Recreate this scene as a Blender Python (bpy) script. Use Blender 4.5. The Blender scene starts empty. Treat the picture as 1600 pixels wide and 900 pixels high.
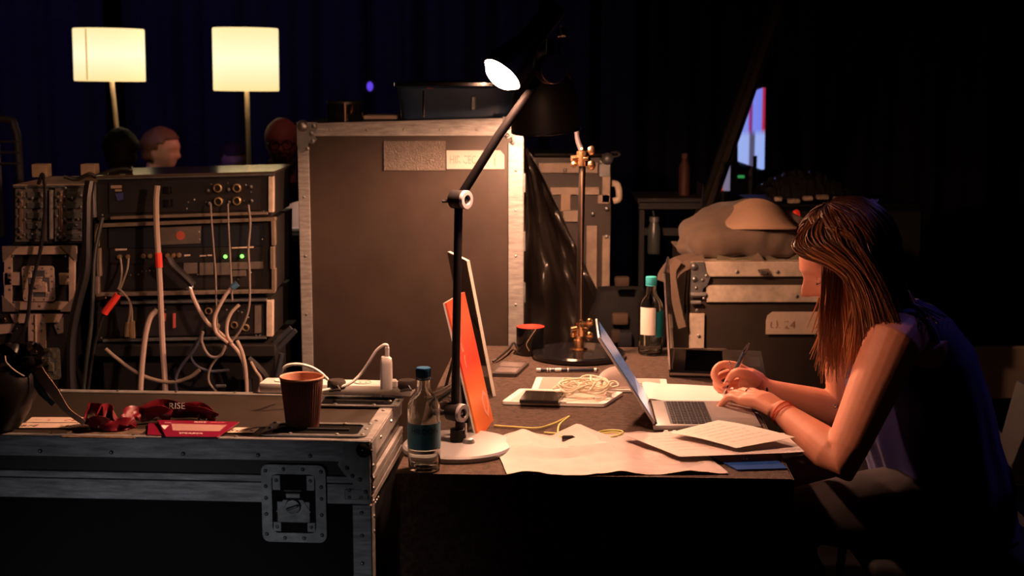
import bpy, bmesh, math, random
from mathutils import Vector, Matrix, Euler, noise

random.seed(7)
S = bpy.context.scene
COL = S.collection

# ------------------------------------------------------------------ camera
F = 50.0 / 36.0 * 1600.0
TH = math.atan(330.0 / F)
CH = 1.52
cam_data = bpy.data.cameras.new('camera')
cam = bpy.data.objects.new('camera', cam_data)
COL.objects.link(cam)
cam.location = (0, 0, CH)
cam.rotation_euler = (math.pi / 2 - TH, 0, 0)
cam_data.lens = 50
cam_data.sensor_width = 36
cam_data.clip_start = 0.05
cam_data.dof.use_dof = True
cam_data.dof.focus_distance = 3.15
cam_data.dof.aperture_fstop = 5.6
S.camera = cam

# ------------------------------------------------------------------ world
W = bpy.data.worlds.new('dark_hall')
S.world = W
W.use_nodes = True
W.node_tree.nodes['Background'].inputs[0].default_value = (0.35, 0.28, 0.55, 1)
W.node_tree.nodes['Background'].inputs[1].default_value = 0.0035

# ------------------------------------------------------------------ stage lights of the hall, with added fill spots
def spot(name, loc, aim, power, col, angle, blend=0.6, size=0.12):
    d = bpy.data.lights.new(name, 'SPOT')
    d.energy = power; d.color = col; d.spot_size = math.radians(angle); d.spot_blend = blend
    d.shadow_soft_size = size
    o = bpy.data.objects.new(name, d); COL.objects.link(o)
    o.location = loc
    o.rotation_euler = (Vector(aim) - Vector(loc)).to_track_quat('-Z', 'Y').to_euler()
    return o

spot('fill_spot_cool', (-1.9, -1.6, 0.42), (-0.70, 2.6, 0.34), 85, (0.92, 0.92, 1.0), 14, 0.55, 0.2)  # unseen low fill spot, added to lift the front case's face
spot('stage_light_violet', (2.6, 0.2, 2.6), (-0.1, 2.92, 1.27), 50, (0.50, 0.28, 1.0), 9, 0.7, 0.1)
spot('stage_light_blue', (3.6, 5.2, 4.3), (1.05, 3.25, 0.85), 58, (0.34, 0.22, 1.0), 20, 0.8, 0.3)
spot('stage_wash_blue', (-3.2, 5.6, 4.2), (-2.6, 9.6, 2.2), 150, (0.22, 0.12, 1.0), 80, 1.0, 0.5)
spot('stage_light_pink', (1.3, 7.6, 2.7), (-1.80, 7.75, 1.25), 160, (1.0, 0.34, 0.30), 11, 0.7, 0.1)
spot('fill_spot_red', (0.3, 3.0, 4.3), (-1.0, 6.2, 1.32), 45, (1.0, 0.26, 0.22), 8, 0.8, 0.1)  # unseen fill spot added to show the bearded person's face
spot('fill_spot_warm', (0.1, 4.9, 3.4), (-0.81, 5.25, 1.00), 110, (1.0, 0.66, 0.52), 7, 0.6, 0.05)  # unseen spot added to brighten the paper on the side table
spot('fill_spot_amber', (-0.6, 1.6, 4.2), (-1.22, 4.2, 0.85), 58, (1.0, 0.52, 0.28), 31, 0.9, 0.3)  # unseen fill spot added to brighten the left racks and cases

S.view_settings.view_transform = 'Standard'
S.view_settings.look = 'None'
S.view_settings.exposure = 0.0
S.view_settings.gamma = 1.0
S.view_settings.use_curve_mapping = False

# ------------------------------------------------------------------ rays: where a point of the photo lies in the room
CAM = Vector((0, 0, CH))
CT, ST = math.cos(TH), math.sin(TH)
def ray(px, py):
    u = (px - 800) / F; v = (450 - py) / F
    return Vector((u, CT + v * ST, -ST + v * CT))
def Zp(px, py, z):
    r = ray(px, py); return CAM + r * ((z - CH) / r.z)
def Yp(px, py, y):
    r = ray(px, py); return CAM + r * (y / r.y)

# ------------------------------------------------------------------ materials
def mat(name, col, rough=0.6, metal=0.0, var=0.0, vscale=12.0, bump=0.0, bscale=60.0, emit=None, estr=0.0,
        spec=0.5, trans=0.0, ior=1.45, col2=None, coat=0.0, stretch=None, sheen=0.0, detail=4.0, sss=0.0):
    m = bpy.data.materials.new(name); m.use_nodes = True
    nt = m.node_tree; N = nt.nodes; L = nt.links
    b = N['Principled BSDF']
    b.inputs['Base Color'].default_value = (*col, 1)
    b.inputs['Roughness'].default_value = rough
    b.inputs['Metallic'].default_value = metal
    b.inputs['Specular IOR Level'].default_value = spec
    b.inputs['Transmission Weight'].default_value = trans
    b.inputs['IOR'].default_value = ior
    b.inputs['Coat Weight'].default_value = coat
    b.inputs['Sheen Weight'].default_value = sheen
    if sss:
        b.inputs['Subsurface Weight'].default_value = sss
        b.inputs['Subsurface Radius'].default_value = (0.012, 0.004, 0.002)
        b.inputs['Subsurface Scale'].default_value = 1.0
    if emit:
        b.inputs['Emission Color'].default_value = (*emit, 1)
        b.inputs['Emission Strength'].default_value = estr
    tc = None
    if var or bump:
        tc = N.new('ShaderNodeTexCoord')
        mp = N.new('ShaderNodeMapping'); L.new(tc.outputs['Object'], mp.inputs['Vector'])
        if stretch: mp.inputs['Scale'].default_value = stretch
    if var:
        n = N.new('ShaderNodeTexNoise'); n.inputs['Scale'].default_value = vscale; n.inputs['Detail'].default_value = detail
        n.inputs['Roughness'].default_value = 0.65
        L.new(mp.outputs[0], n.inputs['Vector'])
        r = N.new('ShaderNodeValToRGB')
        c2 = col2 if col2 else tuple(c * (1 - var) for c in col)
        r.color_ramp.elements[0].position = 0.35; r.color_ramp.elements[1].position = 0.65
        r.color_ramp.elements[0].color = (*c2, 1); r.color_ramp.elements[1].color = (*col, 1)
        L.new(n.outputs['Fac'], r.inputs['Fac']); L.new(r.outputs['Color'], b.inputs['Base Color'])
    if bump:
        n2 = N.new('ShaderNodeTexNoise'); n2.inputs['Scale'].default_value = bscale; n2.inputs['Detail'].default_value = 4
        L.new(mp.outputs[0], n2.inputs['Vector'])
        bp = N.new('ShaderNodeBump'); bp.inputs['Strength'].default_value = bump; bp.inputs['Distance'].default_value = 0.01
        L.new(n2.outputs['Fac'], bp.inputs['Height']); L.new(bp.outputs['Normal'], b.inputs['Normal'])
    return m

M = {}
M['floor'] = mat('floor_black', (0.012, 0.011, 0.012), 0.7, var=0.4, vscale=5, bump=0.1)
M['wall'] = mat('wall_black', (0.010, 0.010, 0.012), 0.9, var=0.3, vscale=3)
M['drape'] = mat('drape_black', (0.030, 0.026, 0.034), 0.95, var=0.3, vscale=20, bump=0.1)
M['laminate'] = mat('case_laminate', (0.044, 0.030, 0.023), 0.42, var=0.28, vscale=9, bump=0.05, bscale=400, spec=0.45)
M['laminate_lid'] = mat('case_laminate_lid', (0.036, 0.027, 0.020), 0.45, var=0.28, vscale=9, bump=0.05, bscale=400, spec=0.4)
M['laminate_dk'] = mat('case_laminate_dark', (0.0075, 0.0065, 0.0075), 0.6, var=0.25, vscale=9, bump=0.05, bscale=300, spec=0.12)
M['laminate_br'] = mat('case_laminate_brown', (0.046, 0.034, 0.027), 0.5, var=0.25, vscale=8, bump=0.05, bscale=300)
M['alu'] = mat('aluminium_worn', (0.40, 0.39, 0.38), 0.42, metal=0.35, var=0.45, vscale=18, bump=0.06, bscale=90, detail=8, stretch=(1, 1, 6))
M['alu_h'] = mat('aluminium_scuffed', (0.42, 0.42, 0.43), 0.45, metal=0.35, var=0.62, vscale=10, bump=0.06, bscale=90, detail=9, stretch=(1.2, 4, 9))
M['alu_br'] = mat('aluminium_brassy', (0.78, 0.65, 0.52), 0.5, metal=0.1, var=0.35, vscale=16, bump=0.05, bscale=90)
M['steel'] = mat('steel_zinc', (0.50, 0.50, 0.49), 0.28, metal=0.85, var=0.3, vscale=30)
M['steel_dk'] = mat('steel_dull', (0.24, 0.25, 0.25), 0.42, metal=0.6, var=0.35, vscale=24, bump=0.05)
M['chrome'] = mat('chrome', (0.75, 0.75, 0.75), 0.12, metal=1.0)
M['black'] = mat('black_plastic', (0.012, 0.012, 0.013), 0.42)
M['black_gloss'] = mat('black_gloss', (0.008, 0.008, 0.010), 0.12, coat=0.4)
M['black_lamp'] = mat('black_lamp_paint', (0.006, 0.005, 0.006), 0.5, spec=0.25, bump=0.01, bscale=200)
M['recess'] = mat('recess_black', (0.004, 0.004, 0.004), 0.9, spec=0.05)
M['brass'] = mat('brass', (0.85, 0.52, 0.28), 0.22, metal=1.0)
M['gold_ring'] = mat('gold_ring', (0.75, 0.55, 0.30), 0.3, metal=0.8)
M['cloth'] = mat('tablecloth_black', (0.105, 0.067, 0.050), 0.95, var=0.65, vscale=80, bump=0.5, bscale=260, detail=10, spec=0.15, sheen=0.1)
M['paper'] = mat('paper_white_dimmed', (0.50, 0.42, 0.40), 0.85, var=0.05, vscale=6, spec=0.2)  # sheet whites stepped in colour to even out the lamp's falloff
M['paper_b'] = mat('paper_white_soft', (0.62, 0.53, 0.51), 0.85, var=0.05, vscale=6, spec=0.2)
M['paper_top'] = mat('paper_white_lifted', (0.74, 0.66, 0.62), 0.85, var=0.05, vscale=6, spec=0.2)  # raised white for the sheet farther from the lamp
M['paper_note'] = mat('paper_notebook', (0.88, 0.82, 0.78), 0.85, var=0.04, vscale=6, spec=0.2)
M['tape'] = mat('paper_tape', (0.72, 0.57, 0.46), 0.8, var=0.12, vscale=20)
M['tape_wh'] = mat('white_tape', (0.45, 0.38, 0.34), 0.7, var=0.08, vscale=20)
M['ink_pink'] = mat('ink_pink_faded', (0.46, 0.20, 0.16), 0.8)
M['ink_red'] = mat('ink_red', (0.50, 0.10, 0.07), 0.8)
M['ink_dark'] = mat('ink_dark', (0.10, 0.05, 0.04), 0.8)
M['ink_grey'] = mat('ink_grey', (0.48, 0.44, 0.44), 0.8)
M['white_plastic'] = mat('white_plastic', (0.82, 0.80, 0.76), 0.4)
M['tan_wood'] = mat('tan_wood', (0.45, 0.32, 0.22), 0.6, var=0.2, vscale=20)
M['bulb'] = mat('bulb_glow', (1, 1, 1), 0.4, emit=(1.0, 0.48, 0.28), estr=3200)
M['bulb_front'] = mat('bulb_glow_front', (1, 1, 1), 0.4, emit=(1.0, 0.48, 0.28), estr=1550)
M['reflector'] = mat('reflector_white', (0.85, 0.84, 0.80), 0.45)

# ------------------------------------------------------------------ mesh builder (world coordinates)
def frame(d, up=Vector((0, 0, 1))):
    d = Vector(d).normalized()
    if abs(d.dot(up)) > 0.98: up = Vector((1, 0, 0)) if abs(d.x) < 0.9 else Vector((0, 1, 0))
    x = up.cross(d).normalized(); y = d.cross(x)
    return x, y, d
def axis_matrix(origin, d, up=Vector((0, 0, 1))):
    x, y, z = frame(d, up)
    m = Matrix((x, y, z)).transposed().to_4x4(); m.translation = origin
    return m
def xyz_matrix(o, x, y):
    x = Vector(x).normalized(); y = Vector(y); z = x.cross(y).normalized(); y = z.cross(x)
    m = Matrix((x, y, z)).transposed().to_4x4(); m.translation = Vector(o)
    return m
def spline(pts, n=8):
    P = [Vector(p) for p in pts]
    if len(P) < 3: return P
    P = [P[0] * 2 - P[1]] + P + [P[-1] * 2 - P[-2]]
    out = []
    for i in range(1, len(P) - 2):
        a, b, c, d = P[i - 1:i + 3]
        for k in range(n):
            t = k / n
            out.append(0.5 * ((2 * b) + (c - a) * t + (2 * a - 5 * b + 4 * c - d) * t * t + (3 * b - a - 3 * c + d) * t ** 3))
    out.append(P[-2])
    return out

class MB:
    def __init__(self): self.bm = bmesh.new()
    def add(self, verts, faces):
        vs = [self.bm.verts.new(v) for v in verts]
        for f in faces:
            try: self.bm.faces.new([vs[i] for i in f])
            except ValueError: pass
        return self
    def box(self, c, s, bev=0.0, mtx=None, seg=1):
        b = bmesh.new(); bmesh.ops.create_cube(b, size=1.0)
        for v in b.verts: v.co = Vector((v.co.x * s[0], v.co.y * s[1], v.co.z * s[2]))
        if bev: bmesh.ops.bevel(b, geom=b.edges[:], offset=bev, segments=seg, affect='EDGES', profile=0.5)
        for v in b.verts:
            v.co += Vector(c)
            if mtx: v.co = mtx @ v.co
        return self._merge(b)
    def _merge(self, b):
        b.verts.index_update()
        self.add([v.co.copy() for v in b.verts], [[v.index for v in f.verts] for f in b.faces])
        b.free(); return self
    def tube(self, pts, r, n=8, caps=True, flat=1.0):
        pts = [Vector(p) for p in pts]; k = len(pts)
        rs = r if isinstance(r, (list, tuple)) else [r] * k
        V = []; Fc = []; px = None
        for i, p in enumerate(pts):
            d = (pts[min(i + 1, k - 1)] - pts[max(i - 1, 0)])
            if d.length < 1e-9: d = Vector((0, 0, 1))
            d.normalize()
            if px is None: x, y, _ = frame(d)
            else:
                x = px - d * px.dot(d)
                if x.length < 1e-6: x, y, _ = frame(d)
                x.normalize(); y = d.cross(x)
            px = x
            for j in range(n):
                a = 2 * math.pi * j / n
                V.append(p + (x * math.cos(a) + y * math.sin(a) * flat) * rs[i])
        for i in range(k - 1):
            for j in range(n):
                a = i * n + j; b = i * n + (j + 1) % n
                Fc.append((a, b, b + n, a + n))
        if caps:
            Fc.append(tuple(range(n - 1, -1, -1))); Fc.append(tuple((k - 1) * n + j for j in range(n)))
        return self.add(V, Fc)
    def lathe(self, prof, mtx, n=28, close=False):
        V = []; Fc = []; idx = []
        for r, z in prof:
            if r < 1e-6:
                idx.append([len(V)]); V.append(mtx @ Vector((0, 0, z)))
            else:
                row = []
                for j in range(n):
                    a = 2 * math.pi * j / n
                    row.append(len(V)); V.append(mtx @ Vector((r * math.cos(a), r * math.sin(a), z)))
                idx.append(row)
        pairs = list(zip(idx[:-1], idx[1:]))
        if close: pairs.append((idx[-1], idx[0]))
        for a, b in pairs:
            for j in range(n):
                j2 = (j + 1) % n
                if len(a) == 1 and len(b) == 1: continue
                if len(a) == 1: Fc.append((a[0], b[j2], b[j]))
                elif len(b) == 1: Fc.append((a[j], a[j2], b[0]))
                else: Fc.append((a[j], a[j2], b[j2], b[j]))
        return self.add(V, Fc)
    def cyl(self, a, b, r, n=16, r2=None):
        a = Vector(a); b = Vector(b); m = axis_matrix(a, b - a); h = (b - a).length
        r2 = r if r2 is None else r2
        return self.lathe([(0, 0), (r, 0), (r2, h), (0, h)], m, n)
    def ball(self, c, r, n=12, sc=(1, 1, 1), mtx=None):
        V = []; Fc = []; c = Vector(c); rows = max(4, n // 2)
        for i in range(rows + 1):
            t = math.pi * i / rows
            for j in range(n):
                a = 2 * math.pi * j / n
                p = Vector((r * sc[0] * math.sin(t) * math.cos(a), r * sc[1] * math.sin(t) * math.sin(a), r * sc[2] * math.cos(t)))
                if mtx: p = mtx.to_3x3() @ p
                V.append(c + p)
        for i in range(rows):
            for j in range(n):
                j2 = (j + 1) % n
                Fc.append((i * n + j, (i + 1) * n + j, (i + 1) * n + j2, i * n + j2))
        self.add(V, Fc); bmesh.ops.remove_doubles(self.bm, verts=self.bm.verts[-len(V):], dist=1e-6)
        return self
    def prism(self, poly, h, mtx, hole=None):
        """extrude a 2-D outline (x, y) by h along local z; hole = matching inner outline"""
        n = len(poly)
        if hole is None:
            V = [mtx @ Vector((x, y, 0)) for x, y in poly] + [mtx @ Vector((x, y, h)) for x, y in poly]
            Fc = [tuple(range(n - 1, -1, -1)), tuple(range(n, 2 * n))]
            Fc += [(i, (i + 1) % n, n + (i + 1) % n, n + i) for i in range(n)]
        else:
            V = []
            for ring, z in ((poly, 0), (poly, h), (hole, h), (hole, 0)):
                V += [mtx @ Vector((x, y, z)) for x, y in ring]
            Fc = []
            for k in range(4):
                a = k * n; b = ((k + 1) % 4) * n
                Fc += [(a + i, a + (i + 1) % n, b + (i + 1) % n, b + i) for i in range(n)]
        return self.add(V, Fc)
    def loft(self, secs, n=24, caps=True, power=2.0):
        """secs = [(center, vecA, vecB), ...] elliptical rings"""
        V = []; Fc = []
        for c, a, b in secs:
            c = Vector(c); a = Vector(a); b = Vector(b)
            for j in range(n):
                t = 2 * math.pi * j / n; ct, st = math.cos(t), math.sin(t)
                e = 2.0 / power
                V.append(c + a * (math.copysign(abs(ct) ** e, ct)) + b * (math.copysign(abs(st) ** e, st)))
        k = len(secs)
        for i in range(k - 1):
            for j in range(n):
                a = i * n + j; b = i * n + (j + 1) % n
                Fc.append((a, b, b + n, a + n))
        if caps:
            Fc.append(tuple(range(n - 1, -1, -1))); Fc.append(tuple((k - 1) * n + j for j in range(n)))
        return self.add(V, Fc)
    def grid(self, fn, nu, nv, thick=0.0):
        """sheet fn(u, v) -> point; thick gives it a back side shifted down"""
        P = [[Vector(fn(i / nu, j / nv)) for j in range(nv + 1)] for i in range(nu + 1)]
        V = [p for row in P for p in row]; w = nv + 1
        Fc = [(i * w + j, (i + 1) * w + j, (i + 1) * w + j + 1, i * w + j + 1) for i in range(nu) for j in range(nv)]
        if thick:
            o = len(V)
            nrm = []
            for i in range(nu + 1):
                for j in range(nv + 1):
                    du = P[min(i + 1, nu)][j] - P[max(i - 1, 0)][j]; dv = P[i][min(j + 1, nv)] - P[i][max(j - 1, 0)]
                    nn = du.cross(dv)
                    nrm.append(nn.normalized() if nn.length > 1e-12 else Vector((0, 0, 1)))
            V += [V[k] - nrm[k] * thick for k in range(o)]
            Fc += [tuple(o + a for a in reversed(f)) for f in Fc[:nu * nv]]
            edge = [i * w for i in range(nu + 1)] + [nu * w + j for j in range(1, nv + 1)] + \
                   [i * w + nv for i in range(nu - 1, -1, -1)] + [j for j in range(nv - 1, 0, -1)]
            for a, b in zip(edge, edge[1:] + edge[:1]): Fc.append((b, a, a + o, b + o))
        return self.add(V, Fc)

def link_mesh(name, me, parent=None):
    o = bpy.data.objects.new(name, me); COL.objects.link(o)
    if parent is not None: o.parent = parent
    return o
def root_of(o):
    while o.parent is not None: o = o.parent
    return o
def root_matrix(o):
    r = root_of(o)
    return Matrix.LocRotScale(r.location, r.rotation_euler, None)
def finish(bm, name, m, inv=None, sharp=0.6):
    if inv is not None: bmesh.ops.transform(bm, matrix=inv, verts=bm.verts[:])
    bmesh.ops.recalc_face_normals(bm, faces=bm.faces[:])
    for f in bm.faces: f.smooth = True
    for e in bm.edges:
        if len(e.link_faces) == 2 and e.calc_face_angle(0.0) > sharp: e.smooth = False
    me = bpy.data.meshes.new(name); bm.to_mesh(me); bm.free()
    if m is not None: me.materials.append(m)
    return me
def thing(name, label, cat, loc=(0, 0, 0), rz=0.0, group=None, rot=None):
    o = bpy.data.objects.new(name, None); COL.objects.link(o)
    o.empty_display_size = 0.05
    o.location = loc; o.rotation_euler = rot if rot else (0, 0, rz)
    o['label'] = label; o['category'] = cat
    if group: o['group'] = group
    return o
def part(name, mb, m, parent, label=None, stuff=False, sharp=0.6):
    """a part of a thing: the builder holds world coordinates"""
    me = finish(mb.bm, name, m, root_matrix(parent).inverted(), sharp)
    o = link_mesh(name, me, parent)
    if label: o['label'] = label
    if stuff: o['kind'] = 'stuff'
    return o
def lpart(name, mb, m, parent, label=None, stuff=False, sharp=0.6):
    """a part whose builder holds coordinates local to the thing"""
    o = link_mesh(name, finish(mb.bm, name, m, None, sharp), parent)
    if label: o['label'] = label
    if stuff: o['kind'] = 'stuff'
    return o
def single(name, mb, m, label, cat, group=None, loc=(0, 0, 0), sharp=0.6):
    """a thing that is one mesh"""
    inv = Matrix.Translation(-Vector(loc))
    o = link_mesh(name, finish(mb.bm, name, m, inv, sharp)); o.location = loc
    o['label'] = label; o['category'] = cat
    if group: o['group'] = group
    return o
def structure(name, mb, m):
    o = link_mesh(name, finish(mb.bm, name, m)); o['kind'] = 'structure'
    return o
def copy_part(src, parent, loc=(0, 0, 0), rot=(0, 0, 0)):
    c = src.copy(); COL.objects.link(c); c.parent = parent; c.location = loc; c.rotation_euler = rot
    return c
def text_part(name, body, size, mtx, m, parent, align='LEFT', shear=0.0, ext=0.0002, jitter=0.0, space=1.0, label=None):
    cu = bpy.data.curves.new(name, 'FONT'); cu.body = body; cu.size = size; cu.extrude = ext; cu.shear = shear
    cu.align_x = align; cu.space_character = space; cu.resolution_u = 3
    t = bpy.data.objects.new('tmp_text', cu); COL.objects.link(t)
    dg = bpy.context.evaluated_depsgraph_get()
    me = bpy.data.meshes.new_from_object(t.evaluated_get(dg))
    bpy.data.objects.remove(t); bpy.data.curves.remove(cu)
    me.transform(root_matrix(parent).inverted() @ mtx if parent else mtx)
    me.materials.clear(); me.materials.append(m)
    if jitter:
        for v in me.vertices: v.co += Vector((noise.noise(v.co * 60), noise.noise(v.co * 60 + Vector((9, 0, 0))), noise.noise(v.co * 60 + Vector((0, 9, 0))))) * jitter
    me.name = name
    o = link_mesh(name, me, parent)
    if label: o['label'] = label
    return o
def remeshed(bm, voxel, smooth=3, fac=0.5):
    bmesh.ops.recalc_face_normals(bm, faces=bm.faces[:])
    me = bpy.data.meshes.new('tmp'); bm.to_mesh(me); bm.free()
    o = bpy.data.objects.new('tmp', me); COL.objects.link(o)
    r = o.modifiers.new('r', 'REMESH'); r.mode = 'VOXEL'; r.voxel_size = voxel; r.use_smooth_shade = True
    s = o.modifiers.new('s', 'SMOOTH'); s.iterations = smooth; s.factor = fac
    dg = bpy.context.evaluated_depsgraph_get()
    out = bpy.data.meshes.new_from_object(o.evaluated_get(dg))
    bpy.data.objects.remove(o); bpy.data.meshes.remove(me)
    for p in out.polygons: p.use_smooth = True
    return out
def mesh_part(name, me, m, parent, label=None):
    me.transform(root_matrix(parent).inverted()); me.materials.clear(); me.materials.append(m); me.name = name
    o = link_mesh(name, me, parent)
    if label: o['label'] = label
    return o
def rrect(w, h, r, k=4):
    out = []
    for cx, cy, a0 in ((w / 2 - r, h / 2 - r, 0), (-w / 2 + r, h / 2 - r, 90), (-w / 2 + r, -h / 2 + r, 180), (w / 2 - r, -h / 2 + r, 270)):
        for i in range(k + 1):
            a = math.radians(a0 + 90 * i / k); out.append((cx + r * math.cos(a), cy + r * math.sin(a)))
    return out
def rivets(pts, nrm, r, mb=None, n=7):
    mb = mb or MB()
    for p in pts:
        m = axis_matrix(Vector(p), Vector(nrm))
        mb.lathe([(r, 0), (r * 0.85, r * 0.4), (r * 0.4, r * 0.65), (0, r * 0.7)], m, n)
    return mb

# ================================================================== the hall
structure('floor', MB().box((0, 4.0, -0.05), (12, 14, 0.1)), M['floor'])
structure('wall_back', MB().box((0, 10.6, 2.4), (12, 0.12, 4.8)), M['wall'])
structure('wall_left', MB().box((-5.9, 4.0, 2.4), (0.12, 14, 4.8)), M['wall'])
structure('wall_right', MB().box((5.9, 4.0, 2.4), (0.12, 14, 4.8)), M['wall'])
structure('ceiling', MB().box((0, 4.0, 4.85), (12, 14, 0.1)), M['wall'])

def drape(x0, x1, y, label, seed, top=4.75):
    t = thing('stage_drape', label, 'curtain', ((x0 + x1) / 2, y, 0), group=None)
    rnd = random.Random(seed); ph = rnd.random() * 6
    n = int((x1 - x0) * 26)
    def fn(u, v):
        x = x0 + (x1 - x0) * u
        a = 0.045 * math.sin(u * n * 0.62 + ph) + 0.025 * math.sin(u * n * 1.43 + 2 * ph + 0.4 * v)
        return (x, y + a * (0.7 + 0.3 * v), 0.01 + (top - 0.02) * (1 - v))
    part('cloth', MB().grid(fn, n * 2, 10, 0.006), M['drape'], t)
    part('hem', MB().box(((x0 + x1) / 2, y, top - 0.03), (x1 - x0, 0.16, 0.05), 0.01), M['black'], t)
drape(-5.2, -2.75, 9.7, 'dark blue lit stage curtain behind the left floor lamp', 1)
drape(-2.7, -2.12, 10.05, 'narrow black stage curtain between the two glowing floor lamps', 2)
drape(-2.08, 0.55, 9.7, 'dark blue lit stage curtain behind the tall grey flight case', 3)
drape(0.6, 3.3, 9.6, 'black stage curtain behind the arm of the desk lamps', 4)
drape(3.32, 5.6, 9.3, 'black stage curtain behind the seated woman, at the far right', 5)

# ------------------------------------------------------------------ floor lamps glowing at the back
def shade_mat():
    m = bpy.data.materials.new('lamp_shade_lit'); m.use_nodes = True
    nt = m.node_tree; N = nt.nodes; L = nt.links; b = N['Principled BSDF']
    b.inputs['Base Color'].default_value = (0.8, 0.7, 0.5, 1); b.inputs['Roughness'].default_value = 0.9
    lw = N.new('ShaderNodeTexCoord'); sx = N.new('ShaderNodeSeparateXYZ'); L.new(lw.outputs['Generated'], sx.inputs[0])
    # glow painted brightest at mid height, where the bulb sits
    mr = N.new('ShaderNodeMapRange'); mr.inputs[1].default_value = 0; mr.inputs[2].default_value = 1
    L.new(sx.outputs['Z'], mr.inputs[0])
    rp = N.new('ShaderNodeValToRGB'); L.new(mr.outputs[0], rp.inputs['Fac'])
    e = rp.color_ramp.elements
    e[0].position = 0.0; e[0].color = (1.0, 0.70, 0.30, 1); e[1].position = 1.0; e[1].color = (1.0, 0.76, 0.36, 1)
    k = e.new(0.5); k.color = (1.0, 0.93, 0.60, 1)
    L.new(rp.outputs['Color'], b.inputs['Emission Color']); b.inputs['Emission Strength'].default_value = 1.12
    return m
M['shade_lit'] = shade_mat()
M['seam'] = mat('shade_seam', (0.5, 0.3, 0.1), 0.9, emit=(0.9, 0.55, 0.2), estr=0.6)
def floor_lamp(x0, x1, yt, yb, px, py_, tilt, label, seam=False):
    D = 7.0
    a = Yp(x0, yb, D); b = Yp(x1, yt, D)
    cx = (a.x + b.x) / 2; r = (b.x - a.x) / 2; zb, zt = a.z, b.z
    foot = Yp(px, py_, D)
    slope = (foot.x - cx) / (foot.z - zb)
    t = thing('floor_lamp', label, 'lamp', (cx - slope * zb, D, 0))
    base = Vector((cx - slope * zb, D, 0))
    part('base', MB().lathe([(0, 0), (0.14, 0), (0.14, 0.012), (0.12, 0.022), (0.02, 0.03), (0, 0.03)], Matrix.Translation(base), 28), M['steel'], t)
    part('pole', MB().tube([base + Vector((0, 0, 0.02)), Vector((cx, D, zb + 0.12))], 0.0115, 10), M['chrome_warm'], t)
    tl = Matrix.Translation((cx, D, (zb + zt) / 2)) @ Matrix.Rotation(tilt, 4, 'Y') @ Matrix.Translation((0, 0, -(zt - zb) / 2))
    h = zt - zb
    prof = [(r * 0.97, 0.0), (r * 0.985, 0.006)] + [(r * (0.985 + 0.0 * k), 0.006 + (h - 0.012) * k / 10) for k in range(1, 10)] + [(r * 0.985, h - 0.006), (r * 0.97, h),
            (r * 0.955, h - 0.004), (r * 0.955, 0.004)]
    sh = part('lamp_shade', MB().lathe(prof, tl, 40, close=True), M['shade_lit'], t)
    part('bulb', MB().ball((cx, D, (zb + zt) / 2), 0.03, 12), M['bulb_soft'], t)
    part('bulb_holder', MB().cyl((cx, D, zb + 0.1), (cx, D, (zb + zt) / 2 - 0.02), 0.016, 10), M['white_plastic'], t)
    sp = MB()
    for k in range(3):
        ang = k * 2.094
        sp.tube([(cx, D, zb + 0.11), (cx + r * 0.96 * math.cos(ang), D + r * 0.96 * math.sin(ang), zb + 0.11)], 0.002, 6)
    part('shade_spokes', sp, M['steel'], t)
    if seam:
        part('seam', MB().box((-0.37 * r, -r * 0.926, h / 2), (0.007, 0.008, h * 0.96), 0.001, tl), M['seam'], sh)
M['chrome_warm'] = mat('lamp_pole_brushed', (0.62, 0.50, 0.40), 0.35, metal=0.7)
M['bulb_soft'] = mat('bulb_soft', (1, 1, 1), 0.5, emit=(1, 0.72, 0.42), estr=150)
floor_lamp(117.5, 224.5, 45, 127, 181, 205, 0.012, 'floor lamp with glowing drum shade that shows a vertical seam', True)
floor_lamp(334, 434.5, 44, 142, 389, 255, 0.01, 'floor lamp with taller plain glowing shade, nearer the grey case')

# ------------------------------------------------------------------ distant purple stage spot
p = Yp(578, 135, 9.3)
t = thing('stage_spotlight', 'tiny purple glowing stage spotlight above the tall grey case', 'spotlight', (p.x, p.y, p.z))
part('housing', MB().lathe([(0, 0.1), (0.03, 0.1), (0.045, 0.0), (0.04, 0.0), (0.028, 0.09)], Matrix.Translation(p) @ Matrix.Rotation(math.pi / 2, 4, 'X') @ Matrix.Rotation(math.pi, 4, 'X'), 16), M['black'], t)
part('lens', MB().ball(p, 0.026, 12, (0.8, 0.25, 1.2)), mat('lens_violet', (0.1, 0.05, 0.3), emit=(0.16, 0.07, 1.0), estr=0.75), t)
part('hanging_bracket', MB().tube([p + Vector((0, 0.05, 0.04)), p + Vector((0, 0.05, 4.8 - p.z))], 0.012, 8), M['black'], t)

# ================================================================== flight cases
def ball_corner(mb, p, r): mb.ball(p, r, 12)

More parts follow.
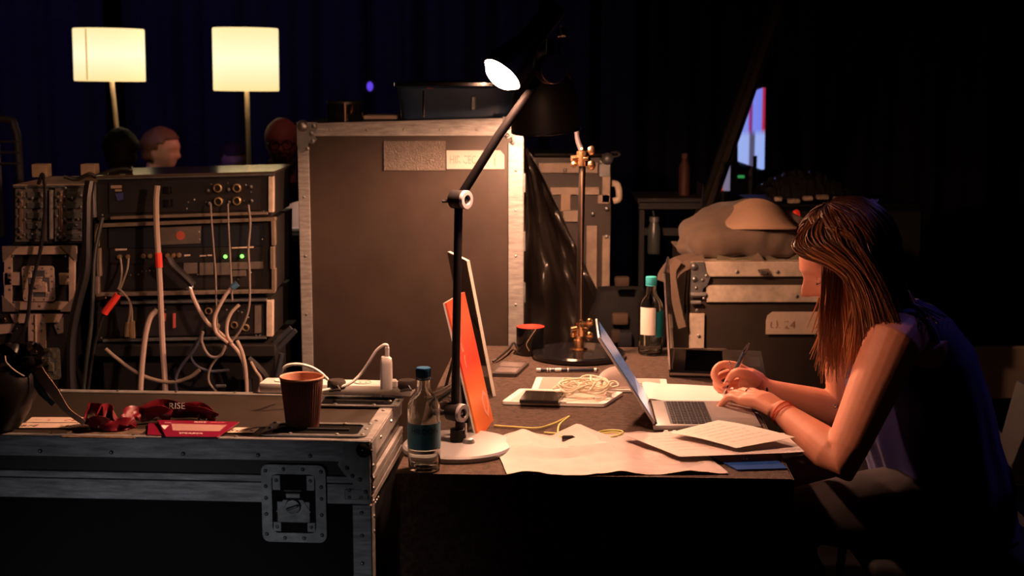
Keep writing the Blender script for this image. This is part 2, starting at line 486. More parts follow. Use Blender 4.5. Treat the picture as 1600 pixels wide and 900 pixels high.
def butterfly_latch(parent, mtx, w, h, plate_m, dish_m):
    """recessed twist latch: local x right, y up, z outwards"""
    pl = part('latch_plate', MB().prism(rrect(w, h, w * 0.11), 0.004, mtx, rrect(w * 0.68, h * 0.76, w * 0.09)), plate_m, parent)
    part('latch_dish', MB().prism(rrect(w * 0.70, h * 0.78, w * 0.09), 0.0015, mtx @ Matrix.Translation((0, 0, -0.0005))), dish_m, pl)
    k = mtx @ Matrix.Translation((0, 0, 0.001))
    body = MB()
    body.box((0, -h * 0.10, 0.004), (w * 0.52, h * 0.28, 0.006), 0.0015, k)
    body.prism([(-w * .27, -h * .10), (-w * .15, h * .06), (w * .15, h * .06), (w * .27, -h * .10)], 0.0085, k)
    part('latch_body', body, plate_m, pl)
    hook = MB()
    hook.box((0, h * 0.115, 0.006), (w * 0.24, h * 0.075, 0.008), 0.002, k)
    hook.box((0, h * 0.18, 0.005), (w * 0.29, h * 0.03, 0.010), 0.002, k)
    part('latch_hook', hook, plate_m, pl)
    tw = MB()
    tw.lathe([(0, 0.016), (w * .11, 0.015), (w * .125, 0.008), (w * .125, 0.0)], k @ Matrix.Translation((0, -h * .02, 0)), 18)
    tw.box((0, -h * .02, 0.018), (w * .20, h * .035, 0.007), 0.002, k @ Matrix.Translation((0, -h * .02, 0)) @ Matrix.Rotation(0.35, 4, 'Z') @ Matrix.Translation((0, h * .02, 0)))
    part('twist_knob', tw, plate_m, pl)
    for sx in (-1, 1):
        for cy in (0.27, -0.30):
            part('latch_tab', MB().box((sx * w * .265, h * cy, 0.002), (w * .13, h * .20 if cy > 0 else h * .13, 0.003), 0.001, k), plate_m, pl)
    rv = MB(); pts = []
    for sx in (-1, 1):
        for fy in (0.42, 0.22, 0.07, -0.14, -0.40): pts.append((sx * w * .43, h * fy, 0.004))
        pts.append((sx * w * .15, h * .445, 0.004)); pts.append((sx * w * .15, -h * .445, 0.004))
        pts.append((sx * w * .265, h * .30, 0.0035)); pts.append((sx * w * .265, -h * .30, 0.0035))
    nrm = mtx.to_3x3() @ Vector((0, 0, 1))
    rivets([mtx @ Vector(q) for q in pts], nrm, w * 0.032, rv, 8)
    part('rivets', rv, M['steel_dk'], pl, stuff=True)
    return pl

def handle_recess(parent, mtx, w, h, screws=True):
    """flush dish with a black well: local x right, y away, z up"""
    fr = part('handle_frame', MB().prism(rrect(w, h, 0.012), 0.003, mtx @ Matrix.Translation((0, 0, 0.0022)), rrect(w * 0.82, h * 0.76, 0.010)), M['steel_dk'], parent)
    well = MB().prism(rrect(w * 0.83, h * 0.77, 0.010), 0.001, mtx @ Matrix.Translation((0, 0, 0.0012)))
    part('handle_well', well, M['recess'], fr)
    g = MB().tube([mtx @ Vector((-w * .30, 0, 0.003)), mtx @ Vector((w * .30, 0, 0.003))], 0.004, 8)
    part('handle_grip', g, M['black'], fr)
    pts = [(fx * w, fy * h, 0.005) for fx in (-.46, -.22, .22, .46) for fy in (-.40, .40)] + [(-.46 * w, 0, .005), (.46 * w, 0, .005)]
    part('rivets', rivets([mtx @ Vector(q) for q in pts], mtx.to_3x3() @ Vector((0, 0, 1)), 0.0045), M['steel'], fr, stuff=True)

# ------------------------------------------------------------------ front flight case, the desk at the left
CX = Vector((-0.268, 2.612, 0)); CR = math.radians(-4.0)
fc = thing('flight_case', 'long black flight case with scuffed aluminium edging in the left foreground', 'flight case', CX, CR)
FCM = Matrix.Translation(CX) @ Matrix.Rotation(CR, 4, 'Z')
L_, D_, H0, H1 = 1.18, 0.395, 0.11, 0.84
def fb(c0, c1, bev=0.0):     # box between two local corners
    c0 = Vector(c0); c1 = Vector(c1)
    return ((c0 + c1) / 2, tuple(abs(v) for v in (c1 - c0)), bev)
def fcbox(mb, c0, c1, bev=0.0):
    c, s, b = fb(c0, c1, bev); return mb.box(c, s, b)
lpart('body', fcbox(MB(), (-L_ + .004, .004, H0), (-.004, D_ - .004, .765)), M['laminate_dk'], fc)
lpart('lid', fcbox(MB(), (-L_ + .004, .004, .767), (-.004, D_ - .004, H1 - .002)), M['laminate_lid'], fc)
def L_rail(name, c0, c1, m='alu_h', bev=0.0015): return lpart(name, fcbox(MB(), c0, c1, bev), M[m], fc)
fr_top = L_rail('edge_rail', (-L_, 0, H1 - .042), (-.03, .004, H1 - .0005))
L_rail('edge_rail', (-L_, 0, H1 - .002), (-.0, .014, H1 + .001))
L_rail('edge_rail', (-L_, D_ - .022, H1 - .003), (-.0, D_, H1 + .0015), 'alu')
L_rail('edge_rail', (-.026, 0.012, H1 - .003), (.002, D_ - .02, H1 + .0015), 'alu')
L_rail('lid_rail', (-L_, -.002, .757), (-.0, .004, .771))
L_rail('body_rail', (-L_, -.001, .716), (-.0, .004, .756))
L_rail('corner_rail', (-.036, -.0005, H0), (.001, .004, .715))
# right-hand side: panels and extrusions that run into depth
L_rail('edge_rail', (-.004, .03, H1 - .042), (.002, D_, H1 - .004), 'alu')
L_rail('lid_rail', (-.004, .01, .757), (.004, D_, .771), 'alu')
L_rail('body_rail', (-.004, .01, .735), (.003, D_, .755), 'alu')
L_rail('body_rail', (-.004, .01, .716), (.002, D_, .731), 'alu')
L_rail('corner_rail', (-.004, .0, H0), (.0015, .036, .715), 'alu')
L_rail('edge_rail', (-L_, -.001, H0), (0, .004, H0 + .036))
# corner bracket with its ball
cb = MB()
P2 = [(-.062, -.046), (-.048, -.066), (-.034, -.078), (-.030, -.105), (.0, -.105), (.0, .0), (-.05, .0), (-.052, -.022)]
cb.prism([(x, z) for x, z in P2], 0.003, Matrix(((1, 0, 0, 0), (0, 0, -1, -.0005), (0, 1, 0, H1), (0, 0, 0, 1))))
cb.box((-.005, .028, H1 - .035), (.016, .05, .066), 0.002)
cbo = lpart('corner_bracket', cb, M['steel_dk'], fc)
lpart('ball_corner', MB().ball((-.012, .004, H1 - .017), .0165, 18), M['black_gloss'], cbo)
lpart('rivets', rivets([(-.044, -.004, H1 - .052), (-.034, -.004, H1 - .067), (-.02, -.004, H1 - .074), (-.009, -.004, H1 - .098)], (0, -1, 0), .0045), M['steel_dk'], cbo, stuff=True)
lpart('joint_plate', MB().box((-.027, -.0025, .736), (.045, .003, .020), .001), M['steel_dk'], fc)
rv = MB()
rivets([(x, -.0015, H1 - .031) for x in (-.115, -.215, -.36, -.50, -.64, -.78, -.92)], (0, -1, 0), .0042, rv)
rivets([(-.040, -.003, .731), (-.018, -.003, .731), (-.040, -.003, .744), (-.018, -.002, .700), (-.018, -.002, .655), (-.018, -.002, .60)], (0, -1, 0), .004, rv)
rivets([(-.10 - .13 * k, D_ - .012, H1 + .0015) for k in range(8)], (0, 0, 1), .0045, rv)
rivets([(-.013, .07 + .085 * k, H1 + .0015) for k in range(4)], (0, 0, 1), .0045, rv)
rivets([(-.26, .012, H1 + .001), (-.46, .012, H1 + .001), (-.62, .012, H1 + .001), (-.74, .012, H1 + .001)], (0, 0, 1), .0038, rv)
rivets([(.003, .03 + .018 * k, .71 - .0 * k) for k in range(3)] + [(.0035, .012, z) for z in (.79, .765, .745, .72, .69, .66)] + [(.0025, .11, .82), (.0025, .24, .82)], (1, 0, 0), .004, rv)
lpart('rivets', rv, M['steel'], fc, stuff=True)
# butterfly latch on the front
lc = Vector((-.1375, -.003, .715))
lm = FCM @ Matrix(((1, 0, 0, lc.x), (0, 0, -1, lc.y), (0, 1, 0, lc.z), (0, 0, 0, 1)))
q = Yp(460, 786, 2.62); ql = FCM.inverted() @ q
lm = FCM @ Matrix(((1, 0, 0, ql.x), (0, 0, -1, -.003), (0, 1, 0, ql.z), (0, 0, 0, 1)))
butterfly_latch(fc, lm, .124, .152, M['steel_dk'], M['laminate_dk'])
# recessed handles in the lid
q = FCM.inverted() @ Zp(487, 680, H1)
handle_recess(fc, FCM @ Matrix.Translation((q.x + .006, .068, H1)), .205, .104)
q = FCM.inverted() @ Zp(560, 629, H1)
handle_recess(fc, FCM @ Matrix.Translation((q.x, q.y - .004, H1)), .185, .096)
# paper tape labels
def tape_on(px0, py0, px1, py1, z, skew, name='tape_label'):
    a = FCM.inverted() @ Zp(px0, py1, z); b = FCM.inverted() @ Zp(px1, py0, z)
    return a, b
def tape_label(x0, x1, yb, yt, sk, txt, size, ink, zz=H1 + .0004):
    """sheet given by photo corners of its near and far edges, lying on the lid"""
    P = [FCM.inverted() @ Zp(x0, yb, H1), FCM.inverted() @ Zp(x1, yb, H1), FCM.inverted() @ Zp(x1 + sk, yt, H1), FCM.inverted() @ Zp(x0 + sk, yt, H1)]
    V = [Vector((p.x, p.y, zz)) for p in P] + [Vector((p.x, p.y, zz + .0005)) for p in P]
    tp = lpart('tape_label', MB().add(V, [(3, 2, 1, 0), (4, 5, 6, 7), (0, 1, 5, 4), (1, 2, 6, 5), (2, 3, 7, 6), (3, 0, 4, 7)]), M['tape'], fc)
    o = V[4] * .94 + V[5] * .06; o = o * .78 + (V[7] * .94 + V[6] * .06) * .22 + Vector((0, 0, .0002))
    text_part('lettering', txt, size, FCM @ xyz_matrix(o, V[5] - V[4], V[7] - V[4]), ink, tp, jitter=0.0012, shear=0.2, space=1.15)
tape_label(22, 132, 669, 661.5, 8, 'BFE      340', .019, M['ink_dark'])
tape_label(40, 128, 660.5, 652.5, 10, 'E2D    CEE', .019, M['ink_red'])
tape_label(352, 396, 676.5, 668.5, 10, 'Stick', .022, M['ink_dark'])
# gritty worn patch on the lid
q0 = FCM.inverted() @ Zp(95, 683, H1); q1 = FCM.inverted() @ Zp(228, 671, H1)
lpart('worn_patch', fcbox(MB(), (q0.x, q0.y, H1 - .001), (q1.x, q1.y, H1 + .0006)), mat('worn_wood', (.20, .13, .08), .9, var=.8, vscale=120, bump=.6, bscale=200, stretch=(.4, 1, 1)), fc)
for (x, y) in ((-.08, .06), (-1.1, .06), (-.08, .33), (-1.1, .33)):
    w = MB().lathe([(0, -.018), (.045, -.018), (.05, -.012), (.05, .012), (.045, .018), (0, .018)], Matrix.Translation((x, y, .05)) @ Matrix.Rotation(math.pi / 2, 4, 'Y'), 18)
    co = lpart('caster', w, M['black'], fc)
    lpart('caster_fork', MB().box((x, y, .085), (.052, .05, .055), .004), M['steel_dk'], co)

# ------------------------------------------------------------------ tall flight case behind
YT = 4.30
A = Yp(473, 600, YT); B = Yp(817, 600, YT)
xl, xr = A.x, B.x
ztl = Yp(500, 193, YT).z; ztr = Yp(800, 184, YT).z
tc = thing('tall_flight_case', 'tall grey-brown flight case standing upright behind the desk', 'flight case', ((xl + xr) / 2, YT, 0))
part('body', MB().box(((xl + xr) / 2, YT + .305, .12 + (ztl - .135) / 2), (xr - xl - .006, .60, ztl - .135)), M['laminate'], tc)
rw = .040
def tall_rail(c0, c1, bev=.0015): 
    c, s, b = fb(c0, c1, bev); return part('edge_rail', MB().box(c, s, b), M['alu'], tc)
tall_rail((xl, YT - .004, .12), (xl + .034, YT + .02, ztl - .07))
tall_rail((xr - .045, YT - .004, .12), (xr, YT + .02, ztr - .075))
# the top rail, its lid edge rising a little to the right
zb = Yp(640, 212.5, YT).z
V = [Vector((x, y, z)) for (x, y, z) in ((xl + .02, YT - .005, zb), (xr - .01, YT - .005, zb + .002), (xr - .01, YT - .005, ztr), (xl + .02, YT - .005, ztl))]
V += [v + Vector((0, .03, 0)) for v in V]
part('edge_rail', MB().add(V, [(0, 1, 2, 3), (7, 6, 5, 4), (0, 4, 5, 1), (1, 5, 6, 2), (2, 6, 7, 3), (3, 7, 4, 0)]), M['alu'], tc)
tall_rail((xl, YT - .004, .12), (xr, YT + .02, .16))
top = [Vector((xl + .003, YT, ztl - .012)), Vector((xr - .003, YT, ztr - .012)), Vector((xr - .003, YT + .60, ztr - .012)), Vector((xl + .003, YT + .60, ztl - .012))]
top += [v + Vector((0, 0, .011)) for v in top]
part('top_panel', MB().add(top, [(3, 2, 1, 0), (4, 5, 6, 7), (0, 1, 5, 4), (1, 2, 6, 5), (2, 3, 7, 6), (3, 0, 4, 7)]), M['laminate'], tc)
tall_rail((xr - .004, YT, .12), (xr + .002, YT + .03, ztr - .06))
for side, zt in ((1, ztl), (-1, ztr)):
    ex = xl if side == 1 else xr
    poly = [(0, 0), (.062, 0), (.062, -.020), (.050, -.036), (.060, -.052), (.046, -.066), (.034, -.060), (.030, -.085), (.010, -.095), (0, -.070)]
    poly = [(side * x, z) for x, z in poly]
    if side == -1: poly = poly[::-1]
    m_ = Matrix(((1, 0, 0, ex), (0, 0, -1, YT - .0045), (0, 1, 0, zt + .004), (0, 0, 0, 1)))
    c = part('corner_bracket', MB().prism(poly, .003, m_), M['steel_dk'], tc)
    part('ball_corner', MB().ball((ex + side * .018, YT + .002, zt - .008), .019, 16), M['steel'], c)
    part('rivets', rivets([(ex + side * x, YT - .008, zt + z) for x, z in ((.044, -.030), (.048, -.052), (.032, -.075), (.052, -.008))], (0, -1, 0), .007), M['steel'], c, stuff=True)
rv = MB()
rivets([(xl + .017, YT - .004, z) for z in (1.16, .98, .80, .62)] + [(xr - .022, YT - .004, z) for z in (1.24, 1.12, .98, .83, .70)], (0, -1, 0), .0045, rv)
rivets([(xl + .10 + .11 * k, YT - .005, (zb + ztl) / 2) for k in range(6)], (0, -1, 0), .0045, rv)
part('rivets', rv, M['steel'], tc, stuff=True)
a = Yp(600, 268, YT); b = Yp(696, 206, YT)
part('clear_tape', MB().box(((a.x + b.x) / 2, YT - .0012, (a.z + b.z) / 2 - .012), (b.x - a.x, .0015, b.z - a.z - .03), .0005), mat('clear_tape', (.12, .10, .085), .24, bump=.5, bscale=260, var=.2, vscale=60, coat=.3), tc, 'shiny patch of clear tape')
a = Yp(698, 264, YT); b = Yp(788, 235, YT)
lw, lh = b.x - a.x, b.z - a.z
lm = Matrix(((1, 0, 0, a.x), (0, 0, -1, YT - .0009), (0, 1, 0, a.z), (0, 0, 0, 1)))
lb = part('tape_label', MB().prism([(0, 0), (lw, 0), (lw, lh * .75), (lw * .93, lh), (0, lh)], .001, lm), M['tape_wh'], tc, 'pale tape label with faded red writing')
text_part('lettering', 'HIR CEC', .036, lm @ Matrix.Translation((.008, .016, .0012)) @ Matrix.Diagonal((.60, 1, 1, 1)), M['ink_pink'], lb, jitter=.001)
text_part('lettering', '1', .036, lm @ Matrix.Translation((lw * .78, .010, .0012)), M['ink_pink'], lb)
# hinges and rivets down the right-hand side
hs = MB()
for z in (1.20, 1.02, .86): hs.box((xr + .004, YT + .05, z), (.008, .04, .06), .002)
part('hinges', hs, M['steel_dk'], tc)
for x in (xl + .08, xr - .08):
    for y in (YT + .08, YT + .52):
        w = MB().lathe([(0, -.018), (.05, -.018), (.055, -.012), (.055, .012), (.05, .018), (0, .018)], Matrix.Translation((x, y, .055)) @ Matrix.Rotation(math.pi / 2, 4, 'Y'), 18)
        co = part('caster', w, M['black'], tc)
        part('caster_fork', MB().box((x, y, .095), (.055, .05, .05), .004), M['steel_dk'], co)

def top_z(x): return ztl + (ztr - ztl) * (x - xl) / (xr - xl) - .001
# black can and blue crate on top
a = Yp(511, 187, YT + .12); b = Yp(567, 157, YT + .12)
cx = (a.x + b.x) / 2; r = (b.x - a.x) / 2; zz = top_z(cx); hh = b.z - zz
t = thing('black_can', 'black cylindrical can with a copper line, on the tall case', 'can', (cx, YT + .12, zz))
part('body', MB().lathe([(0, 0), (r * .98, 0), (r, .003), (r, hh - .008), (r * .97, hh - .006)], Matrix.Translation((cx, YT + .12, zz)), 32), M['black_gloss'], t)
part('lid', MB().lathe([(0, hh), (r * .96, hh), (r * 1.01, hh - .003), (r * 1.01, hh - .01), (r, hh - .01)], Matrix.Translation((cx, YT + .12, zz)), 32), M['black'], t)
part('copper_line', MB().box((cx + r * .12, YT + .12 - r * .993, zz + hh * .47), (.005, .003, hh * .9), .001), mat('copper_line', (.75, .42, .22), .35, metal=.6, emit=None), t)
y0 = YT + .10
a = Yp(618, 186, y0); b = Yp(806, 126, y0)
zz = top_z(a.x + .1); w = b.x - a.x; h = b.z - zz
M['blue_crate'] = mat('crate_blue', (.045, .085, .16), .25, var=.2, vscale=8, spec=.6)
t = thing('storage_crate', 'dark blue plastic storage crate with lid lying on the tall case', 'crate', ((a.x + b.x) / 2, y0 + .17, zz))
cc = Vector(((a.x + b.x) / 2, y0 + .17, zz))
part('box', MB().loft([(cc + Vector((0, 0, 0)), (w * .47, 0, 0), (0, .165, 0)), (cc + Vector((0, 0, h * .8)), (w * .5, 0, 0), (0, .175, 0)), (cc + Vector((0, 0, h * .86)), (w * .515, 0, 0), (0, .185, 0))], 40, power=7), M['blue_crate'], t)
part('lid', MB().loft([(cc + Vector((0, 0, h * .865)), (w * .525, 0, 0), (0, .19, 0)), (cc + Vector((0, 0, h * .95)), (w * .525, 0, 0), (0, .19, 0)), (cc + Vector((0, 0, h)), (w * .49, 0, 0), (0, .17, 0))], 40, power=7), M['black_gloss'], t)
e = Yp(662, 160, y0)
part('corner_strip', MB().tube([(e.x, y0 - .002, zz + .006), (e.x, y0 - .006, zz + h * .75)], .0035, 8), M['chrome'], t)
q = Yp(740, 160, y0)
part('clip', MB().box((q.x, y0 - .006, zz + h * .42), (.016, .012, h * .36), .003), M['steel_dk'], t)
c2 = MB(); c2.box((e.x + .02, y0 - .004, zz + h * .82), (.022, .008, .008), .002)
part('red_tag', c2, mat('tag_red', (.25, .04, .04), .5), t)
a = Yp(571, 189, YT + .3); b = Yp(640, 182, YT + .3)
single('cardboard_sheet', MB().box(((a.x + b.x) / 2, YT + .33, top_z(a.x + .05) + .007), (b.x - a.x, .16, .012), .001), M['tape'], 'flat tan cardboard piece between black can and blue crate', 'cardboard', loc=((a.x + b.x) / 2, YT + .33, top_z(a.x + .05) + .001))

# ================================================================== equipment racks at the left
YR = 4.10
def bar(mb, a, b, w, d, y=None, bev=.0012):
    """a flat bar from photo point a to b on the plane y, w metres high, d metres deep (front face at y)"""
    y = YR if y is None else y
    A_ = Yp(a[0], a[1], y); B_ = Yp(b[0], b[1], y)
    ln = (B_ - A_).length
    m = xyz_matrix((A_ + B_) / 2 + Vector((0, d / 2, 0)), B_ - A_, Vector((0, 1, 0)))
    return mb.box((0, 0, 0), (ln, d, w), bev, m)
def slab(mb, TL, TR, BR, BL, d, y=None):
    y = YR if y is None else y
    V = [Yp(*p_, y) for p_ in (TL, TR, BR, BL)]
    V += [v + Vector((0, d, 0)) for v in V]
    return mb.add(V, [(0, 1, 2, 3), (7, 6, 5, 4), (0, 4, 5, 1), (1, 5, 6, 2), (2, 6, 7, 3), (3, 7, 4, 0)])
def dots(pts, y, r, n=7): return rivets([Yp(*p_, y) for p_ in pts], (0, -1, 0), r, None, n)
PX = YR / F            # metres per photo pixel there, roughly

M['rack_black'] = mat('rack_black', (.020, .018, .018), .5, var=.3, vscale=14)
M['rack_panel'] = mat('rack_panel', (.026, .024, .026), .4, var=.3, vscale=18, bump=.04)
M['rack_rail'] = mat('rack_rail_bronze', (.34, .27, .21), .4, metal=.4, var=.3, vscale=20)
M['rack_top'] = mat('rack_top_metal', (.26, .19, .135), .13, metal=.6, var=.15, vscale=8)
M['led_green'] = mat('led_green', (.1, .5, .1), .4, emit=(.22, 1.0, .12), estr=2.2)
M['red_tape'] = mat('red_tape', (.75, .05, .03), .5)
M['grey_blank'] = mat('grey_label_panel', (.15, .125, .11), .55, var=.25, vscale=30)

# --- top rack unit
o = Yp(290, 338, YR)
ra = thing('rack_unit', 'uppermost black rack amplifier with four round sockets and shiny top', 'rack unit', (o.x, YR, o.z))
slabA = MB(); slab(slabA, (152, 277), (427, 270), (424, 338), (153, 344), .34, YR + .012); part('body', slabA, M['rack_black'], ra)
tp = [Yp(150, 278, YR), Yp(428, 271, YR)]; tp += [tp[1] + Vector((0, .36, 0)), tp[0] + Vector((0, .36, 0))]
tp += [v + Vector((0, 0, .006)) for v in tp]
part('top_plate', MB().add(tp, [(3, 2, 1, 0), (4, 5, 6, 7), (0, 1, 5, 4), (1, 2, 6, 5), (2, 3, 7, 6), (3, 0, 4, 7)]), M['rack_top'], ra)
part('top_rail', bar(MB(), (150, 279), (428, 272), .008, .02), M['steel_dk'], ra)
part('bottom_rail', bar(MB(), (172, 341), (418, 333), .0085, .02), M['rack_rail'], ra)
s = MB(); bar(s, (423, 276), (423, 332), .014, .03); part('side_rail', s, M['alu_br'], ra)
s = MB(); bar(s, (146, 285), (147, 340), .010, .03); part('side_rail', s, M['steel_dk'], ra)
fp = MB(); slab(fp, (170, 285), (408, 279), (406, 328), (171, 333), .01, YR + .006); fpo = part('front_panel', fp, M['rack_panel'], ra)
for k, (x, y) in enumerate(((340, 294), (370, 294), (341, 315), (370, 314))):
    c = Yp(x, y, YR)
    m = Matrix.Translation(c) @ Matrix.Rotation(math.pi / 2, 4, 'X')
    so = part('socket', MB().lathe([(.0125, -.006), (.0125, .004), (.0095, .005), (.0085, .002), (.0085, -.006)], m, 20, close=True), M['gold_ring'], ra)
    part('socket_core', MB().lathe([(0, .001), (.0086, .001), (.0086, -.004), (0, -.004)], m, 16), M['black'], so)
kb = MB()
for x, y in ((325, 298), (327, 318), (357, 296), (358, 316), (392, 292), (393, 314)): kb.ball(Yp(x, y, YR), .0055, 8, (1, 1, 1))
part('small_knobs', kb, M['steel_dk'], ra, stuff=True)
part('screws', dots([(330, 288), (356, 286), (384, 289), (392, 300), (322, 316), (348, 312), (381, 314), (408, 331), (412, 330), (292, 326), (294, 316), (160, 336), (304, 312)], YR, .0024), M['steel'], ra, stuff=True)
b_ = MB(); slab(b_, (255, 292), (268, 291), (268, 302), (255, 303), .006, YR); slab(b_, (256, 312), (270, 311), (270, 323), (256, 324), .006, YR)
part('push_buttons', b_, M['black_gloss'], fpo)
b_ = MB(); slab(b_, (173, 290), (190, 289.5), (190, 294), (173, 294.5), .003, YR + .004); slab(b_, (180, 296), (190, 296), (190, 299), (180, 299), .003, YR + .004)
part('badge', b_, M['tan_wood'], fpo)
b_ = MB(); slab(b_, (180, 303), (192, 301), (192, 312), (184, 314), .004, YR + .003); part('blue_plug', b_, mat('plug_blue', (.05, .06, .22), .5), fpo)

# --- middle rack
o = Yp(290, 461, YR)
rb = thing('rack_unit', 'middle rack with copper coloured frame, mixer and two green lights', 'rack unit', (o.x, YR, o.z))
s = MB(); slab(s, (152, 352), (427, 343), (427, 455), (152, 461), .36, YR + .02); part('body', s, M['rack_black'], rb)
for a, b2, w in (((148, 353), (430, 342.5), .0105), ((150, 461), (429, 455.5), .0105)):
    part('frame_rail', bar(MB(), a, b2, w, .03), M['rack_rail'], rb)
for a, b2 in (((150, 352), (150, 386)), ((153, 388), (154, 432)), ((151, 432), (151, 461)), ((426, 344), (427, 384)), ((425, 386), (425, 420)), ((427, 420), (427, 456))):
    part('frame_post', bar(MB(), a, b2, .0105, .03), M['rack_rail'], rb)
s = MB(); slab(s, (170, 357), (412, 350), (412, 384), (170, 388), .01, YR + .012); part('blank_panel', s, mat('rack_blue_black', (.018, .022, .030), .35), rb)
s = MB(); slab(s, (248, 356), (314, 353), (313, 380), (247, 383), .002, YR + .009)
tp_ = part('tape_patch', s, M['grey_blank'], rb, 'dull grey tape patch')
c = Yp(282, 368, YR + .008); part('red_mark', MB().lathe([(0, 0), (.013, 0), (.013, .001), (0, .001)], Matrix.Translation(c) @ Matrix.Rotation(math.pi / 2, 4, 'X'), 14), M['ink_red'], tp_)
s = MB(); slab(s, (172, 389), (408, 385), (408, 408), (172, 412), .01, YR + .012); mx = part('mixer_panel', s, M['rack_panel'], rb)
s = MB(); slab(s, (172, 412), (408, 408), (410, 448), (172, 452), .01, YR + .016); part('lower_panel', s, M['rack_black'], rb)
cs = MB()
for x, y in ((187, 401), (200, 401), (224, 400), (235, 400), (247, 399.5), (262, 399), (272, 399), (280, 398.5)):
    cs.lathe([(0, .008), (.006, .007), (.0068, 0), (0, 0)], Matrix.Translation(Yp(x, y, YR + .01)) @ Matrix.Rotation(math.pi / 2, 4, 'X'), 10)
part('jack_sockets', cs, M['gold_ring'], rb, stuff=True)
for x in (352, 378): part('green_light', MB().ball(Yp(x, 401 if x < 360 else 400.5, YR + .006), .0058, 10), M['led_green'], rb)
s = MB(); slab(s, (180, 389), (198, 388.5), (198, 391), (180, 391.5), .002, YR + .010); slab(s, (288, 398), (297, 397.5), (297, 400), (288, 400.5), .002, YR + .01)
slab(s, (362, 386.5), (396, 385), (396, 387.5), (362, 388.5), .002, YR + .01); slab(s, (312, 399), (322, 398.5), (322, 400.5), (312, 401), .002, YR + .01); slab(s, (324, 398), (331, 398), (331, 400), (324, 400), .002, YR + .01)
part('printed_marks', s, M['tape'], rb, stuff=True)
for q in (((287, 411), (308, 410.5), (308, 427), (287, 428)), ((312, 411), (333, 410), (333, 429), (312, 430)), ((337, 411), (359, 410), (359, 429), (337, 430)), ((362, 410), (411, 408.5), (411, 420), (362, 421)), ((363, 423), (384, 422), (384, 431), (363, 432))):
    s = MB(); slab(s, *q, .008, YR + .010); part('grey_socket_block', s, M['grey_blank'], rb)
part('screws', dots([(311, 362), (312, 374), (410, 374), (222, 424), (228, 424), (234, 423), (240, 423), (280, 422), (204, 430), (216, 429), (190, 424), (392, 426), (372, 436), (309, 429)], YR + .004, .0024), M['steel'], rb, stuff=True)

# --- lower rack
o = Yp(290, 533, YR)
rc = thing('rack_unit', 'lowest black rack behind the tangle of hanging cables', 'rack unit', (o.x, YR, o.z))
s = MB(); slab(s, (152, 470), (424, 464), (424, 527), (152, 533), .36, YR + .02); part('body', s, M['rack_black'], rc)
part('frame_rail', bar(MB(), (188, 474), (416, 469), .007, .03), M['steel_dk'], rc)
part('frame_rail', bar(MB(), (160, 533), (416, 528), .007, .03), M['steel_dk'], rc)
part('side_rail', bar(MB(), (421, 470), (421, 526), .018, .03), M['alu_br'], rc)
part('corner_hook', bar(MB(), (150, 467), (165, 464), .012, .02), M['brass'], rc)
s = MB(); slab(s, (180, 480), (400, 475), (398, 522), (180, 526), .01, YR + .012); part('front_panel', s, M['rack_panel'], rc)
s = MB(); slab(s, (398, 478), (408, 477), (408, 520), (398, 521), .012, YR + .004); part('side_panel', s, M['grey_blank'], rc)
for x, y in ((366, 508), (384, 512), (326, 486), (338, 510)):
    m = Matrix.Translation(Yp(x, y, YR + .008)) @ Matrix.Rotation(math.pi / 2, 4, 'X')
    part('socket', MB().lathe([(.0105, -.004), (.0105, .004), (.008, .005), (.0075, .002), (.0075, -.004)], m, 16, close=True), M['gold_ring'], rc)
part('screws', dots([(244, 484), (258, 484), (354, 484), (372, 486), (378, 488), (388, 496), (387, 510), (340, 526), (400, 524), (406, 524), (158, 528), (168, 532)], YR + .004, .0028), M['steel'], rc, stuff=True)
s = MB(); slab(s, (270, 490), (274, 490), (274, 512), (270, 513), .004, YR + .008); slab(s, (256, 490), (259, 490), (258, 502), (256, 502), .004, YR + .008)
part('red_marks', s, M['ink_red'], rc, stuff=True)

# --- the wheeled trolley that carries them
zt = Yp(290, 535, YR).z - .002
xa = Yp(150, 540, YR).x; xb = Yp(432, 540, YR).x
tr = thing('equipment_trolley', 'dark wheeled trolley beneath the stack of rack units', 'trolley', ((xa + xb) / 2, YR + .2, 0))
part('deck', MB().box(((xa + xb) / 2, YR + .2, zt - .02), (xb - xa, .44, .035), .003), M['rack_black'], tr)
part('body', MB().box(((xa + xb) / 2, YR + .22, (zt - .04 + .12) / 2 + .0), (xb - xa - .02, .40, zt - .16), .004), M['rack_black'], tr)
for x in (xa + .06, xb - .06):
    for y in (YR + .05, YR + .36):
        part('wheel', MB().lathe([(0, -.015), (.055, -.015), (.06, -.01), (.06, .01), (.055, .015), (0, .015)], Matrix.Translation((x, y, .06)) @ Matrix.Rotation(math.pi / 2, 4, 'Y'), 18), M['black'], tr)
        part('wheel_fork', MB().box((x, y, .11), (.05, .04, .03), .003), M['steel_dk'], tr)

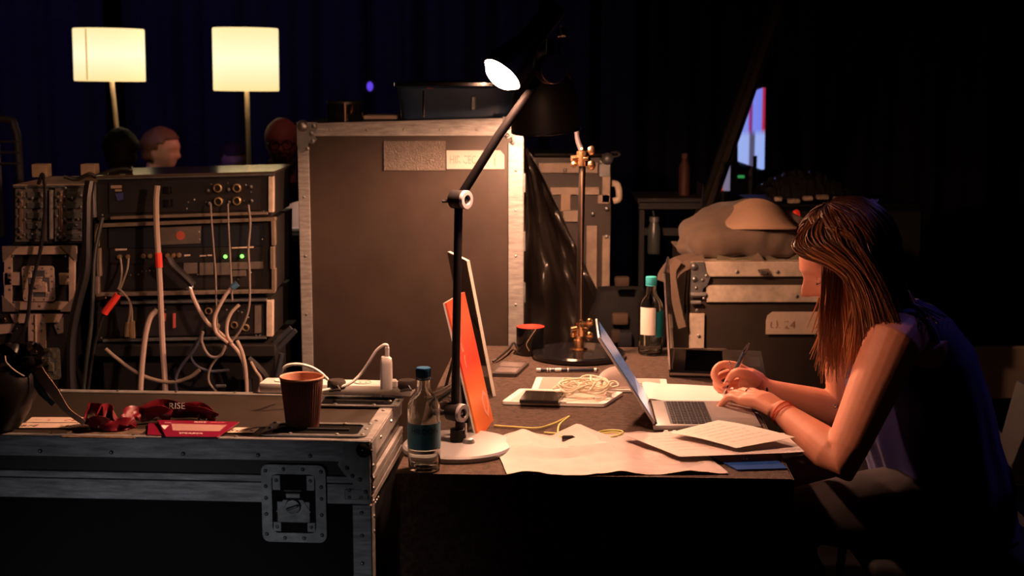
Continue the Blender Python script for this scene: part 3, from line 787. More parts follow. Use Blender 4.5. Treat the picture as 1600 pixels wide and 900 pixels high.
# ================================================================== left stack of three cases
M['case_tan'] = mat('case_frame_tan', (.60, .44, .32), .5, metal=.1, var=.25, vscale=20)
o = Yp(80, 382, YR)
la = thing('flight_case', 'twin-latch metal case with rows of rivets, topmost of the left stack', 'flight case', (o.x, YR, o.z))
s = MB(); slab(s, (19, 291), (146, 290), (146, 380), (20, 381), .36, YR + .01); part('body', s, M['rack_black'], la)
for q, k in ((((24, 295), (74, 294), (74, 377), (24, 378)), 0), (((86, 294), (138, 293), (138, 376), (86, 377)), 1)):
    s = MB(); slab(s, *q, .012, YR); pnl = part('latch_panel', s, mat('latch_panel_%d' % k, (.22, .20, .19), .4, metal=.3, var=.4, vscale=12), la)
    x0 = q[0][0]
    rb_ = MB()
    for j in range(5): bar(rb_, (x0 + 18, 305 + 16 * j), (x0 + 42, 304.5 + 16 * j), .018, .012, YR - .006)
    part('latch_ribs', rb_, M['steel_dk'], pnl)
    part('latch_bar', bar(MB(), (x0 + 8, 298), (x0 + 8.5, 374), .010, .012, YR - .005), mat('latch_copper_%d' % k, (.30, .20, .14), .4, metal=.5), pnl)
    st = MB()
    for (dx, y) in ((4, 308), (14, 308), (8, 302), (8, 314), (4, 324), (14, 324), (40, 324), (3, 338), (15, 343), (36, 343), (42, 343), (6, 357), (8, 361), (4, 367), (14, 367), (8, 371), (26, 366), (40, 369), (42, 358), (26, 310), (40, 306), (33, 352), (16, 294)):
        rivets([Yp(x0 + dx, y, YR - .008)], (0, -1, 0), .0046, st, 6)
    part('rivets', st, M['steel'], pnl, stuff=True)
part('centre_post', bar(MB(), (79, 297), (79, 374), .0085, .018, YR - .01), M['alu'], la)
part('top_rail', bar(MB(), (20, 292), (146, 291), .007, .02, YR - .002), M['steel_dk'], la)
tq = [Yp(20, 292, YR), Yp(146, 291, YR)]; tq += [tq[1] + Vector((0, .36, 0)), tq[0] + Vector((0, .36, 0))]; tq += [v + Vector((0, 0, .006)) for v in tq]
part('lid', MB().add(tq, [(3, 2, 1, 0), (4, 5, 6, 7), (0, 1, 5, 4), (1, 2, 6, 5), (2, 3, 7, 6), (3, 0, 4, 7)]), M['case_tan'], la)
part('corner_latch', bar(MB(), (143, 285), (144, 340), .012, .016, YR - .012), M['steel'], la)
zl = Yp(80, 291, YR).z + .0065
for x0, x1, lab in ((54, 77, 'left tan wooden block on the twin-latch case'), (130, 152, 'right tan wooden block on the twin-latch case, beside the cable')):
    a = Yp(x0, 281, YR + .30); b = Yp(x1, 267, YR + .30)
    single('wooden_block', MB().box(((a.x + b.x) / 2, YR + .30, zl + .020), (b.x - a.x, .05, .040), .002), M['tan_wood'], lab, 'block', loc=((a.x + b.x) / 2, YR + .30, zl))

o = Yp(62, 486, YR)
lb_ = thing('flight_case', 'square case with tan metal frame and central latch, middle of left stack', 'flight case', (o.x, YR, o.z))
s = MB(); slab(s, (7, 386), (119, 385), (119, 484), (8, 485), .38, YR + .012); part('body', s, M['rack_black'], lb_)
for a, b2, w in (((5, 392), (119, 391), .024), ((7, 478), (117, 478), .024)): part('frame_rail', bar(MB(), a, b2, w, .014), M['case_tan'], lb_)
for a, b2, w in (((12, 390), (12, 480), .022), ((112, 390), (112, 480), .018), ((5, 436), (30, 436), .038), ((92, 436), (108, 436), .034)): part('frame_rail', bar(MB(), a, b2, w, .013, YR + .001), M['case_tan'], lb_)
for x, y in ((14, 394), (110, 393), (14, 477), (110, 477)):
    m_ = Matrix(((1, 0, 0, 0), (0, 0, -1, 0), (0, 1, 0, 0), (0, 0, 0, 1))); c = Yp(x, y, YR)
    m_.translation = c; sx = 1 if x < 60 else -1; sy = -1 if y < 430 else 1
    poly = [(-.018 * sx, -.018 * sy), (.030 * sx, -.018 * sy), (-.018 * sx, .030 * sy)]
    if sx * sy < 0: poly = poly[::-1]
    part('corner_plate', MB().prism(poly, .004, m_), M['rack_rail'], lb_)
c = Yp(61, 443, YR); m_ = Matrix(((1, 0, 0, c.x), (0, 0, -1, YR - .001), (0, 1, 0, c.z), (0, 0, 0, 1)))
butterfly_latch(lb_, m_, .094, .104, M['case_tan'], M['steel_dk'])
part('rivets', dots([(20, 400), (102, 401), (16, 418), (16, 430), (16, 441), (16, 452), (22, 472), (107, 420), (107, 432), (107, 442), (62, 478)], YR - .002, .0036), M['steel'], lb_, stuff=True)

o = Yp(58, 600, YR)
lc_ = thing('flight_case', 'dark case with T-shaped riveted plates, bottom of the left stack', 'flight case', (o.x, YR + .19, 0))
zt = Yp(58, 488, YR).z; xa = Yp(-14, 540, YR).x; xb = Yp(112, 540, YR).x
part('body', MB().box(((xa + xb) / 2, YR + .20, (zt - .004 + .10) / 2), (xb - xa, .38, zt - .104), .003), M['rack_black'], lc_)
s = MB(); slab(s, (16, 491), (97, 491), (92, 504), (22, 505), .010, YR); part('hinge_plate', s, M['case_tan'], lc_)
s = MB(); slab(s, (44, 504), (71, 504), (71, 545), (44, 545), .010, YR - .001); bar(s, (55, 492), (55.5, 544), .004, .008, YR - .007); part('hinge_plate', s, M['case_tan'], lc_)
s = MB(); slab(s, (-14, 508), (24, 506), (16, 520), (-14, 524), .008, YR + .001); part('corner_plate', s, M['case_tan'], lc_)
s = MB(); slab(s, (84, 508), (98, 496), (98, 520), (90, 522), .008, YR + .001); part('corner_plate', s, M['rack_rail'], lc_)
c = Yp(74, 568, YR); m_ = Matrix(((1, 0, 0, c.x), (0, 0, -1, YR - .001), (0, 1, 0, c.z), (0, 0, 0, 1)))
butterfly_latch(lc_, m_, .078, .094, mat('latch_olive', (.22, .21, .15), .4, metal=.5, var=.3, vscale=20), M['steel_dk'])
s = MB(); slab(s, (56, 594), (80, 594), (80, 612), (56, 612), .008, YR); part('hinge_plate', s, M['case_tan'], lc_)
part('rivets', dots([(29, 504), (42, 505), (53, 505), (65, 505), (89, 504), (53, 516), (65, 516), (26, 514), (92, 513), (18, 521), (54, 544), (65, 544), (68, 492), (28, 492)], YR - .003, .004), M['steel'], lc_, stuff=True)
part('bright_stud', MB().ball(Yp(8, 499, YR - .004), .008, 10), M['brass'], lc_)
for x in (xa + .05, xb - .05):
    for y in (YR + .06, YR + .34):
        part('caster', MB().lathe([(0, -.015), (.045, -.015), (.05, -.01), (.05, .01), (.045, .015), (0, .015)], Matrix.Translation((x, y, .05)) @ Matrix.Rotation(math.pi / 2, 4, 'Y'), 16), M['black'], lc_)
        part('caster_fork', MB().box((x, y, .095), (.05, .04, .03), .002), M['steel_dk'], lc_)

# metal trolley frame cut by the left edge
yy = 4.9
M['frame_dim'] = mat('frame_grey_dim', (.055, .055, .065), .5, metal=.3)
q0 = Yp(22, 190, yy)
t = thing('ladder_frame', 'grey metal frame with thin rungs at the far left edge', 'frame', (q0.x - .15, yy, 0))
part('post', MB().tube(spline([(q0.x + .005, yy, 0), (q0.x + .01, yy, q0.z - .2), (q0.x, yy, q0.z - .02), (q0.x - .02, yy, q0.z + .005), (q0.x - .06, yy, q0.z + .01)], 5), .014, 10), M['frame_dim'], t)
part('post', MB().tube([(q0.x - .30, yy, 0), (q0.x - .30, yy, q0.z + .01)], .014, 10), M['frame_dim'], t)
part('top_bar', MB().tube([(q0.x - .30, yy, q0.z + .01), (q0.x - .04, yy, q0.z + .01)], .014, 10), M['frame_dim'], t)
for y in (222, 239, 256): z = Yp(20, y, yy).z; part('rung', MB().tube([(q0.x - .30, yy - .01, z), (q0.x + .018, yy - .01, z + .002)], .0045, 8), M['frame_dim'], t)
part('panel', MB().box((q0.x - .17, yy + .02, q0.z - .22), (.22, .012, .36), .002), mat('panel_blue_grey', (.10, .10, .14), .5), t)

# ================================================================== cables
CAB = {}
def cable_mat(name, col, rough=.5):
    if name not in CAB: CAB[name] = mat('cable_' + name, col, rough)
    return CAB[name]
def cable(label, pts, r, m, bands=(), group=None, n=7, name='cable', cat='cable'):
    P = spline(pts, n)
    o = P[-1]
    if not bands: 
        return single(name, MB().tube(P, r, 8), m, label, cat, group, loc=o)
    t = thing(name, label, cat, o, group=group)
    part('sheath', MB().tube(P, r, 8), m, t)
    for f0, f1, bm_, nm, k in bands:
        i0 = int(f0 * (len(P) - 1)); i1 = max(i0 + 1, int(f1 * (len(P) - 1)))
        part(nm, MB().tube(P[i0:i1 + 1], r * k, 10), bm_, t)
    return t
def yp(pts, y0, y1=None):
    y1 = y0 if y1 is None else y1
    n = len(pts) - 1
    return [Yp(p_[0], p_[1], y0 + (y1 - y0) * i / n) for i, p_ in enumerate(pts)]
c_tan = cable_mat('tan', (.42, .32, .26)); c_grey = cable_mat('grey', (.22, .18, .155)); c_blk = cable_mat('black', (.016, .015, .015), .35)
c_white = cable_mat('white', (.55, .50, .46)); c_blue = cable_mat('slate', (.07, .075, .10)); c_olive = cable_mat('olive', (.26, .21, .15))
R0, R1 = YR - .06, YR - .10
cable('thick tan cable with a red tape band hanging down all three racks', yp([(246, 290), (244, 315), (245, 360), (248, 410), (251, 470), (254, 540), (258, 600), (259, 640)], R0, R1), .0085, c_tan, ((.40, .455, M['red_tape'], 'red_tape_band', 1.25),))
cable('thick tan cable curving down from the lowest rack', yp([(246, 484), (235, 496), (228, 520), (223, 560), (220, 600), (219, 640)], R0 - .02, R1 - .02), .008, c_tan)
cable('pale cable from the middle rack sweeping right to a dark plug', yp([(296, 448), (304, 470), (322, 502), (345, 522), (368, 545), (380, 565), (384, 592), (384, 620)], R0, R1), .0062, c_tan, ((.0, .04, M['steel'], 'connector', 1.8), (.47, .53, M['red_tape'], 'red_tape_band', 1.3), (.86, 1.0, M['black'], 'dark_plug', 3.2)))
cable('tan cable with blue plug rising into the middle rack', yp([(371, 443), (356, 456), (343, 478), (335, 498), (338, 520), (356, 536)], R0 - .01, R1), .0055, c_tan, ((.0, .12, mat('plug_teal', (.05, .13, .22), .5), 'blue_plug', 1.7),))
cable('short tan cable arching down from the lowest rack', yp([(374, 476), (362, 488), (355, 505), (355, 524), (362, 536)], R0 - .015, R1), .005, c_tan)
cable('thin grey wire falling from the amplifier, leftmost of three', yp([(329, 318), (331, 350), (334, 390), (337, 430), (338, 480), (340, 520)], R0 + .02, R0), .0026, c_grey)
cable('thin grey wire falling from the amplifier, middle of three', yp([(356, 318), (357, 350), (359, 390), (361, 430), (363, 470)], R0 + .02, R0), .0026, c_grey)
cable('thin tan wire falling from the amplifier and looping back, rightmost of three', yp([(388, 320), (391, 350), (388, 390), (390, 430), (389, 480), (376, 515), (352, 545), (330, 572), (326, 595), (338, 612), (352, 625)], R0 + .015, R1), .0034, c_grey)
cable('twin tan leads with gold plugs hanging from a black knot', yp([(184, 450), (197, 462), (205, 480), (206, 505), (207, 528)], R0, R0), .0035, c_olive, ((.72, 1.0, M['gold_ring'], 'gold_plug', 2.4),))
cable('shorter tan lead with gold plug beside the twin lead', yp([(190, 455), (202, 470), (203, 490), (199, 510), (198, 526)], R0 - .012, R0 - .012), .0032, c_olive, ((.70, 1.0, M['gold_ring'], 'gold_plug', 2.3),))
cable('black cable with bright red plug dropping at the left of the racks', yp([(186, 458), (176, 472), (163, 490), (155, 512), (147, 545), (140, 590), (136, 625)], R0 - .02, R1), .0045, c_blk, ((.04, .34, M['red_tape'], 'red_plug', 2.3),))
cable('pair of thin olive wires from the middle rack to the knot', yp([(188, 402), (190, 420), (189, 438), (185, 452)], R0 + .03, R0), .003, c_olive)
cable('thin olive wire looping from gold jack to knot', yp([(201, 403), (199, 420), (193, 438), (187, 454)], R0 + .03, R0), .003, c_olive)
cable('olive cable sagging in a wide arc below the racks', yp([(165, 545), (180, 558), (210, 580), (240, 593), (270, 597), (295, 590), (312, 578)], R1, R1), .0055, c_olive)
cable('slate cable looping below the racks', yp([(312, 530), (302, 548), (285, 570), (275, 590), (276, 612), (284, 630)], R1, R1), .0045, c_blue)
cable('slate cable curling right below the racks', yp([(318, 520), (304, 540), (298, 556), (308, 572), (330, 580), (358, 578)], R1 + .02, R1 + .02), .0042, c_blue)
cable('grey cable hooked from the lowest rack', yp([(317, 518), (315, 532), (322, 550), (332, 558), (345, 555), (352, 540)], R1 - .01, R1 - .01), .0042, c_grey)
cable('tan cable bending from plug to trolley', yp([(370, 532), (378, 550), (383, 572), (385, 596), (386, 622)], R1 - .03, R1 - .03), .0058, c_tan)
cable('thick black cable draped down beside the left case stack', yp([(141, 283), (137, 310), (136, 360), (134, 420), (122, 470), (112, 520), (110, 570), (112, 625)], R0 - .01, R1 - .04), .014, c_blk)
cable('black cable with pale stripe hanging by the bottom left case', yp([(119, 488), (113, 510), (110, 530), (109, 560), (112, 590)], R1, R1), .0065, c_blk, ((.05, .60, c_white, 'pale_stripe', 1.02),))
cable('thin black cable over the front of the left case stack', yp([(60, 288), (66, 272), (70, 290), (70, 330), (64, 386), (56, 420), (48, 456), (44, 490), (36, 520), (22, 540)], YR - .03, YR - .05), .0055, c_blk)
cable('black cable coil lying on the top rack and left blocks', yp([(100, 276), (120, 280), (140, 272), (150, 276), (168, 268), (190, 264), (205, 266), (196, 270), (170, 268)], YR + .06, YR + .10), .006, c_blk)
cable('dark green cable falling between case stack and racks', yp([(160, 340), (153, 372), (148, 400), (146, 440), (143, 500), (136, 560), (130, 620)], YR - .02, R1), .006, cable_mat('green_dk', (.03, .035, .028)))
cable('black adaptor lead arcing beside the trolley to the right', yp([(388, 560), (404, 575), (416, 590), (424, 610), (428, 630)], R1, R1), .010, c_blk)
cable('tan plug lead lying by the trolley foot', yp([(392, 565), (400, 580), (407, 590), (407, 602), (404, 612)], R1 - .02, R1 - .02), .0042, c_tan)
cable('black strap sheet hanging from the middle rack', yp([(262, 402), (270, 415), (288, 432), (302, 446)], R0, R0), .012, c_blk)
t = Yp(345, 603, R1)
s = MB()
single('metal_clips', MB().box(t, (.03, .01, .008), .002, None), M['steel_dk'], 'small metal clip among cables below the racks', 'clip', loc=t)
t = Yp(428, 525, YR + .02)
st = thing('folding_stand', 'folded dark blue-grey stand legs leaning beside the racks', 'stand', (t.x + .02, YR + .02, 0))
for k, (a, b2) in enumerate((((417, 548), (455, 512)), ((428, 552), (462, 516)), ((440, 552), (432, 590)))):
    A_, B_ = Yp(*a, YR + .02), Yp(*b2, YR + .02)
    part('leg', MB().tube([A_, B_], .008, 8), mat('stand_slate_%d' % k, (.06, .07, .09), .4, metal=.4), st)
A_ = Yp(432, 590, YR + .02); part('leg', MB().tube([A_, Vector((A_.x, A_.y, 0))], .008, 8), M['steel_dk'], st)

# ================================================================== right-hand flight case with the rucksack
YC = 4.55
zt = Yp(1170, 409, YC).z; zb = Yp(1170, 768, YC).z
xl2 = Yp(1078, 500, YC).x; xr2 = xl2 + .64
bc = thing('flight_case', 'brown flight case with brassy rails and pale label, under the rucksack', 'flight case', ((xl2 + xr2) / 2, YC, 0))
part('body', MB().box(((xl2 + xr2) / 2, YC + .29, (zb + zt) / 2), (xr2 - xl2 - .008, .56, zt - zb - .012)), M['laminate_br'], bc)
def crail(a, b, nm='edge_rail'):
    A_ = Yp(*a, YC); B_ = Yp(*b, YC)
    return part(nm, MB().box(((A_.x + B_.x) / 2, YC + .004, (A_.z + B_.z) / 2), (abs(B_.x - A_.x), .014, abs(A_.z - B_.z)), .0012), M['alu_br'], bc)
xre = 800 + xr2 / Yp(1170, 430, YC).y * F * .985
crail((1094, 410), (xre, 432)); crail((1104, 446), (xre, 472), 'lid_rail'); crail((1078, 490), (1096, 735), 'corner_rail'); crail((1078, 739), (xre, 767))
part('top_panel', MB().box(((xl2 + xr2) / 2, YC + .29, zt - .003), (xr2 - xl2, .58, .006), .001), M['alu_br'], bc)
c = MB(); m_ = Matrix(((1, 0, 0, xl2), (0, 0, -1, YC - .005), (0, 1, 0, zt), (0, 0, 0, 1)))
c.prism([(0, 0), (.042, 0), (.048, -.030), (.062, -.050), (.052, -.078), (.040, -.085), (.034, -.115), (0, -.115)][::-1], .003, m_)
co = part('corner_bracket', c, M['steel_dk'], bc)
bl = MB()
for x, y, r in ((1084, 416, .013), (1085, 436, .010)): bl.ball(Yp(x, y, YC - .008), r, 12)
part('ball_corner', bl, M['steel'], co)
part('rivets', dots([(1104, 431), (1098, 438), (1100, 466), (1088, 450), (1089, 485)], YC - .008, .006), M['steel'], co, stuff=True)
for (a, b) in (((1079, 457), (1104, 463)), ((1079, 470), (1096, 475))):
    A_ = Yp(*a, YC - .01); B_ = Yp(*b, YC - .01)
    part('latch_bar', MB().box(((A_.x + B_.x) / 2, YC - .008, (A_.z + B_.z) / 2), (B_.x - A_.x, .012, A_.z - B_.z), .003), M['alu'], bc)
part('rivets', dots([(1152, 425), (1215, 425), (1245, 463), (1092, 525), (1240, 752), (1280, 752)], YC - .004, .0065), M['steel'], bc, stuff=True)
a = Yp(1196, 522, YC); b = Yp(1312, 487, YC); lw, lh = b.x - a.x, b.z - a.z
lm = Matrix(((1, 0, 0, a.x), (0, 0, -1, YC - .001), (0, 1, 0, a.z), (0, 0, 0, 1)))
lb = part('tape_label', MB().prism([(0, 0), (lw, 0), (lw, lh), (.02, lh), (.004, lh - .012), (0, lh - .03)], .0012, lm), M['tape'], bc, 'pale paper label with faint writing')
text_part('lettering', 'U. 24     to', .038, lm @ Matrix.Translation((.014, .018, .0014)), mat('ink_faint', (.36, .18, .12), .8), lb, jitter=.003)
for x in (xl2 + .08, xr2 - .08):
    for y in (YC + .08, YC + .48):
        part('caster', MB().lathe([(0, -.02), (.065, -.02), (.07, -.014), (.07, .014), (.065, .02), (0, .02)], Matrix.Translation((x, y, .07)) @ Matrix.Rotation(math.pi / 2, 4, 'Y'), 18), M['black'], bc)
        part('caster_fork', MB().box((x, y, (zb + .10) / 2 + .01), (.06, .06, max(.02, zb - .10)), .003), M['steel_dk'], bc)

# --- rucksack
M['canvas'] = mat('rucksack_canvas', (.21, .145, .105), .9, var=.25, vscale=12, bump=.15, bscale=300, sheen=.2)
M['canvas_lt'] = mat('rucksack_flap', (.58, .37, .25), .9, var=.12, vscale=10, bump=.12, bscale=300)
cx = Yp(1150, 380, YC + .22)
rk = thing('rucksack', 'grey-brown canvas rucksack with tan flap lying on the brown case', 'backpack', (cx.x, YC + .22, zt))
b_ = bmesh.new(); mb = MB(); mb.bm = b_
def rp(px, py, dy=.2): return Yp(px, py, YC + dy)
for px, py, r, dy in ((1100, 390, .085, .2), (1140, 372, .11, .2), (1180, 362, .115, .2), (1215, 378, .095, .2), (1240, 398, .07, .2), (1070, 404, .035, .16), (1100, 400, .06, .1), (1125, 396, .075, .1), (1150, 394, .078, .1), (1175, 394, .08, .1), (1200, 396, .07, .1), (1222, 400, .055, .1), (1120, 384, .09, .16), (1160, 374, .105, .16), (1200, 380, .095, .16)):
    c0 = rp(px, py, dy); c0.z = max(c0.z, zt + r * .82)
    mb.ball(c0, r, 14, (1.1, 1.2, .82))
me = remeshed(mb.bm, .012, 6)
for v in me.vertices:
    v.co += v.normal * .012 * noise.noise(v.co * 14)
    v.co.z = max(v.co.z, zt + .002)
mesh_part('bag_body', me, M['canvas'], rk)
def flap(u, v):
    px = 1126 + (1244 - 1126) * u
    top = 358 - 46 * math.sin(math.pi * min(1, max(0, (u * .9 + .08)))) ** .8
    py = top + (359 - top) * v
    d = .045 + .05 * (1 - math.sin(math.pi * u)) + .10 * (1 - v) ** 1.5
    return Yp(px, py, YC + d - .035)
part('top_flap', MB().grid(flap, 18, 8, .006), M['canvas_lt'], rk)
def strap(pts, w, y0, y1, m_, nm='strap', th=.003):
    P = spline(yp(pts, y0, y1), 6); V = []; 
    mb = MB()
    def fn(u, v):
        i = min(len(P) - 1, int(round(u * (len(P) - 1)))); p_ = P[i]; d = (P[min(i + 1, len(P) - 1)] - P[max(i - 1, 0)]).normalized()
        s_ = d.cross(Vector((0.1, -1, 0.1))).normalized()
        return p_ + s_ * (w * (v - .5))
    return part(nm, mb.grid(fn, len(P) - 1, 2, th), m_, rk)
strap([(1118, 402), (1085, 402), (1052, 410), (1036, 428), (1034, 440)], .030, YC + .10, YC - .02, M['canvas'])
strap([(1060, 406), (1050, 425), (1053, 455), (1060, 490), (1066, 512)], .026, YC - .02, YC - .03, M['canvas'])
strap([(1100, 404), (1074, 414), (1058, 424), (1050, 436)], .028, YC + .02, YC - .02, M['canvas'])
sb = strap([(1178, 400), (1186, 410), (1194, 424), (1196, 430)], .034, YC + .02, YC - .015, M['canvas'])
part('strap_buckle', MB().box(Yp(1193, 426, YC - .018), (.024, .008, .012), .003), M['steel'], sb)
strap([(1252, 400), (1225, 412), (1190, 404), (1150, 408), (1120, 404)], .024, YC + .05, YC + .04, mat('strap_olive', (.15, .13, .08), .9))
part('zip_line', MB().tube(spline(yp([(1118, 372), (1126, 382), (1134, 390), (1142, 380)], YC + .06, YC + .06), 5), .003, 6), M['recess'], rk)
q = Yp(1244, 340, YC + .18); part('red_tab', MB().ball(q, .018, 10, (1, .5, 1.6)), M['red_tape'], rk)

# --- crumpled clear wrapping on a dark trunk farther back
YG = 5.6
a = Yp(1200, 318, YG); b = Yp(1345, 318, YG)
gt = thing('road_case', 'black trunk behind the rucksack, under shiny clear wrapping', 'trunk', ((a.x + b.x) / 2, YG + .25, 0))
part('body', MB().box(((a.x + b.x) / 2 + .1, YG + .25, a.z / 2), (b.x - a.x + .3, .5, a.z - .01), .01), M['rack_black'], gt)
part('lid_rail', MB().box(((a.x + b.x) / 2 + .1, YG - .002, a.z - .02), (b.x - a.x + .3, .012, .02), .002), M['black_gloss'], gt)
w_ = bmesh.new()
def wrap(u, v):
    x = a.x + (b.x - a.x) * u; 
    return Vector((x, YG + .04 + .3 * v, a.z + .004 + (.012 + .10 * math.sin(math.pi * min(1, u * .95 + .05)) ** .7 * (1 - abs(2 * v - 1) ** 3)) + .016 * noise.noise(Vector((u * 22, v * 9, 3))) + .012 * noise.noise(Vector((u * 50, v * 20, 7)))))
single('clear_wrapping', MB().grid(wrap, 46, 18, .002), mat('clear_film', (.030, .027, .027), .14, spec=.6, coat=.3), 'crumpled shiny clear film heaped on the black trunk', 'wrapping', loc=(a.x, YG + .1, a.z), sharp=.25)
gl = MB()  # pale blocks standing in for bright glints along the trunk
for k, (x, y, w) in enumerate(((1216, 311, .03), (1240, 314, .05), (1262, 310, .04), (1285, 308, .05), (1310, 311, .045))):
    gl.box(Yp(x, y, YG + .02), (w, .02, .018), .004)
single('glint_blocks', gl, mat('glint_tone', (.95, .75, .55), .3, metal=.2, var=.5, vscale=80, bump=.8, bscale=60), 'row of small pale blocks painting glints along the black trunk', 'glints', loc=Yp(1262, 312, YG + .02))
gd = Yp(1337, 299, YG + .1)

# --- diagonal timber brace
YB = 6.2
A_ = Yp(1102, 330, YB); B_ = Yp(1222, -12, YB)
A0 = A_ + (A_ - B_) * ((A_.z) / (B_.z - A_.z))
t = thing('raking_brace', 'dim brown raking brace that leans up to the right behind the rucksack', 'brace', (A0.x, YB, 0))
d = (B_ - A0)
m_ = axis_matrix(A0, d, Vector((0, 1, 0)))
top = B_ + d * .25
part('main_board', MB().box((0, 0, (top - A0).length / 2), (.07, .03, (top - A0).length), .003, m_), mat('brace_brown', (.030, .020, .016), .7, var=.4, vscale=8, stretch=(1, 1, .1)), t)
part('edge_batten', MB().box((0, 0, 0), (.03, .035, (top - A0).length), .003, m_ @ Matrix.Translation((.0, -.034, (top - A0).length / 2))), mat('brace_tan', (.045, .029, .020), .6), t)
part('base_plate', MB().box((A0.x, YB, .01), (.3, .3, .02), .003), M['steel_dk'], t)

# --- lit screen at the back, seen almost edge-on
YS = 7.6
def screen_mat():
    m = bpy.data.materials.new('screen_picture'); m.use_nodes = True
    nt = m.node_tree; N = nt.nodes; L = nt.links; b = N['Principled BSDF']
    b.inputs['Base Color'].default_value = (.01, .01, .01, 1); b.inputs['Roughness'].default_value = .3
    tc = N.new('ShaderNodeTexCoord'); sx = N.new('ShaderNodeSeparateXYZ'); L.new(tc.outputs['Generated'], sx.inputs[0])
    r = N.new('ShaderNodeValToRGB'); L.new(sx.outputs['X'], r.inputs['Fac']); r.color_ramp.interpolation = 'LINEAR'
    e = r.color_ramp.elements
    e[0].position = 0; e[0].color = (.20, .26, .85, 1); e[1].position = 1; e[1].color = (.45, .02, .06, 1)
    for p_, c in ((.36, (.24, .30, .88, 1)), (.42, (.33, .04, .30, 1)), (.50, (.20, .03, .16, 1)), (.55, (.22, .26, .90, 1)), (.84, (.20, .24, .90, 1)), (.90, (.45, .02, .06, 1))):
        k = e.new(p_); k.color = c
    r2 = N.new('ShaderNodeValToRGB'); L.new(sx.outputs['X'], r2.inputs['Fac'])
    e = r2.color_ramp.elements; e[0].position = 0; e[0].color = (.36, .48, .95, 1); e[1].position = 1; e[1].color = (.33, .45, .95, 1)
    for p_, c in ((.40, (.36, .45, .9, 1)), (.46, (.10, .09, .16, 1)), (.60, (.09, .08, .16, 1)), (.66, (.36, .48, .95, 1))):
        k = e.new(p_); k.color = c
    st = N.new('ShaderNodeMapRange'); st.inputs[1].default_value = .42; st.inputs[2].default_value = .50
    L.new(sx.outputs['Z'], st.inputs[0])
    mx = N.new('ShaderNodeMix'); mx.data_type = 'RGBA'; L.new(st.outputs[0], mx.inputs['Factor']); L.new(r2.outputs['Color'], mx.inputs['A']); L.new(r.outputs['Color'], mx.inputs['B'])
    L.new(mx.outputs['Result'], b.inputs['Emission Color']); b.inputs['Emission Strength'].default_value = .9
    return m
tl, tr_, br, bl_ = Yp(1153, 152, YS), Yp(1192, 137, YS + .25), Yp(1190, 265, YS + .25), Yp(1153, 252, YS)
t = thing('lit_screen', 'lit blue and red presentation screen seen edge-on at the back', 'screen', (tl.x, YS, 0))
part('picture', MB().add([tl, tr_, br, bl_] + [v + Vector((.02, .03, 0)) for v in (tl, tr_, br, bl_)], [(0, 1, 2, 3), (7, 6, 5, 4), (0, 4, 5, 1), (1, 5, 6, 2), (2, 6, 7, 3), (3, 7, 4, 0)]), screen_mat(), t)
off = Vector((.012, .04, 0))
part('housing', MB().add([v + off + Vector((0, 0, .03 * sz)) for v, sz in ((tl, 1), (tr_, 1), (br, -1), (bl_, -1))] + [v + off * 2 + Vector((0, 0, .03 * sz)) for v, sz in ((tl, 1), (tr_, 1), (br, -1), (bl_, -1))], [(0, 1, 2, 3), (7, 6, 5, 4), (0, 4, 5, 1), (1, 5, 6, 2), (2, 6, 7, 3), (3, 7, 4, 0)]), M['black'], t)
mid = (bl_ + br) / 2 + off * 1.5
part('stand', MB().tube([mid + Vector((0, 0, .05)), Vector((mid.x, mid.y, .02))], .03, 10), M['black'], t)
part('foot', MB().box((mid.x, mid.y, .012), (.5, .4, .024), .004), M['black'], t)
g = Yp(1158, 276, YS - .1)
part('status_light', MB().box(g, (.035, .01, .014), .002), mat('led_dim_green', (.02, .1, .03), .4, emit=(.05, .5, .12), estr=.5), t)
a, b = Yp(1124, 300, 7.2), Yp(1142, 245, 7.2)
t = thing('lit_screen', 'small red and white lit panel left of the presentation screen', 'screen', ((a.x + b.x) / 2, 7.2, 0))
for nm, (x0, x1), mm in (('red_half', (1120, 1130), mat('panel_red', (.2, .02, .02), .5, emit=(.55, .05, .02), estr=.8)), ('white_half', (1130, 1141), mat('panel_white', (.2, .2, .25), .5, emit=(.30, .26, .42), estr=.55))):
    p0, p1 = Yp(x0, 298, 7.2), Yp(x1, 250, 7.2)
    part(nm, MB().box(((p0.x + p1.x) / 2, 7.2, (p0.z + p1.z) / 2), (p1.x - p0.x, .02, p1.z - p0.z), .001), mm, t)
part('post', MB().tube([((a.x + b.x) / 2, 7.23, a.z + .05), ((a.x + b.x) / 2, 7.23, .01)], .02, 8), M['black'], t)
part('foot', MB().box(((a.x + b.x) / 2, 7.23, .01), (.35, .3, .02), .003), M['black'], t)

# --- stacked case with bag in the gap right of the tall case
YM = 5.1
A_ = Yp(838, 246, YM); B_ = Yp(958, 246, YM); zt2 = A_.z
mc = thing('flight_case', 'far flight case with brown panels, behind the rear desk lamp', 'flight case', ((A_.x + B_.x) / 2, YM, 0))
part('body', MB().box(((A_.x + B_.x) / 2 - .05, YM + .27, (zt2 + .1) / 2), (B_.x - A_.x + .09, .52, zt2 - .1), .002), M['laminate_br'], mc)
M['alu_far'] = mat('aluminium_far_tan', (.40, .31, .24), .5, metal=.1, var=.3, vscale=16)
def mrail(a, b, nm='edge_rail', m_='alu_far'):
    p0, p1 = Yp(*a, YM), Yp(*b, YM)
    return part(nm, MB().box(((p0.x + p1.x) / 2, YM - .002, (p0.z + p1.z) / 2), (abs(p1.x - p0.x), .016, abs(p0.z - p1.z)), .0012), M[m_], mc)
mrail((842, 254), (934, 270)); mrail((860, 292), (936, 304), 'lid_rail'); mrail((880, 328), (903, 346), 'lid_rail'); mrail((916, 352), (932, 470), 'corner_rail'); mrail((941, 276), (953, 316), 'corner_rail')
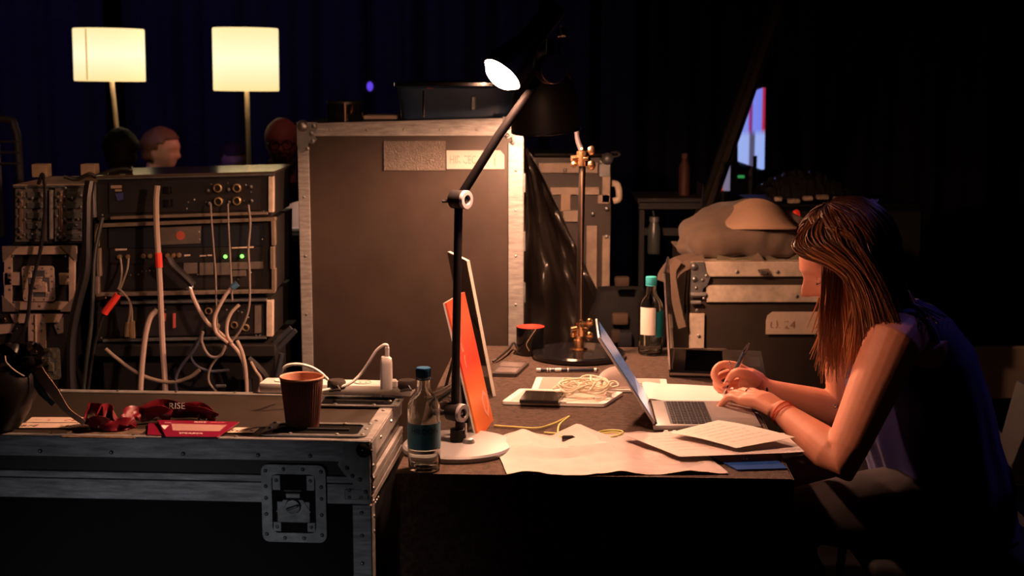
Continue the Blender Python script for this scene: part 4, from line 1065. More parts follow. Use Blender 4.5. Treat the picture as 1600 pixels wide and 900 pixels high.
mrail((876, 303), (891, 330), 'panel_block', 'tan_wood'); mrail((941, 368), (952, 470), 'corner_rail')
mrail((936, 254), (953, 276), 'corner_bracket', 'steel_dk'); mrail((934, 304), (952, 318), 'corner_rail')
part('ball_corner', MB().ball(Yp(949, 248, YM - .02), .022, 12), M['steel_dk'], mc)
part('rivets', dots([(883, 266), (926, 334), (948, 326), (948, 370), (939, 253)], YM - .008, .009), M['steel'], mc, stuff=True)
part('side_handle', MB().tube(spline(yp([(955, 286), (965, 290), (967, 310), (958, 314)], YM + .05), 5), .012, 8), M['alu_br'], mc)
part('top_bar', MB().box(Yp(900, 241, YM), (.30, .03, .012), .003), M['black_gloss'], mc)
part('top_bar_tip', MB().ball(Yp(961, 241, YM), .014, 10, (1.5, 1, .8)), M['steel'], mc)
for x in (A_.x + .05, B_.x - .05):
    for y in (YM + .08, YM + .44):
        part('caster', MB().lathe([(0, -.015), (.045, -.015), (.05, -.01), (.05, .01), (.045, .015), (0, .015)], Matrix.Translation((x, y, .05)) @ Matrix.Rotation(math.pi / 2, 4, 'Y'), 16), M['black'], mc)
# black plastic sheet hung over it
YP_ = 4.85
def sheet(u, v):
    px = 818 + (6 + 150 * v ** .9) * u + 0 * v; py = 232 + 320 * v
    if u > 0: pass
    y = YP_ + .05 * math.sin(9 * u + 3 * v) + .04 * noise.noise(Vector((u * 5, v * 4, 1))) + .03 * noise.noise(Vector((u * 12, v * 5, 4)))
    return Yp(px, py, y)
o = Yp(860, 552, YP_)
single('plastic_sheet', MB().grid(sheet, 26, 24, .003), mat('bin_liner', (.020, .016, .014), .30, bump=.3, bscale=25, spec=.6), 'black plastic sheet draped diagonally between tall case and rear lamp', 'sheet', loc=(o.x, YP_, o.z), sharp=1.2)

# --- dark odds and ends between the rear lamp and the rucksack
YD = 5.3
M['stand_dark'] = mat('stand_dark_paint', (.006, .006, .007), .6)
p0 = Yp(1003, 320, YD); p1 = Yp(1090, 360, YD)
t = thing('metal_stand', 'dim grey metal frame standing behind the rear water bottle', 'stand', ((p0.x + p1.x) / 2, YD, 0))
for x in (p0.x, p1.x): part('post', MB().box((x, YD, p0.z / 2), (.022, .022, p0.z), .002), M['stand_dark'], t)
part('crossbar', MB().box(((p0.x + p1.x) / 2, YD, Yp(1040, 362, YD).z), (p1.x - p0.x, .02, .03), .002), M['stand_dark'], t)
part('crossbar', MB().box(((p0.x + p1.x) / 2, YD, p0.z), (p1.x - p0.x + .03, .06, .03), .002), M['stand_dark'], t)
part('shelf', MB().box(((p0.x + p1.x) / 2, YD + .12, Yp(1040, 300, YD).z - .03), (p1.x - p0.x + .04, .30, .02), .002), M['stand_dark'], t)
part('side_plate', MB().box((p1.x + .012, YD + .04, Yp(1040, 320, YD).z), (.006, .16, .16), .002), M['stand_dark'], t)
zs = Yp(1040, 300, YD).z - .02
q = Yp(1070, 262, YD + .1)
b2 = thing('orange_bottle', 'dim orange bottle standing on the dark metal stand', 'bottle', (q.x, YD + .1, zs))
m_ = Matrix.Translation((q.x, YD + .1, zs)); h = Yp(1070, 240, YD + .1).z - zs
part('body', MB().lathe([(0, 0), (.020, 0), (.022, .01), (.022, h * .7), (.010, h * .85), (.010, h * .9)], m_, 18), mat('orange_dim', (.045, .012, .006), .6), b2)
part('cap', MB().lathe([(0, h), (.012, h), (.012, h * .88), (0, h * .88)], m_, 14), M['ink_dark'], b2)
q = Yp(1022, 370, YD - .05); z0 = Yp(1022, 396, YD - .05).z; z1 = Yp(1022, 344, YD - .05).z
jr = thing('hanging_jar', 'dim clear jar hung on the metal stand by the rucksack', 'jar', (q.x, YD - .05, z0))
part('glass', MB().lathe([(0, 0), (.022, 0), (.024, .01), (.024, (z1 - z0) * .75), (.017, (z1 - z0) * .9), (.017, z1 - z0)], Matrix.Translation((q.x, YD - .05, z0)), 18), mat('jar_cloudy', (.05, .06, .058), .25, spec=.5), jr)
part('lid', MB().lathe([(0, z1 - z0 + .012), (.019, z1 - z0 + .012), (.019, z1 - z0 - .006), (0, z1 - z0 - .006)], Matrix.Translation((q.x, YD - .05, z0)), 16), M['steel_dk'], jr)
part('hook', MB().tube([(q.x, YD - .05, z1 + .01), (q.x, YD, z1 + .03)], .003, 6), M['steel_dk'], jr)
q = Yp(972, 470, 4.75)
bg = thing('tool_bag', 'dark bag with tan pouches on a stool behind the rear lamp', 'bag', (q.x, 4.8, 0))
zq = Yp(972, 545, 4.75).z
part('bag_body', MB().loft([(Vector((q.x, 4.80, zq)), (.10, 0, 0), (0, .10, 0)), (Vector((q.x, 4.80, zq + .10)), (.11, 0, 0), (0, .11, 0)), (Vector((q.x, 4.8, zq + .20)), (.08, 0, 0), (0, .06, 0))], 20, power=3), mat('bag_black', (.005, .005, .006), .9), bg)
for x, y, w, hh, cc in ((972, 440, .05, .035, (.035, .02, .014)), (969, 498, .055, .04, (.07, .044, .028)), (962, 525, .03, .045, (.04, .025, .017)), (976, 530, .05, .05, (.010, .011, .015))):
    c0 = Yp(x, y, 4.68)
    part('pouch', MB().box(c0, (w, .03, hh), .008, None, 2), mat('pouch_%d' % y, cc, .8), bg)
part('stool', MB().box((q.x, 4.8, zq - .015), (.26, .26, .025), .003), M['rack_black'], bg)
for sx in (-1, 1):
    for sy in (-1, 1): part('stool_leg', MB().tube([(q.x + sx * .1, 4.8 + sy * .1, zq - .02), (q.x + sx * .12, 4.8 + sy * .12, 0)], .012, 8), M['steel_dk'], bg)

# --- pale bench box at the far right
YE = 4.9
a, b = Yp(1500, 622, YE), Yp(1640, 541, YE)
t = thing('storage_bench', 'dim pale bench front behind the woman at the right edge', 'bench', ((a.x + b.x) / 2 + .1, YE, 0))
part('pale_board', MB().box(((a.x + b.x) / 2 + .1, YE, (a.z + b.z) / 2), (b.x - a.x + .2, .03, b.z - a.z), .003), mat('board_pale', (.20, .15, .12), .7, var=.15, vscale=6), t)
part('body', MB().box(((a.x + b.x) / 2 + .1, YE + .27, b.z / 2), (b.x - a.x + .2, .5, b.z - .01), .003), M['rack_black'], t)

# ================================================================== the desk: trestle table under a black cloth
ZT = 0.74
TR = math.radians(-3.0)
T0 = Vector((-.232, 2.742, 0))                       # near left corner
TM = Matrix.Translation(T0) @ Matrix.Rotation(TR, 4, 'Z')
TW, TD = .782, 1.36
tb = thing('folding_table', 'folding table hidden beneath the black cloth', 'table', T0, TR)
lpart('table_top', MB().box((TW / 2, TD / 2, ZT - .022), (TW - .02, TD - .02, .03), .004), M['tan_wood'], tb)
for x in (.07, TW - .07):
    for y in (.08, TD - .08):
        lpart('leg', MB().tube([(x, y, ZT - .036), (x, y, .002)], .014, 10), M['steel_dk'], tb)
def cloth(u, v):
    """v: 0 front hem -> 1 back edge of the top"""
    x = TW * u
    drop = .60
    if v < .35:
        k = v / .35; z = ZT - .006 - drop * (1 - k); f = (1 - k)
        y = -.004 - .022 * f * (.5 + .5 * math.sin(x * 30 + 1.3 * math.sin(x * 9))) - .012 * f
        z = ZT + .0005 - drop * (1 - k) - .002
        if k > .97: y += .004
    else:
        k = (v - .35) / .65; y = TD * k; z = ZT + .0005
        w = noise.noise(Vector((x * 7, y * 5, 2))); z += .0016 * max(0, w) * min(1, y * 8)
    return TM @ Vector((x, y, z))
tcl = thing('tablecloth', 'black cloth draped over the desk, front hanging to the floor', 'tablecloth', T0, TR)
part('top_sheet', MB().grid(lambda u, v: cloth(u, .30 + .70 * v), 60, 70, .002), M['cloth'], tcl, sharp=1.3)
part('front_drape', MB().grid(lambda u, v: cloth(u, .302 * v), 90, 14, .002), M['cloth'], tcl, sharp=1.3)
def side(u, v):
    y = TD * u; k = v
    return TM @ Vector((TW + .002 + .014 * k * (.5 + .5 * math.sin(y * 26)), y, ZT - .001 - .58 * k))
part('side_drape', MB().grid(side, 50, 10, .002), M['cloth'], tcl, sharp=1.3)
ZC = ZT + .0015
PT = lambda px, py, z=ZC: Zp(px, py, z)

# ------------------------------------------------------------------ desk lamps
def joint(mb_dark, c, ax, r, L):
    ax = Vector(ax).normalized()
    mb_dark.lathe([(0, 0), (r * .9, 0), (r, .002), (r, L - .002), (r * .95, L), (0, L)], axis_matrix(Vector(c) - ax * L, ax), 24)
ax = Vector((.80, -.60, 0))
B0 = PT(716, 702)
dl = thing('desk_lamp', 'tall black jointed desk lamp with bright lit shade, in the foreground', 'lamp', B0)
base_m = mat('lamp_base_grey', (.28, .28, .29), .32, metal=.25)
part('base', MB().lathe([(0, 0), (.116, 0), (.118, .003), (.118, .010), (.114, .014), (.03, .018), (0, .018)], Matrix.Translation(B0), 56), base_m, dl)
J1 = Yp(719, 645, B0.y); J2 = Yp(725, 312, B0.y + .0)
P0 = B0 + Vector((0, 0, .014))
st = MB(); st.cyl(P0, P0 + Vector((0, 0, .03)), .017, 18); st.cyl(P0, J1 - Vector((0, 0, .005)), .0095, 14); part('stem', st, M['black_lamp'], dl)
part('foot_nut', MB().lathe([(0, .012), (.010, .010), (.014, .002), (.014, 0), (0, 0)], Matrix.Translation(P0 + Vector((.022, -.012, .002))), 14), M['steel'], dl)
def lamp_joint(c, face):
    m = MB(); joint(m, c + ax * .004, ax, .0195, .034); j = part('joint', m, M['black_lamp'], dl)
    part('joint_ring', MB().lathe([(.0195, -.002), (.0195, .004), (.0185, .0055), (.0105, .0055), (.0095, .003), (.0095, -.002)], axis_matrix(c + ax * .004, ax), 28, close=True), face, j)
    part('joint_screw', MB().lathe([(0, .0025), (.006, .002), (.0085, 0), (0, 0)], axis_matrix(c + ax * .004, ax), 16), M['black_gloss'], j)
    part('tension_lever', MB().tube([c - ax * .030, c - ax * .030 + Vector((-.012, -.004, -.004)), c - ax * .030 + Vector((-.022, -.006, -.004))], [.005, .004, .0035], 8), M['black_lamp'], j)
ring_m = mat('joint_ring_grey', (.22, .20, .22), .42, metal=.1)
lamp_joint(J1, ring_m); lamp_joint(J2, ring_m)
part('lower_arm', MB().tube([J1 - ax * .014, J2 - ax * .014], .0088, 14), M['black_lamp'], dl)
part('cable_clip', MB().cyl(J1 + Vector((.012, -.01, -.045)), J1 + Vector((.012, -.01, -.02)), .0026, 8), M['steel'], dl)
YH = 2.94
J3 = Yp(850, 112, YH)
part('upper_arm', MB().tube([J2 - ax * .014, J2 - ax * .014 + (J3 - J2) * .5, J3], .0095, 14), mat('arm_unlit_black', (.0015, .0012, .0015), .7, spec=.06), dl)  # extra dark copy of the lamp black, so the arm looks unlit
OC = Yp(785, 116, YH - .04); AP = Yp(871, 9, YH + .03)
hx = (AP - OC).normalized(); Lh = (AP - OC).length
hm = axis_matrix(OC, hx)
R_ = .0445
outer = [(R_, 0), (R_ * .995, .011), (R_ * .96, .027), (R_ * .86, .046), (R_ * .72, .066), (R_ * .60, .082), (.025, .096), (.0236, .103)]
inner = [(max(.004, r_ - .0022), z_ + .0016) for r_, z_ in outer][::-1]
lid = [(.0236, Lh - .012), (.021, Lh - .004), (.014, Lh), (0, Lh)]
shd = part('lamp_shade', MB().lathe([(R_ - .0012, -.0008)] + outer + lid[:1] + [(.0226, Lh - .02)], hm, 44), M['black_lamp'], dl)
part('shade_lining', MB().lathe([(R_ - .0012, -.0008)] + inner[::-1][0:] + [(0, .1035)], hm, 44), M['reflector'], shd)
part('socket_cap', MB().lathe([(.0239, Lh - .045)] + lid, hm, 28), M['black_lamp'], shd)
part('bulb', MB().ball(OC - hx * .001, .0385, 20, (1, 1, .56), hm), M['bulb_front'], dl)
dm = MB(); axd = Vector((.45, -.89, .0)); c_ = Yp(864, 108, YH - .02)
dm.lathe([(0, -.027), (.027, -.027), (.030, -.023), (.030, .004), (.028, .007), (0, .007)], axis_matrix(c_, axd), 28)
dm.tube([c_ + Vector((0, .02, 0)), Yp(866, 62, YH + .0)], .016, 12)
kn = part('head_joint', dm, M['black_lamp'], dl)
part('joint_ring', MB().lathe([(.0295, .0), (.0305, .003), (.0295, .006), (.026, .006), (.026, 0)], axis_matrix(c_, axd), 28, close=True), mat('ring_dark_copper', (.20, .12, .09), .25, metal=.8), kn)
part('head_knob', MB().cyl(Yp(872, 52, YH - .03), Yp(884, 50, YH - .035), .010, 14), M['black_gloss'], kn)
part('knob_glint_ring', MB().lathe([(.0105, 0), (.0115, .002), (.0105, .004), (.009, .002)], axis_matrix(Yp(876, 48, YH - .035), Vector((.9, -.3, .3))), 18, close=True), M['steel'], kn)
# cord from the lower joint to the strip
# ------------------------------------------------------------------ rear lamp
B1 = PT(904, 558)
rl = thing('desk_lamp', 'black desk lamp with brass clamps and wide round base, at the rear', 'lamp', B1)
part('base', MB().lathe([(0, 0), (.128, 0), (.131, .004), (.131, .014), (.125, .019), (.02, .021), (0, .021)], Matrix.Translation(B1), 56), M['black_gloss'], rl)
pt = Yp(910, 250, B1.y)
up = (pt - B1); 
part('base_collar', MB().lathe([(0, .0), (.026, 0), (.026, .004), (.016, .007), (.016, .03), (.012, .032), (.012, .06), (0, .06)], Matrix.Translation(B1 + Vector((0, 0, .02))), 24), M['brass'], rl)
part('pole', MB().tube([B1 + Vector((0, 0, .06)), pt], .0095, 14), mat('pole_black_sheen', (.010, .008, .007), .3), rl)
part('pole_highlight', MB().box((B1 + pt) / 2 + Vector((.002, -.0098, .03)), (.0035, .001, (pt - B1).z * .78), .0004), mat('pole_highlight_tone', (.16, .10, .07), .4, metal=.5), rl)  # thin strip coloured as the highlight down the black pole
def clamp(c, s=1.0):
    m = MB(); m.cyl(c + Vector((0, 0, -.022 * s)), c + Vector((0, 0, .018 * s)), .0155 * s, 18)
    m.cyl(c + Vector((-.004, 0, 0)), c + Vector((-.030 * s, -.006, -.004)), .010 * s, 14)
    m.ball(c + Vector((-.024 * s, -.008, -.018 * s)), .009 * s, 10)
    k = part('clamp', m, M['brass'], rl)
    w = MB(); w.cyl(c + Vector((.006, -.012, 0)), c + Vector((.018 * s, -.020, 0)), .007 * s, 12)
    for sg in (1, -1):
        w.ball(c + Vector((.024 * s, -.022, .017 * s * sg + (.004 if sg > 0 else -.002))), .011 * s, 12, (1, .45, 1.25))
    part('wing_screw', w, M['brass'], k)
    w = MB(); w.cyl(c + Vector((0, -.012, .010)), c + Vector((.002, -.03, .012)), .006 * s, 10); w.ball(c + Vector((-.002, -.018, .024)), .006, 8)
    part('pin', w, M['brass'], k)
clamp(pt + Vector((0, 0, .006))); clamp(Yp(908, 513, B1.y), .95)
sc = Yp(856, 168, 3.86)
ar = [pt + Vector((0, .0, .02)), Yp(902, 214, 3.97), Yp(898, 160, 4.02), Yp(880, 96, 3.97), Yp(866, 84, 3.90)]
part('arm', MB().tube(spline(ar, 6), .0075, 10), M['black_lamp'], rl)
# bell: its opening tips away from the camera, towards the tall case
ad = Vector((-.06, -.12, .98)).normalized()
r0 = .0935; hh = .165
low = Yp(853, 203, 3.86)
bm_ = axis_matrix(low, ad)
oprof = [(r0, 0), (r0 * 1.0, .01), (r0 * .995, .05), (r0 * .95, .09), (r0 * .82, .125), (r0 * .58, .15), (.03, hh), (.024, hh + .004), (.022, hh + .045), (.015, hh + .052), (0, hh + .053)]
iprof = [(r0 - .001, -.001), (r0 - .0025, .01), (r0 * .97, .05), (r0 * .92, .088), (r0 * .79, .122), (r0 * .55, .146), (.024, .158), (0, .158)]
sh2 = part('lamp_shade', MB().lathe([(r0 - .001, -.001)] + oprof, bm_, 48), M['black_lamp'], rl)
part('shade_lining', MB().lathe(iprof, bm_, 48), M['reflector'], sh2)
part('rim_bead', MB().lathe([(r0 - .002, -.0015), (r0 + .001, -.0015), (r0 + .0015, .001), (r0 + .001, .0035), (r0 - .002, .0035)], bm_, 48, close=True), M['black_gloss'], sh2)
part('bulb', MB().ball(low + ad * .021, .024, 14), M['bulb'], rl)
part('bulb_neck', MB().cyl(low + ad * .040, low + ad * .155, .014, 14), M['white_plastic'], rl)

# ------------------------------------------------------------------ water bottles
def bottle(px, py, H, R, cap_m, wrap, label):
    b = PT(px, py); t = thing('water_bottle', label, 'bottle', b)
    Tm = Matrix.Translation(b)
    g = mat('bottle_glass_%d' % px, (.93, .97, .95), .02, trans=1.0, ior=1.45, spec=.5)
    prof = [(0, .006), (R * .55, .003), (R * .85, 0), (R * .97, .003), (R, .010), (R, .045 * H / .2), (R * 1.0, .60 * H), (R * .97, .64 * H), (R * .84, .69 * H), (R * .62, .735 * H), (R * .47, .775 * H), (R * .41, .82 * H), (R * .39, .90 * H), (R * .39, .94 * H)]
    inn = [(max(0, r_ - .0028) if r_ > .006 else 0, z_ + (.005 if i < 4 else 0)) for i, (r_, z_) in enumerate(prof)]
    part('glass', MB().lathe(prof + inn[::-1][:-1] + [(0, inn[0][1])], Tm, 48), g, t)
    wl = .30 * H
    wprof = [(0, .0115)] + [(r_ - .0032, z_ + .0062) for r_, z_ in prof[1:5]] + [(R - .0032, wl), (0, wl)]
    part('water', MB().lathe(wprof, Tm, 40), mat('water_%d' % px, (.95, .97, .95), .0, trans=1.0, ior=1.333), t)
    cp = MB().lathe([(0, H), (R * .42, H), (R * .45, H - .002), (R * .45, H * .905), (R * .43, H * .90), (0, H * .90)], Tm, 32)
    for k in range(28):
        a = 2 * math.pi * k / 28; cp.box((R * .45 * math.cos(a), R * .45 * math.sin(a), H * .952), (.0012, .0012, H * .08), 0, Tm)
    part('cap', cp, cap_m, t)
    part('neck_ring', MB().lathe([(R * .44, H * .885), (R * .46, H * .885), (R * .46, H * .898), (R * .44, H * .898)], Tm, 32, close=True), cap_m, t)
    for a0, a1, z0, z1, m_, nm, txt in wrap:
        n = 26; V = []
        def fn(u, v): 
            a = math.radians(a0 + (a1 - a0) * u)
            return Tm @ Vector(((R + .0006) * math.cos(a), (R + .0006) * math.sin(a), H * (z0 + (z1 - z0) * v)))
        lab = part(nm, MB().grid(fn, n, 4, .0004), m_, t)
        if txt:
            cu_m, s_ = txt[1], txt[2]
            tx = text_part('lettering', txt[0], s_, Matrix(((1, 0, 0, 0), (0, 0, -1, 0), (0, 1, 0, 0), (0, 0, 0, 1))), cu_m, None, align='CENTER')
            for vtx in tx.data.vertices:
                a = math.radians(-90 + txt[3]) + vtx.co.x / R
                vtx.co = Vector(((R + .0012) * math.cos(a), (R + .0012) * math.sin(a), H * txt[4] + vtx.co.z))
            tx.parent = lab
    return t
M['label_blue'] = mat('label_blue', (.04, .24, .36), .5)
M['label_white'] = mat('label_white', (.80, .74, .68), .6)
M['label_teal'] = mat('label_teal', (.02, .33, .38), .5)
M['cap_blue'] = mat('cap_blue', (.012, .075, .17), .35)
M['cap_teal'] = mat('cap_teal', (.05, .42, .46), .35)
bottle(663, 733, .208, .0325, M['cap_blue'], [(-190, 10, .225, .475, M['label_blue'], 'label', ('HILDON', mat('ink_navy', (.006, .04, .09), .5), .0155, 8, .385)),
                                                (-190, 10, .185, .215, M['steel'], 'silver_band', None)], 'glass water bottle with blue label and blue cap, front corner of the desk')
bottle(1016, 553, .222, .0345, M['cap_teal'], [(-150, -72, .27, .62, M['label_white'], 'label', None), (-68, 30, .24, .57, M['label_teal'], 'label', None)], 'glass water bottle with white and teal labels, behind the rear laptop')

# ------------------------------------------------------------------ laptops
M['lap_silver'] = mat('laptop_aluminium', (.46, .44, .43), .36, metal=.55, var=.06, vscale=40)
M['lap_dark'] = mat('laptop_space_grey', (.045, .045, .05), .3, metal=.5)
M['key'] = mat('laptop_key', (.018, .019, .022), .45)
M['key_print'] = mat('key_print', (.34, .36, .40), .6)
def laptop(name, label, h_near, h_far, f_near, lid_ang, silver, disp, detail=True, depth=None):
    a = PT(*h_near); b = PT(*h_far); c = PT(*f_near)
    yv = (b - a); Wd = yv.length; yv.normalize()
    xv = (c - a); xv -= yv * xv.dot(yv); Dp = xv.length; xv.normalize()
    Mx = xyz_matrix(a, xv, yv)
    t = thing(name, label, 'laptop', a, 0)
    body = MB().box((Dp / 2, Wd / 2, .0075), (Dp, Wd, .013), .003, Mx, 2); part('base', body, silver, t)
    pl = lambda x0, x1, y0, y1, z, h, m_, nm, bev=.0005, par=t: part(nm, MB().box(((x0 + x1) / 2 * Dp, (y0 + y1) / 2 * Wd, z + h / 2), ((x1 - x0) * Dp, (y1 - y0) * Wd, h), bev, Mx), m_, par)
    kw = pl(.16, .565, .06, .94, .0135, .0007, M['recess'] if not detail else mat('key_well', (.10, .105, .115), .5), 'keyboard_well')
    kb = MB(); kp = MB(); rnd = random.Random(3)
    nr, nc = 6, 14
    for r in range(nr):
        for cidx in range(nc):
            x0 = .165 + (.395) * r / nr; x1 = .165 + .395 * (r + 1) / nr - .010
            y0 = .07 + .86 * cidx / nc; y1 = .07 + .86 * (cidx + 1) / nc - .010
            if r == nr - 1 and 4 <= cidx <= 8:
                if cidx != 4: continue
                y1 = .07 + .86 * 9 / nc - .010
            if r == 0: x0 += .02
            kb.box(((x0 + x1) / 2 * Dp, (y0 + y1) / 2 * Wd, .0150), ((x1 - x0) * Dp, (y1 - y0) * Wd, .0018), 0, Mx)
            kp.box((((x0 + x1) / 2 - .004) * Dp, (y0 + y1) / 2 * Wd, .01597), (.0026, .0022, .0002), 0, Mx)
    part('keys', kb, M['key'] if detail else M['recess'], kw, stuff=True)
    if detail: part('key_letters', kp, M['key_print'], kw, stuff=True)
    pl(.62, .96, .30, .70, .0136, .0005, silver if detail else M['lap_dark'], 'trackpad', .0002)
    hg = MB().cyl(Mx @ Vector((.004, Wd * .06, .013)), Mx @ Vector((.004, Wd * .94, .013)), .0055, 12); part('hinge', hg, M['lap_dark'], t)
    la_ = math.radians(lid_ang)
    lx = Vector((math.cos(la_), 0, math.sin(la_)))          # along the lid, in laptop axes
    LM = Mx @ Matrix(((lx.x, 0, -lx.z, .002), (0, 1, 0, 0), (lx.z, 0, lx.x, .016), (0, 0, 0, 1)))   # local x up the lid, z out of the back
    ld = depth or Dp
    # lid normal facing the user is -z of LM when the lid leans back
    lid = part('lid', MB().box((ld / 2, Wd / 2, 0), (ld, Wd, .0055), .002, LM, 2), silver, t)
    bz = part('bezel', MB().box((ld / 2, Wd / 2, -.0031), (ld * .975, Wd * .975, .0008), .0002, LM), M['black_gloss'], lid)
    scr = part('display', MB().box((ld * .52, Wd / 2, -.0037), (ld * .88, Wd * .93, .0005), 0, LM), disp, lid)
    return t, Mx, LM, Dp, Wd, ld, lid
def display_mat(name, c1, c2, s):
    m = bpy.data.materials.new(name); m.use_nodes = True; nt = m.node_tree; N = nt.nodes; L = nt.links; b = N['Principled BSDF']
    b.inputs['Base Color'].default_value = (.01, .01, .012, 1); b.inputs['Roughness'].default_value = .15
    tc = N.new('ShaderNodeTexCoord'); n = N.new('ShaderNodeTexNoise'); n.inputs['Scale'].default_value = 9; L.new(tc.outputs['Generated'], n.inputs['Vector'])
    sx = N.new('ShaderNodeSeparateXYZ'); L.new(tc.outputs['Generated'], sx.inputs[0])
    r = N.new('ShaderNodeValToRGB'); r.color_ramp.elements[0].color = (*c1, 1); r.color_ramp.elements[1].color = (*c2, 1)
    r.color_ramp.elements[0].position = .3; r.color_ramp.elements[1].position = .75; L.new(n.outputs['Fac'], r.inputs['Fac'])
    # a pale window at the foot of the picture
    rp = N.new('ShaderNodeValToRGB'); rp.color_ramp.interpolation = 'CONSTANT'; e = rp.color_ramp.elements
    e[0].position = 0; e[0].color = (1, 1, 1, 1); e[1].position = .24; e[1].color = (0, 0, 0, 1); L.new(sx.outputs['Z'], rp.inputs['Fac'])
    mx = N.new('ShaderNodeMix'); mx.data_type = 'RGBA'; L.new(rp.outputs['Color'], mx.inputs['Factor']); L.new(r.outputs['Color'], mx.inputs['A']); mx.inputs['B'].default_value = (.62, .56, .62, 1)
    L.new(mx.outputs['Result'], b.inputs['Emission Color']); b.inputs['Emission Strength'].default_value = s
    return m
lp1, LX1, LL1, D1, W1, ld1, lid1 = laptop('laptop', 'open silver laptop in front of the woman', (1021, 674), (1011, 634), (1190, 675), 123, M['lap_silver'], display_mat('display_blue', (.07, .09, .17), (.24, .28, .40), .62), depth=.232)
lp2, LX2, LL2, D2, W2, ld2, lid2 = laptop('laptop', 'open dark laptop at the rear of the desk, screen seen on edge', (1045, 589), (1050, 552), (1196, 591), 94, M['lap_dark'], mat('display_off', (.006, .006, .008), .08), detail=False, depth=.262)
ed = LL2 @ Vector((0, 0, 0))
part('bright_edge', MB().box((ld2 / 2, -.0006, 0), (ld2 * .97, .0012, .005), .0003, LL2), mat('lid_edge_bright', (.62, .54, .52), .3, metal=.6), lid2)
part('bright_edge', MB().box((D2 / 2, -.0006, .0085), (D2 * .98, .0012, .006), .0003, LX2), mat('base_edge_bright', (.45, .38, .36), .35, metal=.6), lp2)
q = Yp(1034, 470, LL2.translation.y + .10)
part('paper_tag', MB().box((ld2 * .74, .10, .0034), (.038, .06, .0006), 0, LL2), M['tape_wh'], lid2)

# ------------------------------------------------------------------ papers
def sheet_of_paper(name, corners, fn_z, label, cat, m_, group=None, z0=0.0, nu=30, nv=22, lines=None, thick=.0005):
    c = [PT(px, py, ZC + z0) for px, py in corners]          # near-left, near-right, far-right, far-left
    def fn(u, v):
        p_ = c[0] * (1 - u) * (1 - v) + c[1] * u * (1 - v) + c[2] * u * v + c[3] * (1 - u) * v
        return p_ + Vector((0, 0, fn_z(u, v)))
    t = thing(name, label, cat, c[0], group=group)
    part('sheet', MB().grid(fn, nu, nv, thick), m_, t, sharp=.35)
    if lines:
        lm = MB()
        for (u0, u1, v) in lines:
            def lf(a, b): return fn(u0 + (u1 - u0) * a, v + .007 * b) + Vector((0, 0, .0006))
            lm.grid(lf, 8, 1, .0001)
        part('printed_lines', lm, M['ink_grey'], t, stuff=True)
    return t
def crumple(u, v):
    h = .004 + .020 * max(0, 1 - abs(u - .17) / .15) * max(0, 1 - abs(v - .75) / .5)
    h += .016 * max(0, 1 - abs(u - .62 + .15 * v) / .14) * (v ** .5) * .9
    h += .010 * max(0, 1 - abs(v - .45 - .1 * u) / .10) * max(0, 1 - abs(u - .35) / .35)
    h += .004 * noise.noise(Vector((u * 6, v * 5, 5))) + .002 * noise.noise(Vector((u * 14, v * 11, 1)))
    if v < .12: h += .003 * math.sin(u * 16) * (1 - v / .12)
    return max(.001, 1.55 * h - .002)
rnd = random.Random(11)
def text_lines(u0, u1, v0, v1, n):
    out = []
    for k in range(n):
        v = v0 + (v1 - v0) * k / max(1, n - 1); x = u0
        while x < u1 - .04:
            w = rnd.uniform(.05, .16); out.append((x, min(u1, x + w), v)); x += w + rnd.uniform(.01, .05)
    return out
def fan(px, py, z): return Zp(px, py, z)
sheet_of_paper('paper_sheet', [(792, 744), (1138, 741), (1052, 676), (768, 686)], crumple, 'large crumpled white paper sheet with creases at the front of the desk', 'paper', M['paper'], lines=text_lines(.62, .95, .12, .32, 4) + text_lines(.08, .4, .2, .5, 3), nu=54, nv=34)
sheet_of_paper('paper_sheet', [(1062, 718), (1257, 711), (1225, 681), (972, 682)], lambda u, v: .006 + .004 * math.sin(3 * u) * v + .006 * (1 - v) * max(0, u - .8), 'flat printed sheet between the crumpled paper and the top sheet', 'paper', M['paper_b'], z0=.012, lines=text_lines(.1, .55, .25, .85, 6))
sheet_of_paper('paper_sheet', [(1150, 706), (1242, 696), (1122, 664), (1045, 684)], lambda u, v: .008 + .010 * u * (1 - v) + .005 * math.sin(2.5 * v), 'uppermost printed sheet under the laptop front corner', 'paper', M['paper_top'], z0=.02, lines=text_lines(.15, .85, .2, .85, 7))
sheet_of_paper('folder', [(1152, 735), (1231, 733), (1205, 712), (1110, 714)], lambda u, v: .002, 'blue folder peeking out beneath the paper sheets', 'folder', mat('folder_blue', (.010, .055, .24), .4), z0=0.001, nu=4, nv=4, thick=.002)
gl = MB()
for x in (1162, 1167): gl.ball(PT(x, 717, ZC + .006), .0022, 6)
part('stud', gl, M['white_plastic'], [o for o in COL.objects if o.name.startswith('folder') and o.parent is None and o.get('category') == 'folder'][0])

